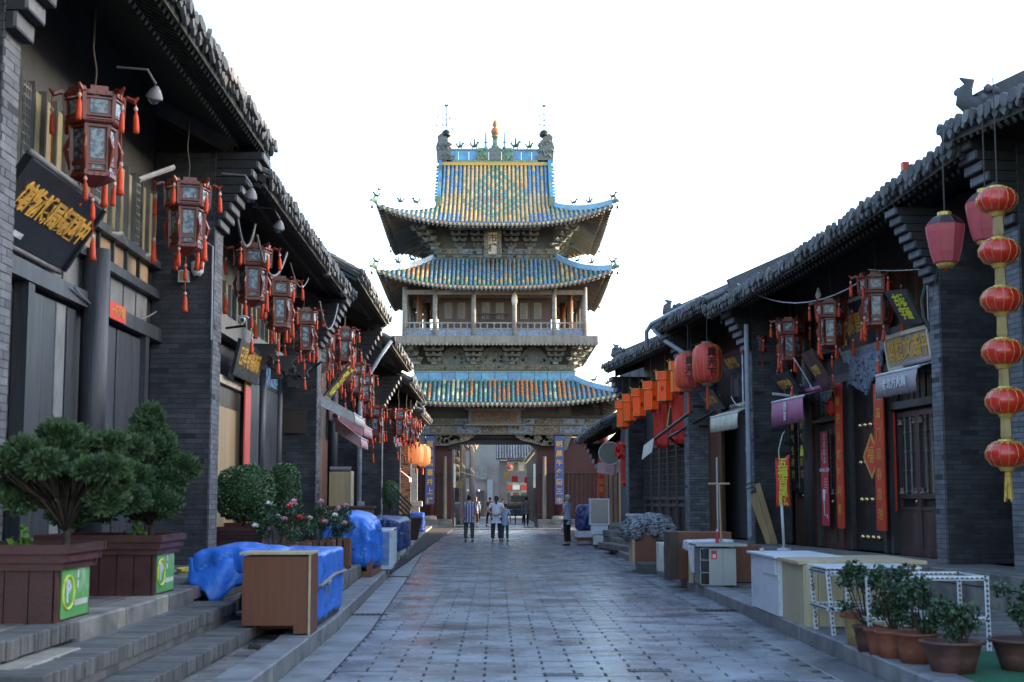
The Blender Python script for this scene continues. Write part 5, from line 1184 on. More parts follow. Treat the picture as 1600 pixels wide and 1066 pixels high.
tag(put('far_cart', MB().bev(-.9, .9, -.4, .4, .5, 1.3, .05).box(-.8, .8, -.35, .35, 1.35, 1.9), 'oldwood', None, loc=(2.0, 118, 0)), 'brownish stall load behind the blue tricycle', 'stall')
thr = put('threshold', MB().box(-3.45, 3.6, 74.5, 76.2, -.05, .05), 'kerb', kind='structure')
back = strip('passage_paving', -2.5, 2.4, 76.2, 86, .02, 'paver', .6, .4, None, 120)
put('far_street', MB().box(-4.5, 4.5, 86, 200, -.3, .0), 'gutter', kind='structure')
# ============================================================ LANTERNS
def tassel_mesh(l1=.16, l2=.5, two=True, s=1.):
    mb = MB(); mb.tube([(0, 0, 0), (.006, 0, -l1)], .006 * s, 4, 0); mb.lathe([(.012, .03), (.024 * s, .0), (.012, -.03)], 6, (0, 0, -l1), 1)
    mb.lathe([(.010, 0), (.026 * s, -.05), (.032 * s, -.20), (.028 * s, -.24)], 7, (0, 0, -l1 - .03), 0)
    if two:
        mb.tube([(0, 0, -l1 - .2), (.01, .0, -l1 - .2 - l2)], .006, 4, 0); mb.lathe([(.012, .03), (.026 * s, 0), (.012, -.03)], 6, (.01, 0, -l1 - .2 - l2), 1)
        mb.lathe([(.010, 0), (.03 * s, -.06), (.038 * s, -.24), (.05 * s, -.30)], 7, (.01, 0, -l1 - .23 - l2), 0)
    return mb
TAS = tassel_mesh(.16, .42).mesh('tassel', ['tassel', 'bead'], True); TAS1 = tassel_mesh(.06, 0, False, 1.1).mesh('tassel', ['tassel', 'bead'], True); TAS2 = tassel_mesh(.2, .3, True, 1.2).mesh('tassel', ['tassel', 'bead'], True)
def palace(lab, group):
    t = thing('palace_lantern', lab, 'lantern', (0, 0, 0), 0, group)
    def tier(r0, r1, z0, z1, nm, rails, pw=.035):
        mb = MB(); P = []
        for k in range(6):
            a = math.pi / 3 * k; P.append((math.cos(a), math.sin(a)))
        for k in range(6):
            c, s_ = P[k]; c2, s2 = P[(k + 1) % 6]; mb.bar((c * r0, s_ * r0, z0), (c * r1, s_ * r1, z1), pw, pw)
            for z, hh in rails:
                f = (z - z0) / (z1 - z0); r = r0 + (r1 - r0) * f; mb.bar((c * r, s_ * r, z), (c2 * r, s2 * r, z), .028, hh)
                if hh > .035:
                    for q in range(3): m_ = .2 + q * .3; mb.obox(((c * (1 - m_) + c2 * m_) * r, (s_ * (1 - m_) + s2 * m_) * r, z), (.05, .05, hh * .9), (0, 0, math.pi / 3 * k + 2.1))
        return put(nm, mb, 'palace', t)
    up = tier(.305, .32, .64, .95, 'upper_frame', ((.655, .035), (.70, .02), (.89, .02), (.945, .05)), .04); lo = tier(.225, .245, .06, .64, 'lower_frame', ((.07, .05), (.185, .022), (.21, .02), (.60, .03), (.115, .016)), .04)
    def panes(par, r, z0, z1, wf):
        w = r * wf; ap = r * math.cos(math.pi / 6) - .004; me = MB().box(-.006, .004, -w / 2, w / 2, z0, z1).mesh('pane', 'pane')
        fr = MB().box(-.012, -.007, -r * .49, r * .49, z0 - .02, z1 + .02).mesh('pane_back', 'palace')
        for k in range(6): a = math.pi / 6 + math.pi / 3 * k; link('pane', me, par, (math.cos(a) * ap, math.sin(a) * ap, 0), (0, 0, a)); link('pane_surround', fr, par, (math.cos(a) * ap, math.sin(a) * ap, 0), (0, 0, a))
    panes(up, .3125, .725, .875, .58); panes(lo, .234, .24, .565, .62); panes(lo, .228, .13, .17, .5)
    put('tier_collar', MB().lathe([(.30, .62), (.33, .655), (.24, .66)], 6), 'palace', t); put('skirt', MB().lathe([(.03, -.05), (.11, -.02), (.20, .02), (.25, .05), (.235, .07)], 6), 'palace', t)
    for k in range(6):
        a = math.pi / 3 * k; c, s_ = math.cos(a), math.sin(a); mb = MB()
        mb.tube([(c * .29, s_ * .29, .93), (c * .35, s_ * .35, .98), (c * .43, s_ * .43, .95), (c * .48, s_ * .48, 1.0)], [.025, .03, .035, .012], 5)
        put('side_scroll', MB().tube([(c * .24, s_ * .24, .52), (c * .30, s_ * .30, .35), (c * .25, s_ * .25, .12)], [.012, .03, .012], 4), 'palace', t)
        put('dragon_bracket', mb, 'palace', t); a2 = a + math.pi / 6; put('crest_board', MB().obox((math.cos(a2) * .275, math.sin(a2) * .275, .985), (.02, .19, .07), (0, 0, a2)), 'palace', t)
    for k in range(6):
        a = math.pi / 3 * k; c, s_ = math.cos(a), math.sin(a); link('tassel', TAS if k % 2 else TAS1, t, (c * .45, s_ * .45, .93), (rnd.uniform(-.05, .05), rnd.uniform(-.05, .05), a)); (k % 2 == 0 and link('tassel', TAS1, t, (c * .235, s_ * .235, .06), (rnd.uniform(-.1, .1), rnd.uniform(-.1, .1), a), .9))
    link('tassel', TAS2, t, (0, 0, -.03), None, .8)
    put('hook', MB().tube([(0, 0, .92), (0, 0, 1.04)], .05, 6).tube([(0, 0, 1.0), (.02, .01, 1.25), (-.02, 0, 1.5), (0, 0, 1.95)], .012, 5).tube([(-.29, 0, .95), (0, 0, 1.04), (.29, 0, .95)], .012, 4), 'rope', t)
    return t
GL, GR = 'palace lanterns under the left eaves', 'palace lanterns under the right eaves'
pl_list = [(-4.42, 15.35, 5.0, 1.0, 'nearest and largest palace lantern on the left, dark frame with painted panes'), (-4.30, 19.5, 4.96, .98, 'second palace lantern from the left edge, in front of the brick pier'), (-4.15, 24.0, 4.85, 1.0, 'palace lantern just past the second left pier, above the arm camera'),
  (-4.2, 27.3, 4.8, 1.0, 'fourth palace lantern of the left row'), (-4.2, 31.0, 4.75, .95, 'fifth palace lantern of the left row, before the third brick pier'), (-4.25, 34.6, 4.65, .95, 'sixth palace lantern of the left row, low beside the third pier'), (-3.9, 36.0, 5.0, .9, 'seventh palace lantern of the left row, hung a little higher'),
  (-4.1, 38.6, 4.7, .95, 'eighth palace lantern of the left row'), (-4.1, 41.3, 4.6, .9, 'ninth palace lantern of the left row'), (-4.0, 43.4, 4.5, .85, 'tenth palace lantern of the left row, smallest before the downpipe'), (-4.0, 46.5, 3.6, 1.0, 'low palace lantern just beyond the left downpipe'),
  (-3.75, 54.5, 3.95, 1.05, 'palace lantern under the pale-bricked bracket far on the left'), (-3.65, 57.5, 3.9, 1.0, 'middle one of the cluster of palace lanterns far on the left'), (-3.6, 60.5, 3.95, 1.0, 'last palace lantern on the left before the tower')]
proto = None
for i, (x, y, z, s, lb) in enumerate(pl_list):
    if proto is None: proto = palace(lb, GL); o = proto
    else: o = copy_tree(proto, label=lb, group=GL)
    o.location = (x, y, z); o.rotation_euler = (rnd.uniform(-.03, .03), rnd.uniform(-.03, .03), rnd.uniform(.2, .5)); o.scale = (s,) * 3
for x, z, s, lb in ((-3.15, 4.52, .95, 'palace lantern on the right nearest the brick pier, before the teal signboard'), (-5.45, 4.42, .9, 'palace lantern on the right above the maroon sign'), (-7.9, 4.38, .9, 'palace lantern on the right above the black slanting sign'), (-10.1, 4.25, .9, 'palace lantern on the right in front of the farther brick pier')):
    o = copy_tree(proto, label=lb, group=GR); o.location = RP(x, .25, z); o.scale = (s,) * 3; o.rotation_euler = (0, 0, rnd.uniform(.5, .9))
for x, y, z, lb in ((-3.3, 93, 4.0, 'first'), (-3.2, 96, 4.1, 'second'), (-3.0, 104, 4.5, 'third'), (-2.9, 107, 4.5, 'fourth')):
    o = copy_tree(proto, label='%s lantern of the small row beyond the tower passage on the left' % lb, group='lanterns beyond the tower'); o.location = (x, y, z); o.scale = (1.2,) * 3
def silk(name, lab, prof, n, m, loc, ribs='goldp', group=None, cap='gold', txt=None, tl=.4, rope=1.0, rz=0, s=1.):
    t = thing(name, lab, 'lantern', loc, rz, group, scale=(s,) * 3)
    mb = MB(); mb.lathe(prof, n); put('body', mb, m, t, n > 12)
    rb = MB()
    for k in range(n if n <= 12 else 12):
        a = 2 * math.pi * k / (n if n <= 12 else 12); rb.tube([(math.cos(a) * (r + .002), math.sin(a) * (r + .002), z) for r, z in prof], .0045, 4, cap=False)
    put('ribs', rb, ribs, t)
    (r0, z0), (r1, z1) = prof[0], prof[-1]
    put('cap', MB().lathe([(r1 * .9, z1 - .01), (r1 * .9, z1 + .05)], 12), cap, t); put('base_ring', MB().lathe([(r0 * .6, z0 - .06), (r0 * .9, z0 - .03), (r0, z0 + .02)], 12), cap, t)
    put('tassel', MB().lathe([(.01, 0), (.03, -.03), (.035, -tl), (.03, -tl - .01)], 8, (0, 0, z0 - .06)), 'tassel', t)
    put('cord', MB().tube([(0, 0, z1 + .04), (0, 0, z1 + rope)], .01, 5), 'rope', t)
    if txt: text(txt, .2, 'lantblack', t, (0, -(prof[len(prof) // 2][0]) - .004, (z0 + z1) / 2), (R(90), 0, 0), vertical=True, gap=1.1, ext=.006, bold=.004)
    return t
tall = [(.14, 0), (.26, .06), (.31, .16), (.32, .42), (.31, .70), (.25, .80), (.14, .85)]
silk('red_lantern', 'tall red cloth lantern with black characters, the larger and nearer of the pair', tall, 20, 'lanred2', (4.93, 33.0, 4.25), 'goldp', None, 'oldwood', '貢天下', .5, 1.1, R(8), 1.08)
silk('red_lantern', 'tall red cloth lantern with black characters, the farther one of the pair, lower left', tall, 20, 'lanred2', (4.74, 34.9, 4.25), 'goldp', None, 'oldwood', '貢天下', .5, 1.2, R(-4), 1.05)
pk = [(.13, 0), (.16, .02), (.20, .15), (.25, .42), (.255, .50), (.16, .60), (.10, .63)]
for (x, y, z, lb) in ((5.85, 18.2, 4.6, 'faded pink lantern with a black rim hanging left of the golden lantern string'), (6.25, 17.8, 4.82, 'faded pink lantern half hidden behind the golden lantern string')):
    t = silk('pink_lantern', lb, pk, 8, 'lanpink', (x, y, z), 'lanpink', None, 'gold', None, .02, 1.2, R(10)); put('dark_top', MB().lathe([(.256, .505), (.16, .605), (.10, .635)], 8), 'lantblack', t)
# string of six red-gold silk lanterns
st = thing('lantern_string', 'vertical string of six shiny red and gold lanterns at the right edge', 'lantern string', (5.76, 16.0, 1.87))
for i in range(6):
    z = .19 + i * .578 + .02 * (i % 2); b = put('lantern', MB().lathe([(.09, -.145), (.17, -.12), (.225, -.04), (.228, .03), (.19, .10), (.09, .145)], 24), 'lanred', st, True, loc=(rnd.uniform(-.012, .012), 0, z))
    rb = MB()
    for k in range(14): a = 2 * math.pi * k / 14; rb.tube([(math.cos(a) * r, math.sin(a) * r, z_) for r, z_ in ((.092, -.145), (.173, -.12), (.229, -.04), (.232, .03), (.193, .10), (.092, .145))], .0035, 4, cap=False)
    put('gold_ribs', rb, 'gold', b); put('gold_base', MB().lathe([(.07, -.19), (.10, -.14)], 14), 'gold', b); mb = MB(); mb.lathe([(.10, .12), (.085, .165), (.06, .17)], 14)
    for k in range(14): a = 2 * math.pi * k / 14; mb.obox((math.cos(a) * .14, math.sin(a) * .14, .13), (.05, .04, .012), (0, .5, a))
    put('gold_collar', mb, 'gold', b)
    if i: put('gold_paper', MB().lathe([(.06, 0), (.068, .03), (.06, .25)], 6), 'glaze', st, loc=(0, 0, z - .425))
mb = MB()
for k in range(10): a = k * .63; mb.tube([(math.cos(a) * .02, math.sin(a) * .02, .02), (math.cos(a) * .045, math.sin(a) * .045, -.3 - rnd.uniform(0, .05))], .012, 4)
put('fringe', mb, 'gold', st); put('cord', MB().tube([(0, 0, 3.2), (0, 0, 4.55)], .008, 4), 'rope', st)
# orange square lanterns
def orange_lantern(lab):
    t = thing('orange_lantern', lab, 'lantern', (0, 0, 0), 0, 'orange lanterns of the right shophouse')
    put('body', MB().lathe([(.22, .08), (.22, .70)], 6), 'orange', t); put('crown', MB().lathe([(.28, .72), (.28, .93)], 6), 'orange', t)
    mb = MB()
    for r, z0, z1 in ((.225, .06, .71), (.285, .71, .94)):
        for k in range(6):
            a = math.pi / 3 * k; b = a + math.pi / 3; mb.bar((math.cos(a) * r, math.sin(a) * r, z0), (math.cos(a) * r, math.sin(a) * r, z1), .02)
            for z in (z0, z1): mb.bar((math.cos(a) * r, math.sin(a) * r, z), (math.cos(b) * r, math.sin(b) * r, z), .022)
            if r > .25: mb.bar((math.cos(a) * r, math.sin(a) * r, z1), (math.cos(a) * r * 1.25, math.sin(a) * r * 1.25, z1 + .06), .02)
    put('frame', mb, 'goldp', t); put('cord', MB().tube([(0, 0, .93), (0, 0, 1.7)], .012, 4), 'rope', t); put('skirt', MB().lathe([(.12, -.04), (.22, .05)], 6), 'redd', t); return t
oproto = None
for i, (x, y, z, ch, lb) in enumerate(((3.88, 43.4, 3.72, 'C', 'farthest orange lantern, lowest at the left end of the row'), (4.0, 42.4, 3.85, 'F', 'second orange lantern from the far end'), (4.16, 41.2, 3.92, 'K', 'third orange lantern from the far end'), (4.33, 39.6, 4.0, 'K', 'orange lantern with a letter, middle of the row'), (4.55, 38.2, 4.15, 'F', 'orange lantern right of the middle of the row'), (4.75, 36.9, 4.3, 'C', 'orange lantern partly behind the tall red lanterns'), (4.95, 35.9, 4.4, 'K', 'nearest orange lantern, highest behind the tall red lanterns'))):
    if oproto is None: oproto = orange_lantern(lb); oproto.scale = (.88,) * 3; o = oproto
    else: o = copy_tree(oproto, label=lb)
    o.location = (x, y, z); o.rotation_euler = (0, 0, R(20 + i * 3))
for o in [q for q in scene.objects if q.name.startswith('orange_lantern') and q.type == 'EMPTY']:
    i = int(o.name[15:] or 0); a = math.radians(-90) - o.rotation_euler.z; a = round((a - math.pi / 6) / (math.pi / 3)) * math.pi / 3 + math.pi / 6
    text('CFKKFCK'[i], .2, 'lantblack', o, (math.cos(a) * .2, math.sin(a) * .2, .40), (R(90), 0, a + R(90)), bold=.004)
for i, (x, y, z) in enumerate(((-3.62, 64.5, 3.15), (-3.35, 65.5, 3.1))):
    silk('lit_lantern', ('left', 'right')[i] + ' one of two glowing orange-white lanterns on the last left house', tall, 14, 'litorange', (x, y, z), 'goldp', None, 'gold', None, .3, .8, 0, 1.1)
# red sashes and rosette
def sash(lab, x, y, z0, z1, w):
    t = MB(); n = 10; k = 12
    P = [(-w / 2 + w * i / n, .03 * math.sin(i * 1.9) + .02 * math.sin(j * .8 + i), z1 + (z0 - z1) * j / k) for j in range(k + 1) for i in range(n + 1)]
    t.add(P, [(j * (n + 1) + i, j * (n + 1) + i + 1, (j + 1) * (n + 1) + i + 1, (j + 1) * (n + 1) + i) for j in range(k) for i in range(n)])
    o = put('red_cloth_strip', t, 'red', None, True, loc=RP(x, y, 0), rot=(0, 0, RZ + .9)); o.modifiers.new('thickness', 'SOLIDIFY').thickness = .01; return tag(o, lab, 'cloth')
sash('long red sash hanging under the orange lanterns, farthest', -19.7, .1, 3.15, 4.5, .22); sash('long red sash hanging under the orange lanterns, second from the far end', -19.0, .1, 3.0, 4.7, .38)
sash('long red sash hanging beside the small framed picture', -17.6, .1, 3.1, 4.9, .25); sash('wide red sash with swag nearest the tall red lanterns', -16.9, .05, 3.05, 5.0, .38)
rs = thing('rosette', 'big red cloth rosette with ribbons on the pier beside the round sign', 'rosette', (4.22, 47.0, 3.15)); mb = MB()
for k in range(46):
    a, b = rnd.uniform(0, 6.28), rnd.uniform(-1, 1); r = .26; p = Vector((math.cos(a) * math.sqrt(1 - b * b) * r, math.sin(a) * math.sqrt(1 - b * b) * r * .6, b * r)); mb.obox(p, (.15, .05, .13), (rnd.random() * 3, rnd.random() * 3, rnd.random() * 3))
put('bow', mb, 'red', rs); put('ribbon', MB().bar((0, 0, .1), (.95, -1.5, 1.35), .14, .03), 'red', rs); put('ribbon', MB().bar((0, 0, -.1), (.0, 0, -1.0), .20, .04).lathe([(.02, -.12), (.11, 0), (.02, .1)], 6, (0, 0, -1.05)), 'red', rs)
ks = thing('round_sign', 'round olive-grey projecting sign with a pale rim near the tower on the right', 'sign', (3.95, 49.4, 3.15)); mb = MB(); mb.lathe([(.38, -.04), (.38, .04)], 28); mb.v = [(a, c, b) for a, b, c in mb.v]; put('disc', mb, 'olive', ks)
put('rim', MB().tube([(.39 * math.cos(a / 24 * 6.2832), -.045, .39 * math.sin(a / 24 * 6.2832)) for a in range(25)], .014, 4), 'offwhite', ks); put('arm', MB().tube([(.38, 0, 0), (.9, 0, 0)], .02, 5), 'blackm', ks)
for x, z, lb in ((4.05, 2.95, 'left'), (4.35, 2.9, 'middle'), (4.8, 2.95, 'right')): tag(put('pink_cloth', MB().add([(-.17, 0, 0), (.17, 0, .06), (.15, -.1, -.42), (-.2, -.1, -.36)], [(0, 3, 2, 1)]), 'awnpink', None, loc=(x, 54.5, z)), '%s one of three small pink cloth valances over the shop doors by the tower' % lb, 'cloth').modifiers.new('thickness', 'SOLIDIFY').thickness = .02
t = tag(put('gilt_streamer', MB().box(-.13, .13, -.02, .02, 0, 1.5), 'redd', None, loc=(4.1, 55.5, 1.65)), 'narrow red and gold vertical streamer by the small shop near the tower', 'banner'); text('吉祥如意', .24, 'goldp', t, (0, -.024, .75), (R(90), 0, 0), vertical=True, gap=1.3)

# ============================================================ LAMPS, CAMERAS, WIRES
def reflector(lab, loc, rz=0):
    t = thing('reflector_lamp', lab, 'lamp', loc, rz, 'reflector lamps under the left eaves'); mb = MB().lathe([(.17, -.14), (.16, -.10), (.10, .02), (.05, .07), (.03, .1)], 12); put('shade', mb, 'cable', t, True, rot=(R(25), R(18), 0), scale=.6); put('bulb', MB().lathe([(.02, -.16), (.07, -.12), (.06, -.04)], 8), 'pane', t, True, rot=(R(25), R(18), 0)); put('bracket', MB().tube([(0, 0, .08), (-.1, 0, .25), (-.45, 0, .28)], .015, 5), 'cable', t); return t
for loc, lb in (((-3.9, 15.9, 6.2), 'squarish pale lamp under the nearest left eave, above the first lantern'), ((-3.6, 20.6, 6.05), 'grey reflector lamp at the joint of the first two left roofs'), ((-3.55, 23.0, 6.05), 'grey reflector lamp, second along the left eaves'), ((-3.55, 29.6, 6.35), 'grey reflector lamp, third along the left eaves'), ((-3.5, 32.4, 6.35), 'grey reflector lamp, fourth along the left eaves')): reflector(lb, loc)
t = thing('security_camera', 'white dome camera on the face of the second left pier', 'camera', (-4.42, 20.85, 4.98)); put('housing', MB().lathe([(.05, -.14), (.09, -.08), (.095, .04), (.10, .06), (.05, .08)], 12), 'white', t, True); put('lens', MB().lathe([(.02, -.16), (.05, -.13), (.04, -.11)], 8), 'black', t); put('arm', MB().tube([(0, 0, .07), (0, .12, .1)], .02, 6), 'white', t); put('cable', MB().tube([(0, .1, .1), (-.1, .1, .25), (-.17, .12, .35)], .008, 4), 'cable', t)
t = thing('flood_lamp', 'small square yellowish lamp beside the dome camera', 'lamp', (-4.62, 20.88, 4.84)); put('case', MB().bev(-.08, .08, -.05, .02, -.09, .09, .02), 'offwhite', t); put('front', MB().box(-.06, .06, -.055, -.05, -.07, .07), 'glaze', t)
t = thing('security_camera', 'white camera on a dark arm sticking out from the second left pier', 'camera', (-3.98, 22.0, 4.28)); put('arm', MB().tube([(-.22, 0, -.08), (.1, -.02, -.04)], .02, 6), 'blackm', t); put('body', MB().tube([(.0, .1, .06), (.06, -.16, .03)], .055, 10), 'white', t, True); put('hood', MB().box(.0, .12, -.18, .12, .09, .10), 'white', t); put('lens', MB().tube([(.06, -.161, .03), (.063, -.175, .028)], .035, 8), 'black', t)
def wire(lab, pts, r=.010, m='cable', name='cable'): return tag(put(name, MB().tube(pts, r, 5), m), lab, 'cable')
def arc(a, b, sag, n=10): a, b = Vector(a), Vector(b); return [a + (b - a) * i / n - Vector((0, 0, sag * 4 * (i / n) * (1 - i / n))) for i in range(n + 1)]
wire('grey conduit looping beside the third left lantern', arc((-3.95, 23.2, 5.9), (-3.75, 25.2, 5.95), .55), .022); wire('grey conduit loop right behind the second left pier', arc((-4.05, 21.9, 6.0), (-4.0, 23.3, 6.1), .45), .022)
wire('thin cable loop under the second left roof', arc((-3.8, 26.0, 5.9), (-3.8, 28.5, 6.0), .3), .012); wire('grey cable loop near the fifth left lantern', arc((-3.8, 30.4, 5.8), (-3.7, 33, 6.1), .6), .02)
wire('conduit down the front of the second left pier', [(-4.6, 20.96, 5.35), (-4.3, 20.95, 5.35), (-4.22, 20.94, 5.3), (-4.21, 20.94, 3.9)], .014, 'pipe'); wire('thin cable slanting across the left upper windows', arc((-4.9, 16.4, 4.0), (-5.0, 20.8, 4.3), .25), .014)
wire('cable along the third left pier front', arc((-5.0, 33.3, 4.85), (-4.2, 33.25, 4.85), .03), .012); wire('short diagonal steel bar under the nearest left eave', [(-4.5, 17.6, 5.55), (-4.25, 18.4, 5.9)], .035, 'greywood', 'brace')
wire('white cable drooping from the right eave to the nearest right lantern', arc(RP(-8.8, -.6, 6.15), RP(-3.6, .2, 5.45), .42), .011, 'white'); wire('thin cable from the nearest right lantern to the air box', arc(RP(-3.1, .1, 5.55), RP(-.6, .3, 5.2), .04), .007, 'offwhite')
wire('pale cable loop against the right-hand far pier', arc(RP(-11.2, -.1, 3.9), RP(-9.9, -.1, 3.8), .2), .012, 'offwhite'); wire('white conduit on the farther right pier', [RP(-10.45, -.04, 5.6), RP(-10.45, -.04, 3.6)], .018, 'white')
wire('cable from pink lantern down to the right pier', arc((5.9, 18.2, 5.3), (6.4, 20.9, 4.0), -.05), .005, 'cable')
tag(put('downpipe', MB().tube([RP(-9.75, -.14, 5.4), RP(-9.75, -.14, 2.3), RP(-9.75, -.14, .75)], .055, 10).lathe([(.07, 0), (.07, .1)], 10, RP(-9.75, -.14, 1.75)).lathe([(.07, 0), (.07, .1)], 10, RP(-9.75, -.14, 2.6)), 'pipe', None), 'grey-blue plastic downpipe on the farther right brick pier', 'pipe')
wire('black cable bundle wrapped round the right downpipe', [RP(-9.75 + .08 * math.cos(k * 1.2), -.14 + .08 * math.sin(k * 1.2), 1.7 + k * .02) for k in range(14)], .012, 'black')
tag(put('roof_pipe', MB().tube([RP(-16.0, -1.0, 5.5), RP(-16.0, -1.0, 5.95), RP(-15.6, -.95, 6.12), RP(-12.0, -.55, 6.30)], .06, 8), 'pipe', None, True), 'blue-grey pipe bent over the tiles of the middle right roof', 'pipe')
tag(put('slanting_pipe', MB().tube([RP(-16.0, -.8, 6.0), RP(-15.7, -.6, 5.7), RP(-14.2, -.2, 5.05)], .06, 8), 'pipe', None, True), 'grey-blue pipe slanting in under the middle right eave', 'pipe')
t = thing('air_unit', 'white and black air-conditioning box high beside the near right pier', 'air conditioner', RP(-.75, .45, 4.25), RZ); put('case', MB().bev(-.35, .35, -.15, .2, 0, 1.0, .02), 'black', t); put('side_panel', MB().bev(-.38, -.355, -.15, .2, 0, 1.0, .01), 'white', t); put('hose', MB().tube([(-.4, -.1, .9), (-.45, -.2, .5), (-.4, -.2, .2), (-.3, -.1, -.1)], .035, 6), 'black', t)
tag(put('light_bulb', MB().lathe([(.02, .16), (.035, .1), (.06, .03), (.05, -.03), (.015, -.06)], 10), 'white', None, True, loc=RP(-5.7, .1, 5.45)), 'white bulb above the second right palace lantern', 'lamp')
tag(put('electric_bracket', MB().box(-.1, .1, -.05, .05, 0, .45).tube([(0, 0, .2), (-.5, -.1, .25)], .03, 5), 'offwhite', None, loc=RP(-8.25, .45, 3.5)), 'pale electric box on the dark round post by the purple awning', 'box')

# ============================================================ PLANTS AND PLANTERS
def leaves(n, fpos, size, m, fn=None, parent=None, name='foliage', aspect=.55, loc=None):
    vs, fs = [], []
    for _ in range(n):
        p, nrm = fpos(); s = size * rnd.uniform(.6, 1.35)
        a = Vector((rnd.gauss(0, 1), rnd.gauss(0, 1), rnd.gauss(0, 1))).normalized() * .75 + nrm * .5; a.normalize()
        u = a.cross(Vector((rnd.random() - .5, rnd.random() - .5, rnd.random() - .5))).normalized(); w = a.cross(u)
        k = len(vs); p = Vector(p); vs += [p - u * s * .5, p + w * s * aspect * .5 + a * s * .1, p + u * s * .5, p - w * s * aspect * .5 + a * s * .1]; fs.append((k, k + 1, k + 2, k + 3))
    me = bpy.data.meshes.new(name); me.from_pydata([tuple(v) for v in vs], [], fs); me.materials.append(M[m]); return link(name, me, parent, loc, kind='stuff')
def clumps(cs, dens=1):   # cs: list of (center, radius vector)
    tot = sum(r.x * r.y + r.z * r.x for c, r in cs)
    def f():
        t = rnd.random() * tot
        for c, r in cs:
            t -= r.x * r.y + r.z * r.x
            if t <= 0: break
        d = Vector((rnd.gauss(0, 1), rnd.gauss(0, 1), rnd.gauss(0, 1))).normalized(); q = rnd.random() ** .45
        return c + Vector((d.x * r.x, d.y * r.y, d.z * r.z)) * q * (1 + .18 * mnoise.noise(d * 3 + c * 5)), d
    return f
def needles(n, cs, m, parent):
    """conifer sprays: small star twigs of narrow leaves pointing outward and up"""
    vs, fs = [], []; f = clumps(cs)
    for _ in range(n):
        p, d = f(); g = (d + Vector((0, 0, .5)) + Vector((rnd.gauss(0, .3), rnd.gauss(0, .3), rnd.gauss(0, .3)))).normalized(); L_ = rnd.uniform(.035, .075)
        s = g.cross(Vector((rnd.random() - .5, rnd.random() - .5, rnd.random() - .5))).normalized(); q = g.cross(s)
        for a in (s, q):
            k = len(vs); vs += [p - a * .008, p + g * L_ * .5 + a * .013, p + g * L_, p + g * L_ * .5 - a * .013]; fs.append((k, k + 1, k + 2, k + 3))
    me = bpy.data.meshes.new('foliage'); me.from_pydata([tuple(v) for v in vs], [], fs); me.materials.append(M[m]); return link('foliage', me, parent, kind='stuff')
def planter(lab, x0, x1, y0, y1, z0, h, poster=True, n=1):
    t = thing('planter_box', lab, 'planter', ((x0 + x1) / 2, (y0 + y1) / 2, z0), 0, 'large brown wooden planters on the left'); W, D = x1 - x0, y1 - y0
    n = 6
    for side in range(4):
        LL = W if side % 2 == 0 else D; wd = LL / n
        for i in range(n):
            mb = MB().bev(0, wd - .008, -.02, 0, 0, h * .75, .004); a = side * math.pi / 2; o = {0: (-W / 2 + i * wd, -D / 2, 0), 1: (W / 2, -D / 2 + i * wd, 0), 2: (W / 2 - i * wd, D / 2, 0), 3: (-W / 2, D / 2 - i * wd, 0)}[side]; put('plank', mb, 'planter', t, loc=o, rot=(0, 0, a))
    for i, (e, z, hh) in enumerate(((.03, .70, .06), (.06, .80, .07), (.09, .92, .07))):
        mb = MB(); e2 = e + .03
        for s in (-1, 1):
            mb.box(-W / 2 - e - .03, W / 2 + e + .03, s * (D / 2 + e) - .025, s * (D / 2 + e) + .025, z * h, z * h + hh); mb.box(s * (W / 2 + e) - .025, s * (W / 2 + e) + .025, -D / 2 - e + .03, D / 2 + e - .03, z * h + .002, z * h + hh - .002)
        put('rail', mb, 'planter', t)
    put('soil', MB().box(-W / 2 - .02, W / 2 + .02, -D / 2 - .02, D / 2 + .02, h * .7, h * .88), 'soil', t)
    if poster:
        p = put('poster', MB().box(W / 2 + .022, W / 2 + .028, -D / 2 + .1, D / 2 - .05, .02, h * .74), 'posterg', t)
        mb = MB(); mb.tube([(W / 2 + .032, -D * .2 + math.cos(a / 16 * 6.283) * .15, h * .38 + math.sin(a / 16 * 6.283) * .13) for a in range(17)], .010, 5); put('yellow_ring', mb, 'posterl', p)
        text('P', .24, 'white', p, (W / 2 + .032, -D * .2, h * .38), (R(90), 0, R(90)), bold=.008); mb = MB()
        for k in range(3): mb.box(W / 2 + .029, W / 2 + .032, .05 + .0, .10, h * .42 + k * .08, h * .42 + k * .08 + .06)
        mb.box(W / 2 + .029, W / 2 + .032, .0, D / 2 - .1, h * .18, h * .26); put('white_print', mb, 'offwhite', p)
    return t
planter('nearest brown wooden planter on the left platform with a green P poster', -4.55, -3.42, 11.2, 12.1, .6, .58)
planter('second brown wooden planter on the left platform with a green P poster', -4.45, -3.42, 14.35, 15.25, .6, .58)
planter('third brown wooden planter, behind the second left pier, holding round bushes', -5.0, -3.7, 22.6, 26.4, .6, .5, False)
def conifer(lab, base, cs, n):
    t = thing('conifer_bush', lab, 'shrub', base); mb = MB(); rt = Vector((0, 0, 0)); mb.tube([(0, 0, 0), (.03, .02, .18), (.02, 0, .34)], [.035, .028, .022], 7)
    for c, r in cs:
        m_ = Vector((c.x * .35, c.y * .35, .30 + c.z * .25)); mb.tube([(.02, 0, .25), m_, c - Vector((0, 0, r.z * .3)), c + Vector((c.x * .2, c.y * .2, r.z * .5))], [.016, .011, .007, .003], 5)
        for k in range(5): q = c + Vector((rnd.uniform(-1, 1) * r.x * .8, rnd.uniform(-1, 1) * r.y * .8, rnd.uniform(-.3, .8) * r.z)); mb.tube([m_, (m_ + q) / 2 + Vector((0, 0, -.02)), q], [.009, .006, .003], 4)
    put('trunk', mb, 'bark', t, True); needles(n, cs, 'leafd', t); return t
V = Vector
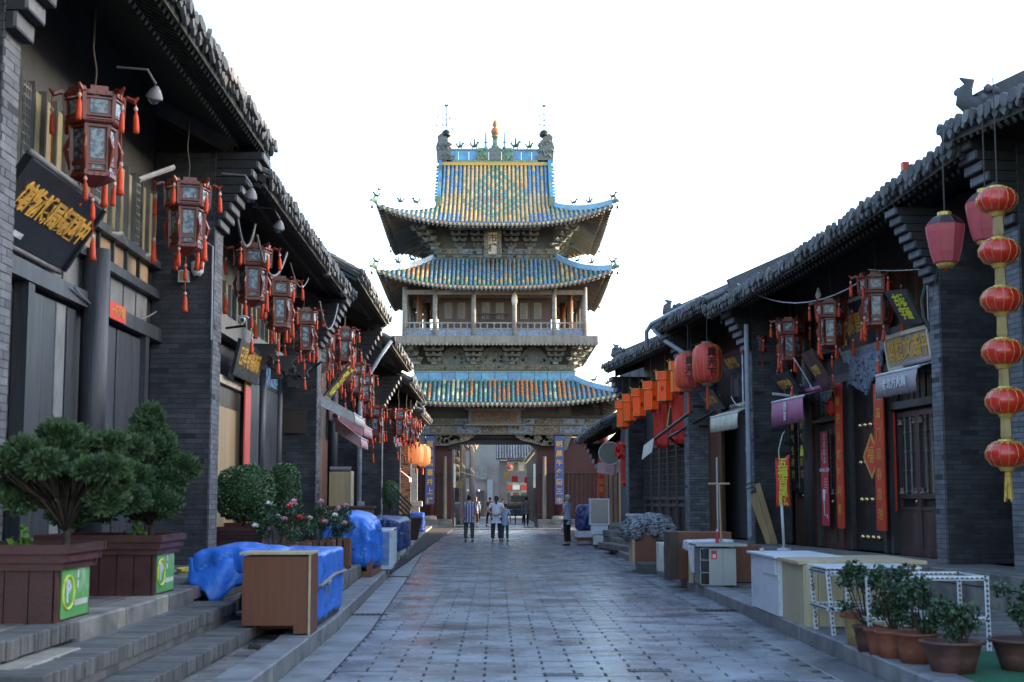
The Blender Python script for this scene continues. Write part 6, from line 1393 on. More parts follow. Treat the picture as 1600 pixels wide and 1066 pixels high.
cs = [(V((rnd.uniform(-.47, .47), rnd.uniform(-.4, .4), 0)), V((.125, .125, .075))) for _ in range(44)]
cs = [(V((c.x, c.y, .80 + .16 * (1 - (c.x / .55) ** 2) + rnd.uniform(-.26, .10))), r * rnd.uniform(.7, 1.35)) for c, r in cs] + [(V((.38, -.1, .52)), V((.16, .15, .12))), (V((-.35, 0, .50)), V((.14, .14, .10)))]
conifer('spreading flat-topped conifer in the nearest left planter', (-3.52, 11.7, 1.05), cs, 19000)
cs = [(V((rnd.gauss(0, 1) * .24 * (1.2 - z), rnd.gauss(0, 1) * .2 * (1.25 - z), .35 + z * 1.05)), V((.15 * (1.15 - z * .5), .15 * (1.15 - z * .5), .10)) * rnd.uniform(.8, 1.3)) for z in [i / 40 for i in range(41)]] + [(V((.34, -.05, .85)), V((.16, .15, .12))), (V((-.36, 0, .95)), V((.14, .14, .12)))]
conifer('upright ragged conifer in the second left planter', (-3.58, 14.8, 1.05), cs, 21000)
for (x, y, z, lb) in ((-3.78, 11.45, 1.12, 'nearest'), (-3.68, 14.6, 1.1, 'second')):
    t = thing('seedling', 'bright green broad-leaved seedlings in the %s left planter' % lb, 'plant', (x, y, z)); leaves(90, clumps([(V((0, 0, .08)), V((.14, .1, .07))), (V((-.2, .02, .04)), V((.14, .1, .04))), (V((.03, 0, .18)), V((.06, .05, .06)))]), .075, 'leafl', None, t); put('stem', MB().tube([(0, 0, -.05), (.01, 0, .2)], .008, 4), 'leafl', t)
def ball_bush(lab, c, r, n, m='leaf', base=None, box=1.0):
    t = thing('clipped_bush', lab, 'shrub', (c[0], c[1], base if base is not None else c[2] - r[2])); dz = c[2] - (base if base is not None else c[2] - r[2])
    put('stem', MB().tube([(0, 0, -.1), (0, 0, dz)], .03, 6), 'bark', t)
    def f():
        d = V((rnd.gauss(0, 1), rnd.gauss(0, 1), rnd.gauss(0, 1))).normalized(); q = 1 - abs(rnd.gauss(0, .10)); s = 1 / max(abs(d.x), abs(d.y), abs(d.z)); q *= 1 + (s - 1) * (1 - box)
        return V((d.x * r[0], d.y * r[1], d.z * r[2])) * q * (1 + .10 * mnoise.noise(d * 2.5 + V(c))) + V((0, 0, dz)), d
    put('inner_mass', MB().lathe([(.1, -.72 * r[2]), (.7 * r[0], -.45 * r[2]), (.80 * r[0], 0), (.7 * r[0], .45 * r[2]), (.1, .75 * r[2])], 10, (0, 0, dz)), 'leafd', t, True)
    leaves(n, f, .05, m, None, t); return t
ball_bush('wide round clipped bush with glossy leaves in the third planter', (-4.1, 23.4, 1.66), (.50, .50, .46), 6500, base=1.05, box=.75)
ball_bush('narrower tall clipped bush just behind the wide round one', (-3.83, 26.0, 1.72), (.30, .30, .50), 4200, base=1.05, box=.7)
ball_bush('small bush of pale leaves in a pot far along the left shops', (-3.35, 45.5, 1.75), (.30, .3, .42), 1600, base=.8, box=.9)
tag(put('flower_pot', MB().lathe([(.16, 0), (.22, .35), (.26, .40), (.24, .44)], 12), 'terrad', None, loc=(-3.35, 45.5, .36)), 'dark pot under the pale bush far along the left shops', 'pot')
def slat_box(lab, x, y, z, w, d, h):
    t = thing('slat_flower_box', lab, 'flower box', (x, y, z), 0, 'slatted wooden flower boxes on the left ledge'); n = int(w / .085)
    put('liner', MB().box(-w / 2 + .02, w / 2 - .02, -d / 2 + .02, d / 2 - .02, .05, h - .04), 'soil', t)
    for i in range(n):
        for sy in (-1, 1): put('slat', MB().bev(-.035, .035, -.012, .012, .05, h, .004), 'slatbox', t, loc=(-w / 2 + (i + .5) * w / n, sy * d / 2, rnd.uniform(-.01, .01)))
    for i in range(int(d / .085)):
        for sx in (-1, 1): put('slat', MB().bev(-.012, .012, -.035, .035, .05, h, .004), 'slatbox', t, loc=(sx * w / 2, -d / 2 + (i + .5) * .085, 0))
    for sx in (-1, 1):
        for sy in (-1, 1): put('foot', MB().box(sx * w * .42 - .03, sx * w * .42 + .03, sy * d * .42 - .03, sy * d * .42 + .03, 0, .06), 'slatbox', t)
def rose(lab, x, y, z, h, w, nf):
    t = thing('rose_bush', lab, 'plant', (x, y, z), 0, 'rose bushes in the slatted boxes'); cs = []; mb = MB()
    for _ in range(11):
        q = V((rnd.uniform(-w, w), rnd.uniform(-w, w) * .7, rnd.uniform(.25, 1) * h)); cs.append((q, V((.11, .11, .10)))); mb.tube([(q.x * .1, q.y * .1, -.1), (q.x * .6, q.y * .5, q.z * .5), q], [.008, .006, .004], 4)
    put('stems', mb, 'leafr', t, kind='stuff'); leaves(1300, clumps(cs), .052, 'leafr', None, t)
    for k in range(nf):
        q = cs[rnd.randrange(len(cs))][0] + V((rnd.uniform(-.08, .08), -rnd.uniform(.05, .14), rnd.uniform(0, .12))); fb_ = MB()
        for a in range(7): fb_.obox(V((math.cos(a * .9) * .022, math.sin(a * .9) * .022, .006 * (a % 3))), (.045, .008, .04), (rnd.random(), rnd.random(), a * .9))
        put('flower', fb_, rnd.choice(['petalr', 'petalp', 'petalw', 'petalp']), t, loc=q)
for i, (x, y, w, rh, lb) in enumerate(((-3.05, 19.9, .55, .5, 'nearest, half hidden by the brown cabinet'), (-2.95, 20.9, .5, .75, 'second, beside the third planter'), (-2.72, 22.3, .42, .45, 'third, behind the blue tarpaulin crate'), (-2.62, 23.9, .40, .42, 'farthest, in front of the bulky blue tarpaulin'))):
    slat_box('slatted wooden flower box, ' + lb, x, y, .41, w, .42, .52); rose('rose bush in flower in the slatted box, ' + lb, x, y, .88, rh + .1, .28, 7)
def pot(lab, x, y, z, r, h, m, oval=1.):
    t = thing('flower_pot', lab, 'pot', (x, y, z), 0, 'flower pots on the right pavement'); put('vessel', MB().lathe([(r * .66, 0), (r * .80, h * .45), (r * .93, h * .9), (r * 1.06, h * .92), (r * 1.08, h), (r * .94, h), (r * .9, h * .88)], 20), m, t, True)
    put('soil', MB().lathe([(r * .5, h * .8), (r * .9, h * .86)], 12), 'soil', t); return t
pot('widest dark brown pot at the front of the pot group', 3.72, 11.75, .15, .25, .26, 'terrad'); pot('reddish terracotta pot behind the widest dark one', 3.60, 12.35, .15, .19, .27, 'terra'); pot('slim red-brown pot in the middle of the pot row', 3.50, 12.75, .15, .14, .25, 'terra')
pot('second slim red-brown pot in the pot row', 3.47, 13.05, .15, .13, .24, 'terra'); pot('dark slim pot near the ochre one', 3.45, 13.4, .15, .13, .24, 'terrad'); t = pot('ochre glazed pot with a red rim at the back of the row', 3.52, 13.95, .15, .17, .33, 'glaze'); put('rim', MB().lathe([(.182, .27), (.188, .29), (.188, .335), (.16, .335)], 20), 'terra', t, True)
pot('wide dark pot alone on the green carpet at the right edge', 4.36, 11.9, .15, .27, .26, 'terrad'); 
def potplant(lab, x, y, z, h, w, n, m='leafp'):
    t = thing('potted_plant', lab, 'plant', (x, y, z), 0, 'leafy plants in the right-hand pots'); mb = MB(); cs = []
    for _ in range(12): q = V((rnd.uniform(-w, w), rnd.uniform(-w, w), rnd.uniform(.2, 1) * h)); cs.append((q, V((.10, .10, .08)))); mb.tube([(q.x * .1, q.y * .1, -.05), (q.x * .7, q.y * .6, q.z * .55), q], [.008, .006, .003], 4)
    put('stems', mb, 'bark', t, kind='stuff'); leaves(n, clumps(cs), .052, m, None, t, aspect=.6)
PX = .10
for a in (('bushy dark plant in the widest front pot', 3.72, 11.75, .38, .42, .17, 800), ('plant with dense leaves in the reddish terracotta pot', 3.60, 12.4, .4, .52, .26, 1300), ('plant in the slim middle pots, tallest of the group', 3.50, 12.95, .38, .72, .28, 1500), ('light-leaved plant at the back near the slotted tables', 3.42, 13.6, .42, .60, .24, 1100), ('dark straggly plant in the pot on the green carpet', 4.36, 11.9, .38, .55, .24, 1000), ('upright plant in the ochre glazed pot', 3.8, 13.9, .44, .45, .2, 700)): potplant(a[0], a[1] + .08, a[2], a[3], a[4] * .82, a[5] * .82, int(a[6] * .8))
cp = strip and put('green_carpet', MB().box(3.72, 6.2, 9.2, 13.3, .145, .158), 'carpet', None); tag(cp, 'green artificial-grass carpet under the pots at the lower right', 'carpet')

# ============================================================ COVERED GOODS AND FURNITURE
def lumpy(x0, x1, y0, y1, z0, z1, rnd_=.3, amp=.03, n=26, seed=0, folds=.02, top=0.):
    """cloth-covered block: rounded box with folds running down the sides"""
    mb = MB(); cx, cy, cz = (x0 + x1) / 2, (y0 + y1) / 2, (z0 + z1) / 2; hx, hy, hz = (x1 - x0) / 2, (y1 - y0) / 2, (z1 - z0) / 2
    for fx in range(6):
        ax = fx // 2; s = 1 if fx % 2 else -1; k = len(mb.v)
        for j in range(n + 1):
            for i in range(n + 1):
                a, b = -1 + 2 * i / n, -1 + 2 * j / n; p = [0, 0, 0]; p[ax] = s; p[(ax + 1) % 3] = a; p[(ax + 2) % 3] = b; c = V(p)
                q = V((c.x * hx, c.y * hy, c.z * hz)); rr = rnd_ * min(hx, hy, hz)
                inn = V((max(-hx + rr, min(hx - rr, q.x)), max(-hy + rr, min(hy - rr, q.y)), max(-hz + rr, min(hz - rr, q.z)))); d = q - inn
                if d.length > 1e-6: q = inn + d.normalized() * rr * min(1, d.length / rr) if d.length > rr else q
                nn = V((c.x, c.y, c.z)).normalized(); w = V((cx, cy, cz)) + q
                f = mnoise.noise(V((w.x * 3.1 + seed, w.y * 3.1, w.z * .7))) * folds * 1.6 + mnoise.noise(V((w.x * 9 + seed, w.y * 9, w.z * 2.2))) * folds + (.5 - abs(mnoise.noise(V((w.x * 6 + seed, w.y * 6 + 3, w.z * 3))))) ** 3 * folds * 5
                g = mnoise.noise(w * 2.2 + V((seed, 0, 0))) * amp; q += nn * g + V((nn.x, nn.y, nn.z * .4)) * f * (1.1 - c.z * .5)
                if c.z < -.6: q.x *= 1 + .04 * mnoise.noise(w * 4); q.z += .05 * mnoise.noise(V((w.x * 5, w.y * 5, seed)))
                if top and c.z > 0: q.z += top * (1 - c.x * c.x * .8 - c.y * c.y * .6) * c.z
                mb.v.append(tuple(V((cx, cy, cz)) + q))
        for j in range(n):
            for i in range(n):
                a = k + j * (n + 1) + i; f4 = (a, a + 1, a + n + 2, a + n + 1); mb.f.append(f4 if s > 0 else f4[::-1]); mb.m.append(0); mb.c.append(None)
    return mb
t = thing('brown_cabinet', 'brown laminate cabinet with a pale edge standing on the left kerb', 'cabinet', (-2.25, 15.1, .17))
put('front_panel', MB().extr([(-.33, .10), (.18, .10), (.18, 0.02), (.33, 0.02), (.33, .80), (-.33, .80)], -.30, -.275, lambda u, v, w: (u, w, v)), 'laminate', t); put('side_panel', MB().bev(.331, .352, -.31, .28, -.02, .82, .003), 'laminate', t); put('side_edge', MB().box(.331, .353, -.322, -.311, -.02, .82), 'laminedge', t)
put('top_board', MB().bev(-.38, .36, -.33, .28, .82, .845, .004), 'laminedge', t); put('back_panel', MB().box(-.33, .33, .26, .28, .02, .80), 'laminate', t); put('side_panel', MB().box(-.35, -.331, -.30, .28, .1, .80), 'laminate', t)
t = thing('tarp_crate', 'long crate wrapped in bright blue tarpaulin tied with grey tape, right behind the brown cabinet', 'covered goods', (-2.25, 15.45, .17))
b = lumpy(-.36, .34, .03, 2.65, .08, .80, .16, .015, 44, 3, .02); put('tarpaulin', b, 'tarp', t, True); put('tape', MB().tube([(-.375, .01, .50), (.365, 0, .47), (.385, .05, .47), (.37, 1.4, .52), (.365, 2.67, .50)], .02, 6), 'greywood', t); put('tape_knot', MB().obox((.40, .55, .47), (.04, .08, .05), (.3, .4, 0)).obox((.40, .5, .41), (.02, .04, .12), (.4, .1, .2)), 'greywood', t); put('crate_foot', MB().box(-.3, .3, .1, 2.5, 0, .1), 'wood', t)
t = thing('tarp_bench', 'low bench on the platform edge under a loose blue tarpaulin', 'covered goods', (-2.92, 17.0, .6)); put('tarpaulin', lumpy(-.50, .50, -.75, .75, .12, .38, .5, .05, 30, 9, .03, .05), 'tarp', t, True)
fl = MB(); n = 18; P = []
for j in range(9):
    for i in range(n + 1): u = i / n; v = j / 8; P.append((-.54 + 1.0 * u, -.74 - .12 * v + .05 * math.sin(u * 11 + v * 2), .30 - v * (.28 + .22 * math.sin(u * 5.2) ** 2 * (1 if u > .25 else .5))))
fl.add(P, [(j * (n + 1) + i, (j + 1) * (n + 1) + i, (j + 1) * (n + 1) + i + 1, j * (n + 1) + i + 1) for j in range(8) for i in range(n)]); o = put('hanging_flap', fl, 'tarp', t, True); o.modifiers.new('thickness', 'SOLIDIFY').thickness = .012
put('bench_frame', MB().box(-.5, .5, -.6, .6, .06, .2).box(-.45, -.4, -.55, -.5, -.0, .06).box(.38, .44, -.55, -.5, -.45, .06), 'maroon', t)
t = thing('tarp_cart', 'bulky rounded load under blue tarpaulin tied with black rope, behind the slatted boxes', 'covered goods', (-2.62, 26.9, .17)); put('tarpaulin', lumpy(-.56, .42, -1.1, 1.0, .16, 1.02, .42, .05, 40, 5, .04, .14), 'tarp', t, True)
for z in (.50, .82): put('rope', MB().tube([(.50 * math.cos(a / 20 * 6.283) - .04, 1.08 * math.sin(a / 20 * 6.283) - .05, z + .02 * math.sin(a)) for a in range(21)], .012, 5), 'black', t)
put('wooden_base', MB().box(-.45, .40, -1.05, .95, 0, .10).box(-.45, -.36, -1.05, -.95, .1, .32).box(.30, .40, -1.05, -.95, .1, .32).box(.30, .40, .85, .95, .1, .32).box(.3, .38, -.95, .85, .2, .3), 'slatbox', t)
for i, (x, y, lb) in enumerate(((-2.24, 28.75, 'nearer white air-conditioner unit, its grille seen edge on'), (-2.28, 30.1, 'second air-conditioner unit with steel side beyond the first'))):
    t = thing('air_conditioner', lb + ', on the left kerb', 'air conditioner', (x, y, .17)); put('case', MB().bev(-.17, .17, -.42, .42, .02, .80, .02), ('white', 'steel')[i], t); g = MB()
    for k in range(12): g.box(.171, .180, -.38, .38, .08 + k * .058, .09 + k * .058)
    for k in range(9): g.box(.172, .178, -.38 + k * .095, -.372 + k * .095, .06, .74)
    put('grille', g, 'white', t); put('front_grid', MB().box(-.14, .14, -.432, -.421, .1, .75), 'glassb' if i == 0 else 'steel', t)
    for s in (-1, 1): put('foot', MB().box(-.15, .15, s * .33 - .03, s * .33 + .03, 0, .03), 'blackm', t)
t = thing('tarp_table', 'table covered with a dark navy tarpaulin on the left kerb', 'covered goods', (-2.6, 34.8, .17)); put('tarpaulin', lumpy(-.5, .42, -1.7, 1.9, .22, .92, .3, .05, 26, 12, .05, .06), 'tarpd', t, True)
for a in ((-.4, -1.5), (.35, -1.5), (.35, 1.7), (-.4, 1.7)): put('leg', MB().box(a[0] - .03, a[0] + .03, a[1] - .03, a[1] + .03, 0, .35), 'steel', t)
tag(put('wooden_counter', MB().bev(-.5, .5, -.25, .25, 0, .95, .01).box(-.56, .56, -.3, .3, .951, 1.0), 'brownwood', None, loc=(-3.3, 32.6, .41)), 'brown wooden counter top behind the navy tarpaulin on the left', 'counter')
for i in range(4): tag(put('leaning_rack', MB().bar((0, 0, .2), (.6, .15, -.42), .05, .05), 'blackm', None, loc=(-3.2 + i * .03, 42.2 + i * .1, 1.45 + i * .11)), ('lowest', 'second', 'third', 'topmost')[i] + ' of four slanting black racks leaning beside the far left pier', 'rack', 'slanting black racks')
tag(put('rack_stand', MB().box(-.4, .4, -.2, .2, 0, .95), 'blackm', None, loc=(-2.95, 42.9, .17)), 'black stand under the slanting racks on the left', 'stand')
t = thing('dark_bin', 'dark flared bin standing at the far left kerb', 'bin', (-2.85, 49.5, .17)); put('shell', MB().lathe([(.22, 0), (.30, .3), (.46, .75), (.44, .78)], 4, ph=math.pi / 4), 'brownb', t)
tag(put('blue_crate', lumpy(-.32, .32, -.4, .4, .0, .85, .25, .02, 14, 1, .02), 'tarp', None, True, loc=(-3.45, 62.5, .15)), 'small bright blue covered crate near the tower base on the left', 'covered goods')
t = thing('stone_stele', 'pale grey stone stele on a stepped base left of the tower', 'stele', (-4.25, 71.0, .1)); put('slab', MB().bev(-.36, .36, -.1, .1, 1.4, 3.0, .03), 'jade', t); put('cap', MB().bev(-.6, .6, -.3, .3, 1.12, 1.38, .03), 'jade', t); put('base', MB().bev(-.46, .46, -.25, .25, 0, 1.1, .02), 'slabpale', t); put('base_step', MB().bev(-.6, .6, -.32, .32, 0, .2, .02), 'jade', t)
tag(put('small_pillar', MB().bev(-.2, .2, -.2, .2, 0, 4.4, .02), 'slab', None, loc=(-4.35, 73.5, .1)), 'slim grey stone pillar between the stele and the tower', 'pillar')
t = thing('cupboard', 'tall tan wooden cupboard against the third left house', 'cupboard', (-3.72, 34.3, .41)); put('body', MB().bev(-.24, .24, -.3, .3, .45, 1.8, .01), 'tanwood', t); put('lower_door', MB().bev(-.24, .24, -.3, .3, 0, .44, .01), 'brownwood', t); put('side_board', MB().bev(.245, .285, -.32, .3, 0, 1.82, .005), 'palewood', t); put('roller', MB().tube([(-.25, -.1, 1.88), (.25, -.1, 1.88)], .05, 8), 'steel', t)
tag(put('yellow_hose', MB().tube([(-3.9 + .25 * math.cos(k * .5), 18.9 + .5 * math.sin(k * .5), .615 + k * .002) for k in range(22)], .014, 5), 'yellowh', None), 'coiled yellow hose on the platform by the second left pier', 'hose')
tag(put('rusty_stump', lumpy(-.05, .05, -.03, .03, 0, .05, .6, .02, 6, 3, .02), 'bark', None, True, loc=(-2.35, 14.1, .11)), 'small dried lump lying on the left walk near the cabinet', 'debris')
for i, x in enumerate((-4.05, -4.2)): tag(put('wall_rod', MB().tube([(0, 0, 0), (.5, .1, .42)], .025, 5), 'blackm', None, loc=(-4.6, 33.2 - i * .01, 4.35 + i * .01)), ('lower', 'upper')[i] + ' dark rod sticking out of the third left pier', 'rod')
t = thing('narrow_door_frame', 'narrow tan window frame beside the left downpipe', 'window frame', (-4.9, 44.0 + .0, .9)); put('frame', MB().box(0, .08, 0, .05, 0, 2.0).box(.62, .7, 0, .05, 0, 2.0).box(.08, .62, 0, .05, 1.92, 2.0), 'tanwood', t); put('bars', MB().box(.2, .24, .01, .04, 0, 1.92).box(.4, .44, .01, .04, 0, 1.92).box(.08, .62, .012, .038, .9, .94), 'tanwood', t); put('pane', MB().box(.08, .62, .03, .04, 0, 1.92), 'black', t)
tag(put('white_hanging_sign', MB().box(-.12, .12, -.05, .05, -.55, .55), 'white', None, loc=(-3.92, 55.5, 4.15), rot=(0, R(-14), R(10))), 'leaning white panel sign hung far on the left below a lantern', 'sign')
# right side
t = thing('white_counter', 'white cabinet with an overhanging drawer on the right pavement', 'cabinet', (3.35, 17.15, .15)); put('body', MB().bev(.02, .22, .0, 1.8, .02, .70, .01), 'white', t); put('lower_box', MB().bev(.05, .75, .25, .9, 0, .48, .01), 'white', t); put('drawer', MB().bev(-.0, .78, .1, .95, .50, .70, .01), 'white', t); put('top', MB().bev(-.03, .8, -.02, 1.85, .705, .73, .004), 'white', t); put('door_gap', MB().box(.4, .405, .246, .25, .02, .46), 'black', t)
tag(put('paper_cup', MB().lathe([(.02, 0), (.03, .04)], 8), 'offwhite', None, loc=(3.45, 18.6, .885)), 'tiny pale cup left on the white cabinet', 'cup')
t = thing('wood_counter', 'pale wood-panelled counter on the right pavement behind the slotted tables', 'counter', (3.42, 15.95, .15)); n = 9
planks(t, .02, 1.30, .03, 0, .68, 'palewood', 9, 'panel'); put('core', MB().box(.03, 1.29, .04, 1.55, 0, .68), 'palewood', t)
for i in range(7): put('panel', MB().bev(-.02, 0, 0, .215, 0, .68, .004), 'palewood', t, loc=(.02, .02 + i * .22, 0))
put('top', MB().bev(-.06, 1.38, .0, 1.65, .685, .725, .006), 'laminedge', t)
def slotted_table(lab, x0, x1, y0, y1, z, h, top=True, lean=.05):
    t = thing('slotted_table', lab, 'table', (x0, y0, z)); W, D = x1 - x0, y1 - y0
    def angle(name, a, b):
        a, b = V(a), V(b); L_ = (b - a).length; mb = MB(); mb.bar(a, b, .045, .006); o = put(name, mb, 'rust', t); k = int(L_ / .045); ho = MB(); d = (b - a) / L_
        mb2 = MB(); up = V((0, 0, 1)) if abs(d.z) < .9 else V((0, 1, 0)); mb2.bar(a + V((0, -.0, 0)), b, .006, .045, up=(0, 0, 1)); put(name + '_flange', mb2, 'rust', o)
        for q in range(1, k): c = a + d * q * L_ / k; ho.obox(c, (.012, .05, .022) if abs(d.z) > .5 else (.022, .05, .012) if abs(d.x) > .5 else (.05, .022, .012), (0, 0, 0))
        put('slots', ho, 'black', o, kind='stuff')
    for x in (0, W):
        for y in (0, D): angle('leg', (x + lean * (1 if x == 0 else .2), y, 0), (x, y, h))
    for zz in (h - .02, h * .42):
        angle('rail', (0, 0, zz), (W, 0, zz)); angle('rail', (0, D, zz), (W, D, zz)); angle('rail', (0, 0, zz - .002), (0, D, zz - .002)); angle('rail', (W, 0, zz - .002), (W, D, zz - .002))
    if top: put('table_top', MB().bev(-.03, W + .03, -.03, D + .03, h + .022, h + .04, .004), 'white', t)
    return t
slotted_table('white slotted-angle table with a plain white top, farther of the two', 3.42, 4.36, 14.8, 15.6, .15, .67)
slotted_table('open white slotted-angle table frame nearest the potted plants', 3.48, 4.60, 13.45, 14.25, .15, .69, False, .02)
t = thing('steel_cart', 'stainless steel cabinet with shelves and a wide top on the right kerb', 'cart', (3.32, 23.3, .17)); put('body', MB().bev(.14, .58, .0, .75, 0, .60, .01), 'steel', t); put('seam', MB().box(.36, .372, -.012, .0, .02, .6), 'pipe', t); mb = MB()
for z in (.0, .2, .4, .59): mb.box(0, .14, .02, .72, z, z + .012)
mb.box(0, .012, .02, .72, 0, .6); put('shelves', mb, 'steel', t); put('table_top', MB().bev(-.08, .75, -.08, .8, .63, .67, .005), 'steel', t); put('red_label', MB().box(.18, .27, -.008, -.001, .42, .56), 'red', t); put('label_print', MB().box(.2, .25, -.010, -.008, .44, .5), 'white', t)
tag(put('squeegee', MB().tube([(0, 0, 0), (-.02, 0, .95)], .016, 6).box(-.2, .16, -.02, .02, .95, .98), 'tanwood', None, loc=(3.82, 24.3, .86)), 'wooden squeegee standing upside down behind the steel cart', 'squeegee')
t = thing('red_bottle', 'red and purple bottle with white cap on the steel cart', 'bottle', (3.66, 23.7, .84)); put('body', MB().lathe([(.03, 0), (.03, .16), (.015, .19)], 10), 'banner', t); put('cap', MB().lathe([(.02, .19), (.02, .22)], 8), 'white', t)
t = thing('brown_chest', 'reddish-brown laminate chest on the right pavement', 'cabinet', (3.08, 25.4, .15)); put('side', MB().bev(0, .16, 0, .9, 0, .84, .01), 'laminedge' if False else 'brownb', t); put('body', MB().bev(.161, 1.1, .02, .88, 0, .83, .01), 'laminate', t)
t = thing('draped_cart', 'small cart with a grey-white cloth thrown over it, between the chest and the steel cart', 'covered goods', (3.25, 24.35, .15)); put('cloth', lumpy(0, .8, 0, .6, .55, .72, .4, .02, 14, 2, .02), 'white', t, True); put('hanging_cloth', MB().add([(0, 0, .65), (.12, -.02, .62), (.14, -.03, .15), (.05, -.02, .2)], [(0, 3, 2, 1)]), 'white', t); put('dark_body', MB().box(.08, .78, .05, .58, 0, .56), 'black', t); put('side', MB().bev(.02, .10, .0, .04, 0, .5, .005), 'laminedge', t)
tag(put('low_brown_box', MB().bev(0, .5, 0, .7, 0, .62, .01), 'laminate', None, loc=(4.05, 24.6, .15)), 'low brown box behind the steel cart by the steps', 'box')
for i, (x, y, h) in enumerate(((3.22, 28.3, .56), (3.26, 27.5, .52))): t = thing('cream_box', ('farther', 'nearer') [i] + ' pale yellow wooden box standing on the right kerb', 'box', (x, y, .15)); put('side', MB().bev(0, .18, 0, .5, 0, h, .01), 'offwhite', t); put('front', MB().bev(.181, .42, 0, .5, 0, h - .01, .01), 'palewood', t)
t = thing('covered_stall', 'red-sided box under a crumpled grey stone-patterned cloth on the right kerb', 'covered goods', (2.98, 31.2, .16)); put('body', MB().bev(.05, .70, .1, 1.0, 0, .62, .01), 'laminate', t); put('side', MB().bev(0, .05, .1, 1.0, 0, .62, .005), 'laminedge', t)
t2 = lumpy(-.05, .95, 0, 1.3, .55, .92, .6, .08, 30, 7, .09, .15); put('crumpled_cover', t2, mat('crumpled_cover', (.22, .23, .25), .8, 0, .5, 14, .8, 30, c2=(.015, .015, .018), c2s=11, c2t=.52, c2w=.05, stretch=(1, 1, 2)), t, True)
t = thing('kerb_planter', 'dark brick block at the kerb under the covered stall', 'block', (2.95, 31.0, 0)); put('block', MB().bev(0, .42, 0, 1.1, 0, .22, .02), 'stepb', t); t.location = (3.05, 30.2, .0)
t = thing('display_case', 'white framed glass display case on a low white stand, near the striped-shirt man', 'display case', (2.98, 45.4, .14)); 
mb = MB()
for x in (0, .58):
    for y in (0, .5): mb.box(x, x + .04, y, y + .04, .62, 1.45)
for z in (.62, 1.41):
    for y in (0, .5): mb.box(.04, .58, y + .002, y + .038, z, z + .04)
    for x in (0, .58): mb.box(x + .002, x + .038, .04, .5, z, z + .04)
put('frame', mb, 'white', t); put('pane', MB().box(.04, .58, .012, .02, .66, 1.41), 'glasss', t); put('pane', MB().box(.01, .018, .04, .5, .66, 1.41), 'glasss', t); put('stand', MB().bev(.05, .58, .02, .5, .32, .6, .01), 'white', t); put('base_box', MB().bev(.12, .5, .03, .45, 0, .3, .01), 'offwhite', t)
for k in range(3): put('drawer', MB().box(.16 + .03 * k, .40 + .03 * k, .015, .028, .03 + k * .09, .09 + k * .09), 'white', t)
t = thing('tarp_stall', 'stall covered by a dark blue cloth right of the tower gate', 'covered goods', (3.1, 49.5, .14)); put('cloth', lumpy(-.25, .35, 0, 1.4, .35, 1.25, .5, .05, 20, 4, .06), 'tarpd', t, True); put('base', MB().bev(-.3, .4, .0, 1.4, .12, .34, .01), 'white', t); put('pallet', MB().box(-.3, .45, -.05, 1.45, 0, .1), 'brownwood', t)
tag(put('white_ledge', MB().bev(0, .9, 0, .4, .55, .68, .01).bev(.05, .25, .05, .35, 0, .54, .01).bev(.6, .85, .05, .35, 0, .54, .01), 'jade', None, loc=(3.75, 45.8, .14)), 'pale stone ledge behind the display case', 'bench')
tag(put('white_shelf', MB().bev(0, .5, 0, .3, .0, .07, .01), 'white', None, loc=(4.05, 44.4, 1.05)), 'small white shelf against the pier behind the covered stall', 'shelf')
# flag pole
t = thing('flag_stand', 'white pole on a round foot flying a red vertical flag with gold characters', 'flag', (5.47, 27.2, .6)); put('pole', MB().tube([(0, 0, 0), (-.03, 0, .95)], .028, 8), 'white', t, True); put('foot', MB().lathe([(.14, 0), (.13, .03), (.04, .05)], 14), 'white', t); put('thin_pole', MB().tube([(-.03, 0, .9), (-.06, .02, 1.9), (.02, .02, 2.2), (.06, .02, 2.25)], .010, 5), 'offwhite', t)
fm = MB(); n = 6; k = 12; P = []
for j in range(k + 1):
    for i in range(n + 1): u = i / n; v = j / k; P.append((-.13 + .27 * u + (.0 if j else .10 * (1 - u)), .02 * math.sin(v * 7 + u * 3), .82 + 1.0 * (1 - v) - (.14 * (1 - u) if j == 0 else 0)))
fm.add(P, [(j * (n + 1) + i, (j + 1) * (n + 1) + i, (j + 1) * (n + 1) + i + 1, j * (n + 1) + i + 1) for j in range(k) for i in range(n)]); o = put('flag_cloth', fm, 'red', t, True); o.modifiers.new('thickness', 'SOLIDIFY').thickness = .006
text('五福吉星照', .19, 'yellow', t, (.0, -.032, 1.28), (R(90), 0, 0), vertical=True, gap=.95, bold=.006, ext=.003)
for i, (dx, l, a) in enumerate(((0, 1.15, 15), (.16, 1.35, 11))): tag(put('leaning_board', MB().bev(-.02, .02, -.11 + .05 * i, .11 - .05 * i, 0, l, .005), 'tanwood', None, loc=RP(-9.72 + dx * .4, .32 + i * .06, .6), rot=(R(a + 5), 0, RZ)), ('shorter wide', 'longer thin')[i] + ' wooden board leaning on the farther right brick pier', 'board')
tag(put('blue_rag', lumpy(-.05, .05, -.03, .03, 0, .55, .5, .02, 8, 4, .02), 'tarp', None, True, loc=RP(-15.9, .2, 1.3)), 'blue cloth hanging on the brown boards at the right', 'cloth')
t = thing('framed_picture', 'small gilt-framed dark picture hanging aslant under the tall red lanterns', 'picture', RP(-17.2, .0, 3.75), RZ); t.rotation_euler = (R(10), R(18), RZ + .7); put('frame', MB().box(-.22, .22, 0, .03, -.3, .3), 'goldp', t); put('picture', MB().box(-.17, .17, -.006, -.001, -.25, .25), 'signnavy', t)
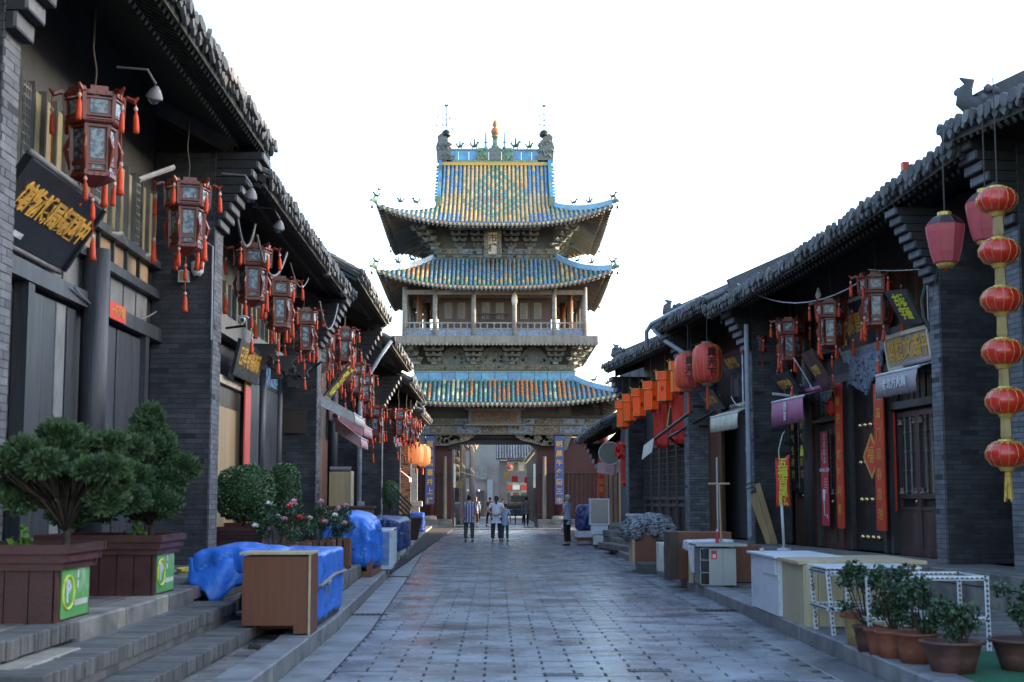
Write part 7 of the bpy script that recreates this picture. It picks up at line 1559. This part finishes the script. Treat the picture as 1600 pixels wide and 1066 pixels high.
for x, ln_, lb in ((-15.2, 1.8, 'black canopy bar slanting out under the tall red lanterns'),): tag(put('canopy_bar', MB().tube([RP(-19.5, -.2, 3.15), RP(-14.6, -.2, 3.75)], .045, 6).tube([RP(-14.8, .5, 3.8), RP(-16.6, -.3, 3.2), RP(-17.5, .3, 3.0)], .035, 6), 'blackm', None), lb, 'awning frame')
tag(put('grey_cloth', MB().add([RP(-19.9, -.25, 3.12), RP(-18.6, -.25, 3.27), RP(-18.7, -.3, 2.88), RP(-20.0, -.3, 2.7)], [(0, 3, 2, 1)]), 'offwhite', None), 'short grey-white fringe hanging from the black canopy bar', 'cloth').modifiers.new('thickness', 'SOLIDIFY').thickness = .02
tag(put('white_tube', MB().tube([RP(-14.0, .3, .62), RP(-14.0, .3, 2.6)], .022, 6), 'white', None), 'thin white vertical tube by the farther right door', 'tube')
t = thing('waste_cart', 'grey-blue wrapped bundle beyond the passage on the left', 'covered goods', (-2.6, 92, 0)); put('bundle', lumpy(-.5, .5, -.4, .4, 0, 1.4, .6, .05, 12, 4, .05), 'pipe', t, True)
t = thing('yellow_hanging_sign', 'yellow-green round lanterns and gourd sign beyond the passage', 'sign', (-2.45, 88.5, 3.0))
for k in range(3): put('lamp', MB().lathe([(.05, -.2), (.2, -.1), (.22, .05), (.05, .2)], 8, (0, 0, .1 + k * .45)), 'yellowp', t)
for s in (-1, 1): mb = MB().lathe([(.24, -.03), (.24, .03)], 14); mb.v = [(a, c, b) for a, b, c in mb.v]; put('round_board', mb, 'glaze', t, loc=(s * .26 - .1, 0, -.5))
tag(put('pale_awning', MB().add([(0, 0, 0), (1.3, .3, -.35), (1.3, 1.2, -.35), (0, .9, 0)], [(0, 1, 2, 3)]), 'white', None, loc=(-2.2, 89, 3.3)), 'white awning sticking out beyond the passage', 'awning').modifiers.new('thickness', 'SOLIDIFY').thickness = .05

# ============================================================ PEOPLE
def skin_obj(name, pts, edges, m, par, lvl=2, root=0):
    bm = bmesh.new(); lay = bm.verts.layers.skin.verify(); vs = []
    for i, (p, r) in enumerate(pts):
        v = bm.verts.new(p); v[lay].radius = (r, r) if not hasattr(r, '__len__') else r; v[lay].use_root = (i == root); vs.append(v)
    for a, b in edges: bm.edges.new((vs[a], vs[b]))
    me = bpy.data.meshes.new(name); bm.to_mesh(me); bm.free(); me.materials.append(M[m]); o = link(name, me, par)
    o.modifiers.new('skin', 'SKIN').use_smooth_shade = True; s = o.modifiers.new('sub', 'SUBSURF'); s.levels = s.render_levels = lvl; return o
def striped(name, c, c2, sc, ax=0):
    m = bpy.data.materials.new(name); m.use_nodes = True; N = m.node_tree.nodes; L_ = m.node_tree.links; b = N['Principled BSDF']; b.inputs['Roughness'].default_value = .85
    tc = N.new('ShaderNodeTexCoord'); w = N.new('ShaderNodeTexWave'); w.inputs['Scale'].default_value = sc; w.bands_direction = 'XYZ'[ax]; w.inputs['Distortion'].default_value = .3
    L_.new(tc.outputs['Object'], w.inputs[0]); mx = N.new('ShaderNodeMix'); mx.data_type = 'RGBA'; mx.inputs[6].default_value = (*c, 1); mx.inputs[7].default_value = (*c2, 1); L_.new(w.outputs[1], mx.inputs[0]); L_.new(mx.outputs[2], b.inputs[0]); M[name] = m
striped('stripe_navy', (.03, .035, .10), (.42, .42, .52), 3.2, 0); striped('stripe_blue', (.08, .14, .30), (.50, .54, .60), 5.5, 2)
for nm, c in (('cl_white', (.58, .60, .68)), ('cl_black', (.010, .010, .012)), ('cl_dark', (.028, .030, .034)), ('cl_grey', (.06, .062, .07)), ('cl_teal', (.03, .085, .10)), ('cl_red', (.35, .02, .02)), ('cl_pink', (.55, .16, .20)), ('cl_lblue', (.30, .38, .50)), ('cl_slate', (.20, .22, .27)), ('cl_orange', (.55, .06, .02)), ('shoe', (.02, .02, .022)), ('shoe_g', (.10, .11, .12))): M[nm] = cloth(nm, c)
def person(lab, loc, rz, h, shirt, trous, hair='hair', arms='down', sleeve=None, stride=0., wide=1., lean=0., shoes='shoe', tail=False, long_sleeve=False):
    t = thing('person', lab, 'person', loc, rz, scale=(h / 1.72,) * 3)
    w = wide
    L_ = {'pel': (0, 0, .95), 'sp': (0, .005, 1.14), 'ch': (0, lean * .3, 1.36), 'nk': (0, lean * .5 - .005, 1.49), 'hd': (0, lean * .6 + .01, 1.60), 'ht': (0, lean * .6 + .005, 1.655)}
    hands = {'down': ((.235, 0, 1.14), (.25, .03, .90)), 'back': ((.27, -.10, 1.16), (.05, -.17, 1.00)), 'front': ((.23, .02, 1.15), (.06, .20, 1.06)), 'walk': ((.24, -.02, 1.14), (.25, .10, .92))}
    e, wr = hands[arms]
    pts = [(L_['pel'], (.115 * w, .09 * w)), (L_['sp'], (.105 * w, .085 * w)), (L_['ch'], (.12 * w, .09)), (L_['nk'], .048), (L_['hd'], (.072, .082)), (L_['ht'], (.06, .07))]; ed = [(0, 1), (1, 2), (2, 3), (3, 4), (4, 5)]
    sleeves = []
    for s in (-1, 1):
        k = len(pts); yy = (1 if arms != 'walk' else s); sh = (s * .165 * w, lean * .3, 1.405)
        E = (s * e[0] * (1 + (w - 1) * .6), e[1] * yy, e[2]); Wp = (s * wr[0] if arms in ('down', 'walk') else s * wr[0], wr[1] * yy, wr[2])
        pts += [(sh, .052), (E, .038), (Wp, .024)]; ed += [(2, k), (k, k + 1), (k + 1, k + 2)]
        dv = (V(Wp) - V(E)).normalized() * .07 if arms in ('down', 'walk') else V((-s * .06, .0, -.01)); palm = V(Wp) + dv * .9; pts.append((tuple(palm), (.034, .018))); ed.append((k + 2, k + 3))
        side = V((0, 1, 0)) if arms in ('down', 'walk') else V((0, 0, 1))
        for f in range(4): kk = len(pts); q = palm + dv * (.55 + .12 * (1.5 - abs(f - 1.5))) + side * (f - 1.5) * .019; q2 = q + dv * .55 + V((0, .01, 0)); pts += [(tuple(q), .0095), (tuple(q2), .008)]; ed += [(k + 3, kk), (kk, kk + 1)]
        kk = len(pts); pts += [(tuple(V(Wp) + dv * .6 + side * .04), .0105)]; ed += [(k + 2, kk)]
        sleeves.append((sh, E, Wp))
    legs = []
    for s in (-1, 1):
        k = len(pts); st = stride * s; hp = (s * .095 * w, 0, .90); kn = (s * .105 * w, st * .5 + .015 + (.04 if st else 0), .50); an = (s * .11 * w, st - .02, .085 + (.05 if st < 0 else 0)); toe = (s * .125 * w, st + .13, .035 + (.01 if st < 0 else 0))
        pts += [(hp, .085 * w), (kn, .055), (an, .036), (toe, (.035, .025))]; ed += [(0, k), (k, k + 1), (k + 1, k + 2), (k + 2, k + 3)]; legs.append((hp, kn, an, toe))
    skin_obj('body', pts, ed, 'skin', t)
    # shirt
    sp = [((0, 0, .80), (.165 * w, .125 * w)), ((0, .0, .88), (.165 * w, .13 * w)), ((0, .005, 1.14), (.155 * w, .12 * w)), ((L_['ch'][0], L_['ch'][1], 1.36), (.16 * w, .118)), ((0, L_['nk'][1], 1.45), .065)]; se = [(0, 1), (1, 2), (2, 3), (3, 4)]
    for sh, E, Wp in sleeves:
        k = len(sp); mid = V(sh).lerp(V(E), .75)
        sp += [(sh, .068), (tuple(mid), .058)]; se += [(3, k), (k, k + 1)]
        if long_sleeve and not sleeve: sp += [(E, .050), (tuple(V(E).lerp(V(Wp), .9)), .036)]; se += [(k + 1, k + 2), (k + 2, k + 3)]
    skin_obj('shirt', sp, se, shirt, t, 2, 1)
    if sleeve:
        for sh, E, Wp in sleeves: skin_obj('sleeve', [(tuple(V(sh).lerp(V(E), .3)), .062), (E, .050), (tuple(V(E).lerp(V(Wp), .85)), .038)], [(0, 1), (1, 2)], sleeve, t, 2)
    tp = [((0, 0, .93), (.125 * w, .10 * w))]; te = []
    for hp, kn, an, toe in legs: k = len(tp); tp += [((hp[0], hp[1], .84), .098 * w), (kn, .072 * w), ((an[0], an[1], an[2] + .03), .062 * w)]; te += [(0, k), (k, k + 1), (k + 1, k + 2)]
    skin_obj('trousers', tp, te, trous, t, 2)
    for hp, kn, an, toe in legs: skin_obj('shoe', [((an[0], an[1] - .03, an[2] - .035), .045), (toe, (.045, .032))], [(0, 1)], shoes, t, 1)
    # head: hair cap, ears, nose, eyes, mouth
    hy = L_['hd'][1]; mb = MB(); prof = [(.02, .125), (.06, .112), (.088, .075), (.098, .02), (.092, -.035), (.07, -.07)]; mb.lathe(prof[::-1], 14, (0, 0, 0), 0, .86, 1.0)
    mb.v = [(x, y * .98 - .016 - (.0), z if y < .035 else max(z, .035 + .03 * (y > .06))) for x, y, z in mb.v]; put('hair', mb, hair, t, True, loc=(0, hy - .008, 1.605))
    if tail: put('ponytail', MB().tube([(0, hy - .10, 1.66), (0, hy - .15, 1.62), (0, hy - .14, 1.48), (0, hy - .12, 1.40)], [.03, .038, .03, .01], 7), hair, t, True)
    fc = MB(); fc.lathe([(.004, -.02), (.014, -.01), (.010, .02)], 6, (0, hy + .092, 1.585))
    for s in (-1, 1): fc.lathe([(.006, -.028), (.016, 0), (.008, .028)], 6, (s * .080, hy, 1.59))
    put('nose_and_ears', fc, 'skin', t, True); fe = MB()
    for s in (-1, 1): fe.obox((s * .030, hy + .085, 1.612), (.022, .008, .009))
    put('eyes', fe, 'black', t); put('mouth', MB().obox((0, hy + .083, 1.548), (.045, .008, .008)), 'lanpink', t); return t
person('person seen from behind in a navy striped shirt with pink sleeves and grey trousers', (-.99, 53.0, 0), 0, 1.74, 'stripe_navy', 'cl_grey', sleeve='cl_pink', wide=1.12)
person('person with a ponytail and loose white shirt, hands clasped behind the back', (.02, 53.0, 0), R(-6), 1.70, 'cl_white', 'cl_dark', arms='back', wide=1.22, tail=True, shoes='shoe_g', lean=.05)
person('small person in a pale top and teal trousers half hidden behind the white shirt', (.34, 53.7, 0), R(-10), 1.42, 'cl_lblue', 'cl_teal')
person('grey-haired person in a blue and white striped shirt standing at the right kerb', (2.42, 48.6, 0), R(62), 1.72, 'stripe_blue', 'cl_black', 'hairgrey', arms='front', wide=1.06)
person('person in a dark vest over a pale shirt walking away beyond the passage', (1.75, 83.0, .02), R(5), 1.70, 'cl_slate', 'cl_black', arms='walk', stride=.16)
person('grey-haired person in a light blue shirt coming through the passage', (-1.2, 85.5, .02), R(180), 1.70, 'cl_lblue', 'cl_black', 'hairgrey', arms='walk', stride=.15, long_sleeve=True)
person('person in a dark red top walking in the passage', (-.35, 84.5, .02), R(150), 1.68, 'cl_red', 'cl_black', arms='walk', stride=.18)
person('person in an orange-red patterned top near the tricycle', (.42, 88.0, 0), R(170), 1.62, 'cl_orange', 'cl_dark', arms='down')
person('person in red far behind the striped-shirt walker', (-1.9, 96.0, 0), R(160), 1.66, 'cl_red', 'cl_dark', arms='down')
person('person in a pale top far down the street on the left', (-1.35, 108.0, 0), R(190), 1.70, 'cl_white', 'cl_dark', arms='down')
# tricycle
t = thing('cargo_tricycle', 'blue cargo tricycle loaded with bundles beyond the passage', 'tricycle', (1.25, 93.0, 0)); mb = MB(); mb.box(-.55, .55, -.2, 1.3, .50, .56); mb.box(-.55, -.5, -.2, 1.3, .56, .95); mb.box(.5, .55, -.2, 1.3, .56, .95); mb.box(-.5, .5, -.2, -.16, .56, .9); put('cargo_bed', mb, 'trikeblue', t)
def wheel(x, y, r):
    w = MB(); w.tube([(x, y + math.cos(a / 16 * 6.2832) * r, r + .02 + math.sin(a / 16 * 6.2832) * r) for a in range(17)], .035, 6, cap=False); o = put('wheel', w, 'rubber', t)
    s = MB()
    for k in range(8): a = k * .785; s.tube([(x, y, r + .02), (x, y + math.cos(a) * r, r + .02 + math.sin(a) * r)], .006, 3)
    s.tube([(x - .06, y, r + .02), (x + .06, y, r + .02)], .03, 6); put('spokes', s, 'steel', o)
wheel(-.5, .5, .30); wheel(.5, .5, .30); wheel(0, -1.0, .29)
put('frame_tube', MB().tube([(0, -.2, .5), (0, -.5, .45), (0, -.85, .85), (0, -1.0, .3)], .025, 6).tube([(-.3, -.75, 1.02), (0, -.85, .98), (.3, -.75, 1.02)], .016, 6).tube([(0, -.4, .45), (0, -.3, .85)], .02, 6), 'trikeblue', t); put('saddle', MB().bev(-.12, .12, -.42, -.16, .84, .92, .03), 'rubber', t)
for k in range(5): b = put('bundle', lumpy(-.2, .2, -.2, .2, 0, .35, .6, .03, 8, k, .03), ('trikeblue', 'glassb', 'oldwood', 'pipe', 'trikeblue')[k], t, True, loc=(-.3 + (k % 3) * .3, (k // 3) * .5, .56))
put('roll', MB().tube([(-.55, .3, 1.12), (.55, .3, 1.16)], .16, 9), 'oldwood', t, True)
# birds and chimney bits
for i, (x, y, z) in enumerate(((-6.0, 72, 17.4), (-9.9, 62, 16.0))):
    mb = MB(); mb.tube([(-.12, 0, 0), (0, 0, .02), (.12, 0, 0)], [.01, .035, .01], 5); mb.add([(0, 0, .02), (-.06, .28, .12), (-.1, .02, .02)], [(0, 1, 2)]); mb.add([(0, 0, .02), (-.06, -.28, .1), (-.1, -.02, .02)], [(0, 1, 2)]); tag(put('bird', mb, 'blackm', None, loc=(x, y, z)), ('small dark bird in flight just left of the top roof', 'tiny bird in flight above the left roofs')[i], 'bird')
for x, z, lb in ((-.3, 6.42, 'small red-tipped chimney stub on the right roof, nearer and higher'), (-5.0, 5.98, 'small red-tipped chimney stub on the right roofs, farther')): t = thing('chimney_stub', lb, 'chimney', RP(x, -.35, z), RZ); put('stack', MB().box(-.06, .06, -.06, .06, 0, .22), 'tile', t); put('tip', MB().box(-.05, .05, -.05, .05, .221, .36), 'redd', t)
# red flower sprays and cushions on the white-bricked posts of the passage
for x, lb in ((-2.25, 'left'), (2.1, 'right')): tag(put('white_notice', MB().box(-.06, .06, -.02, .02, 0, 1.3), 'offwhite', None, loc=(x, 77.9, 2.2)), 'tall narrow white notice strip on the %s jamb of the passage' % lb, 'notice')
# ------------------------------------------------------------ lettering to meshes
bpy.context.view_layer.update()
dg = bpy.context.evaluated_depsgraph_get()
for o in pending:
    me = bpy.data.meshes.new_from_object(o.evaluated_get(dg)); cu = o.data
    n = bpy.data.objects.new(o.name, me); nm = o.name; col.objects.link(n)
    n.parent = o.parent; n.location = o.location; n.rotation_euler = o.rotation_euler; n.scale = o.scale
    if o.get('kind'): n['kind'] = o['kind']
    bpy.data.objects.remove(o); n.name = nm
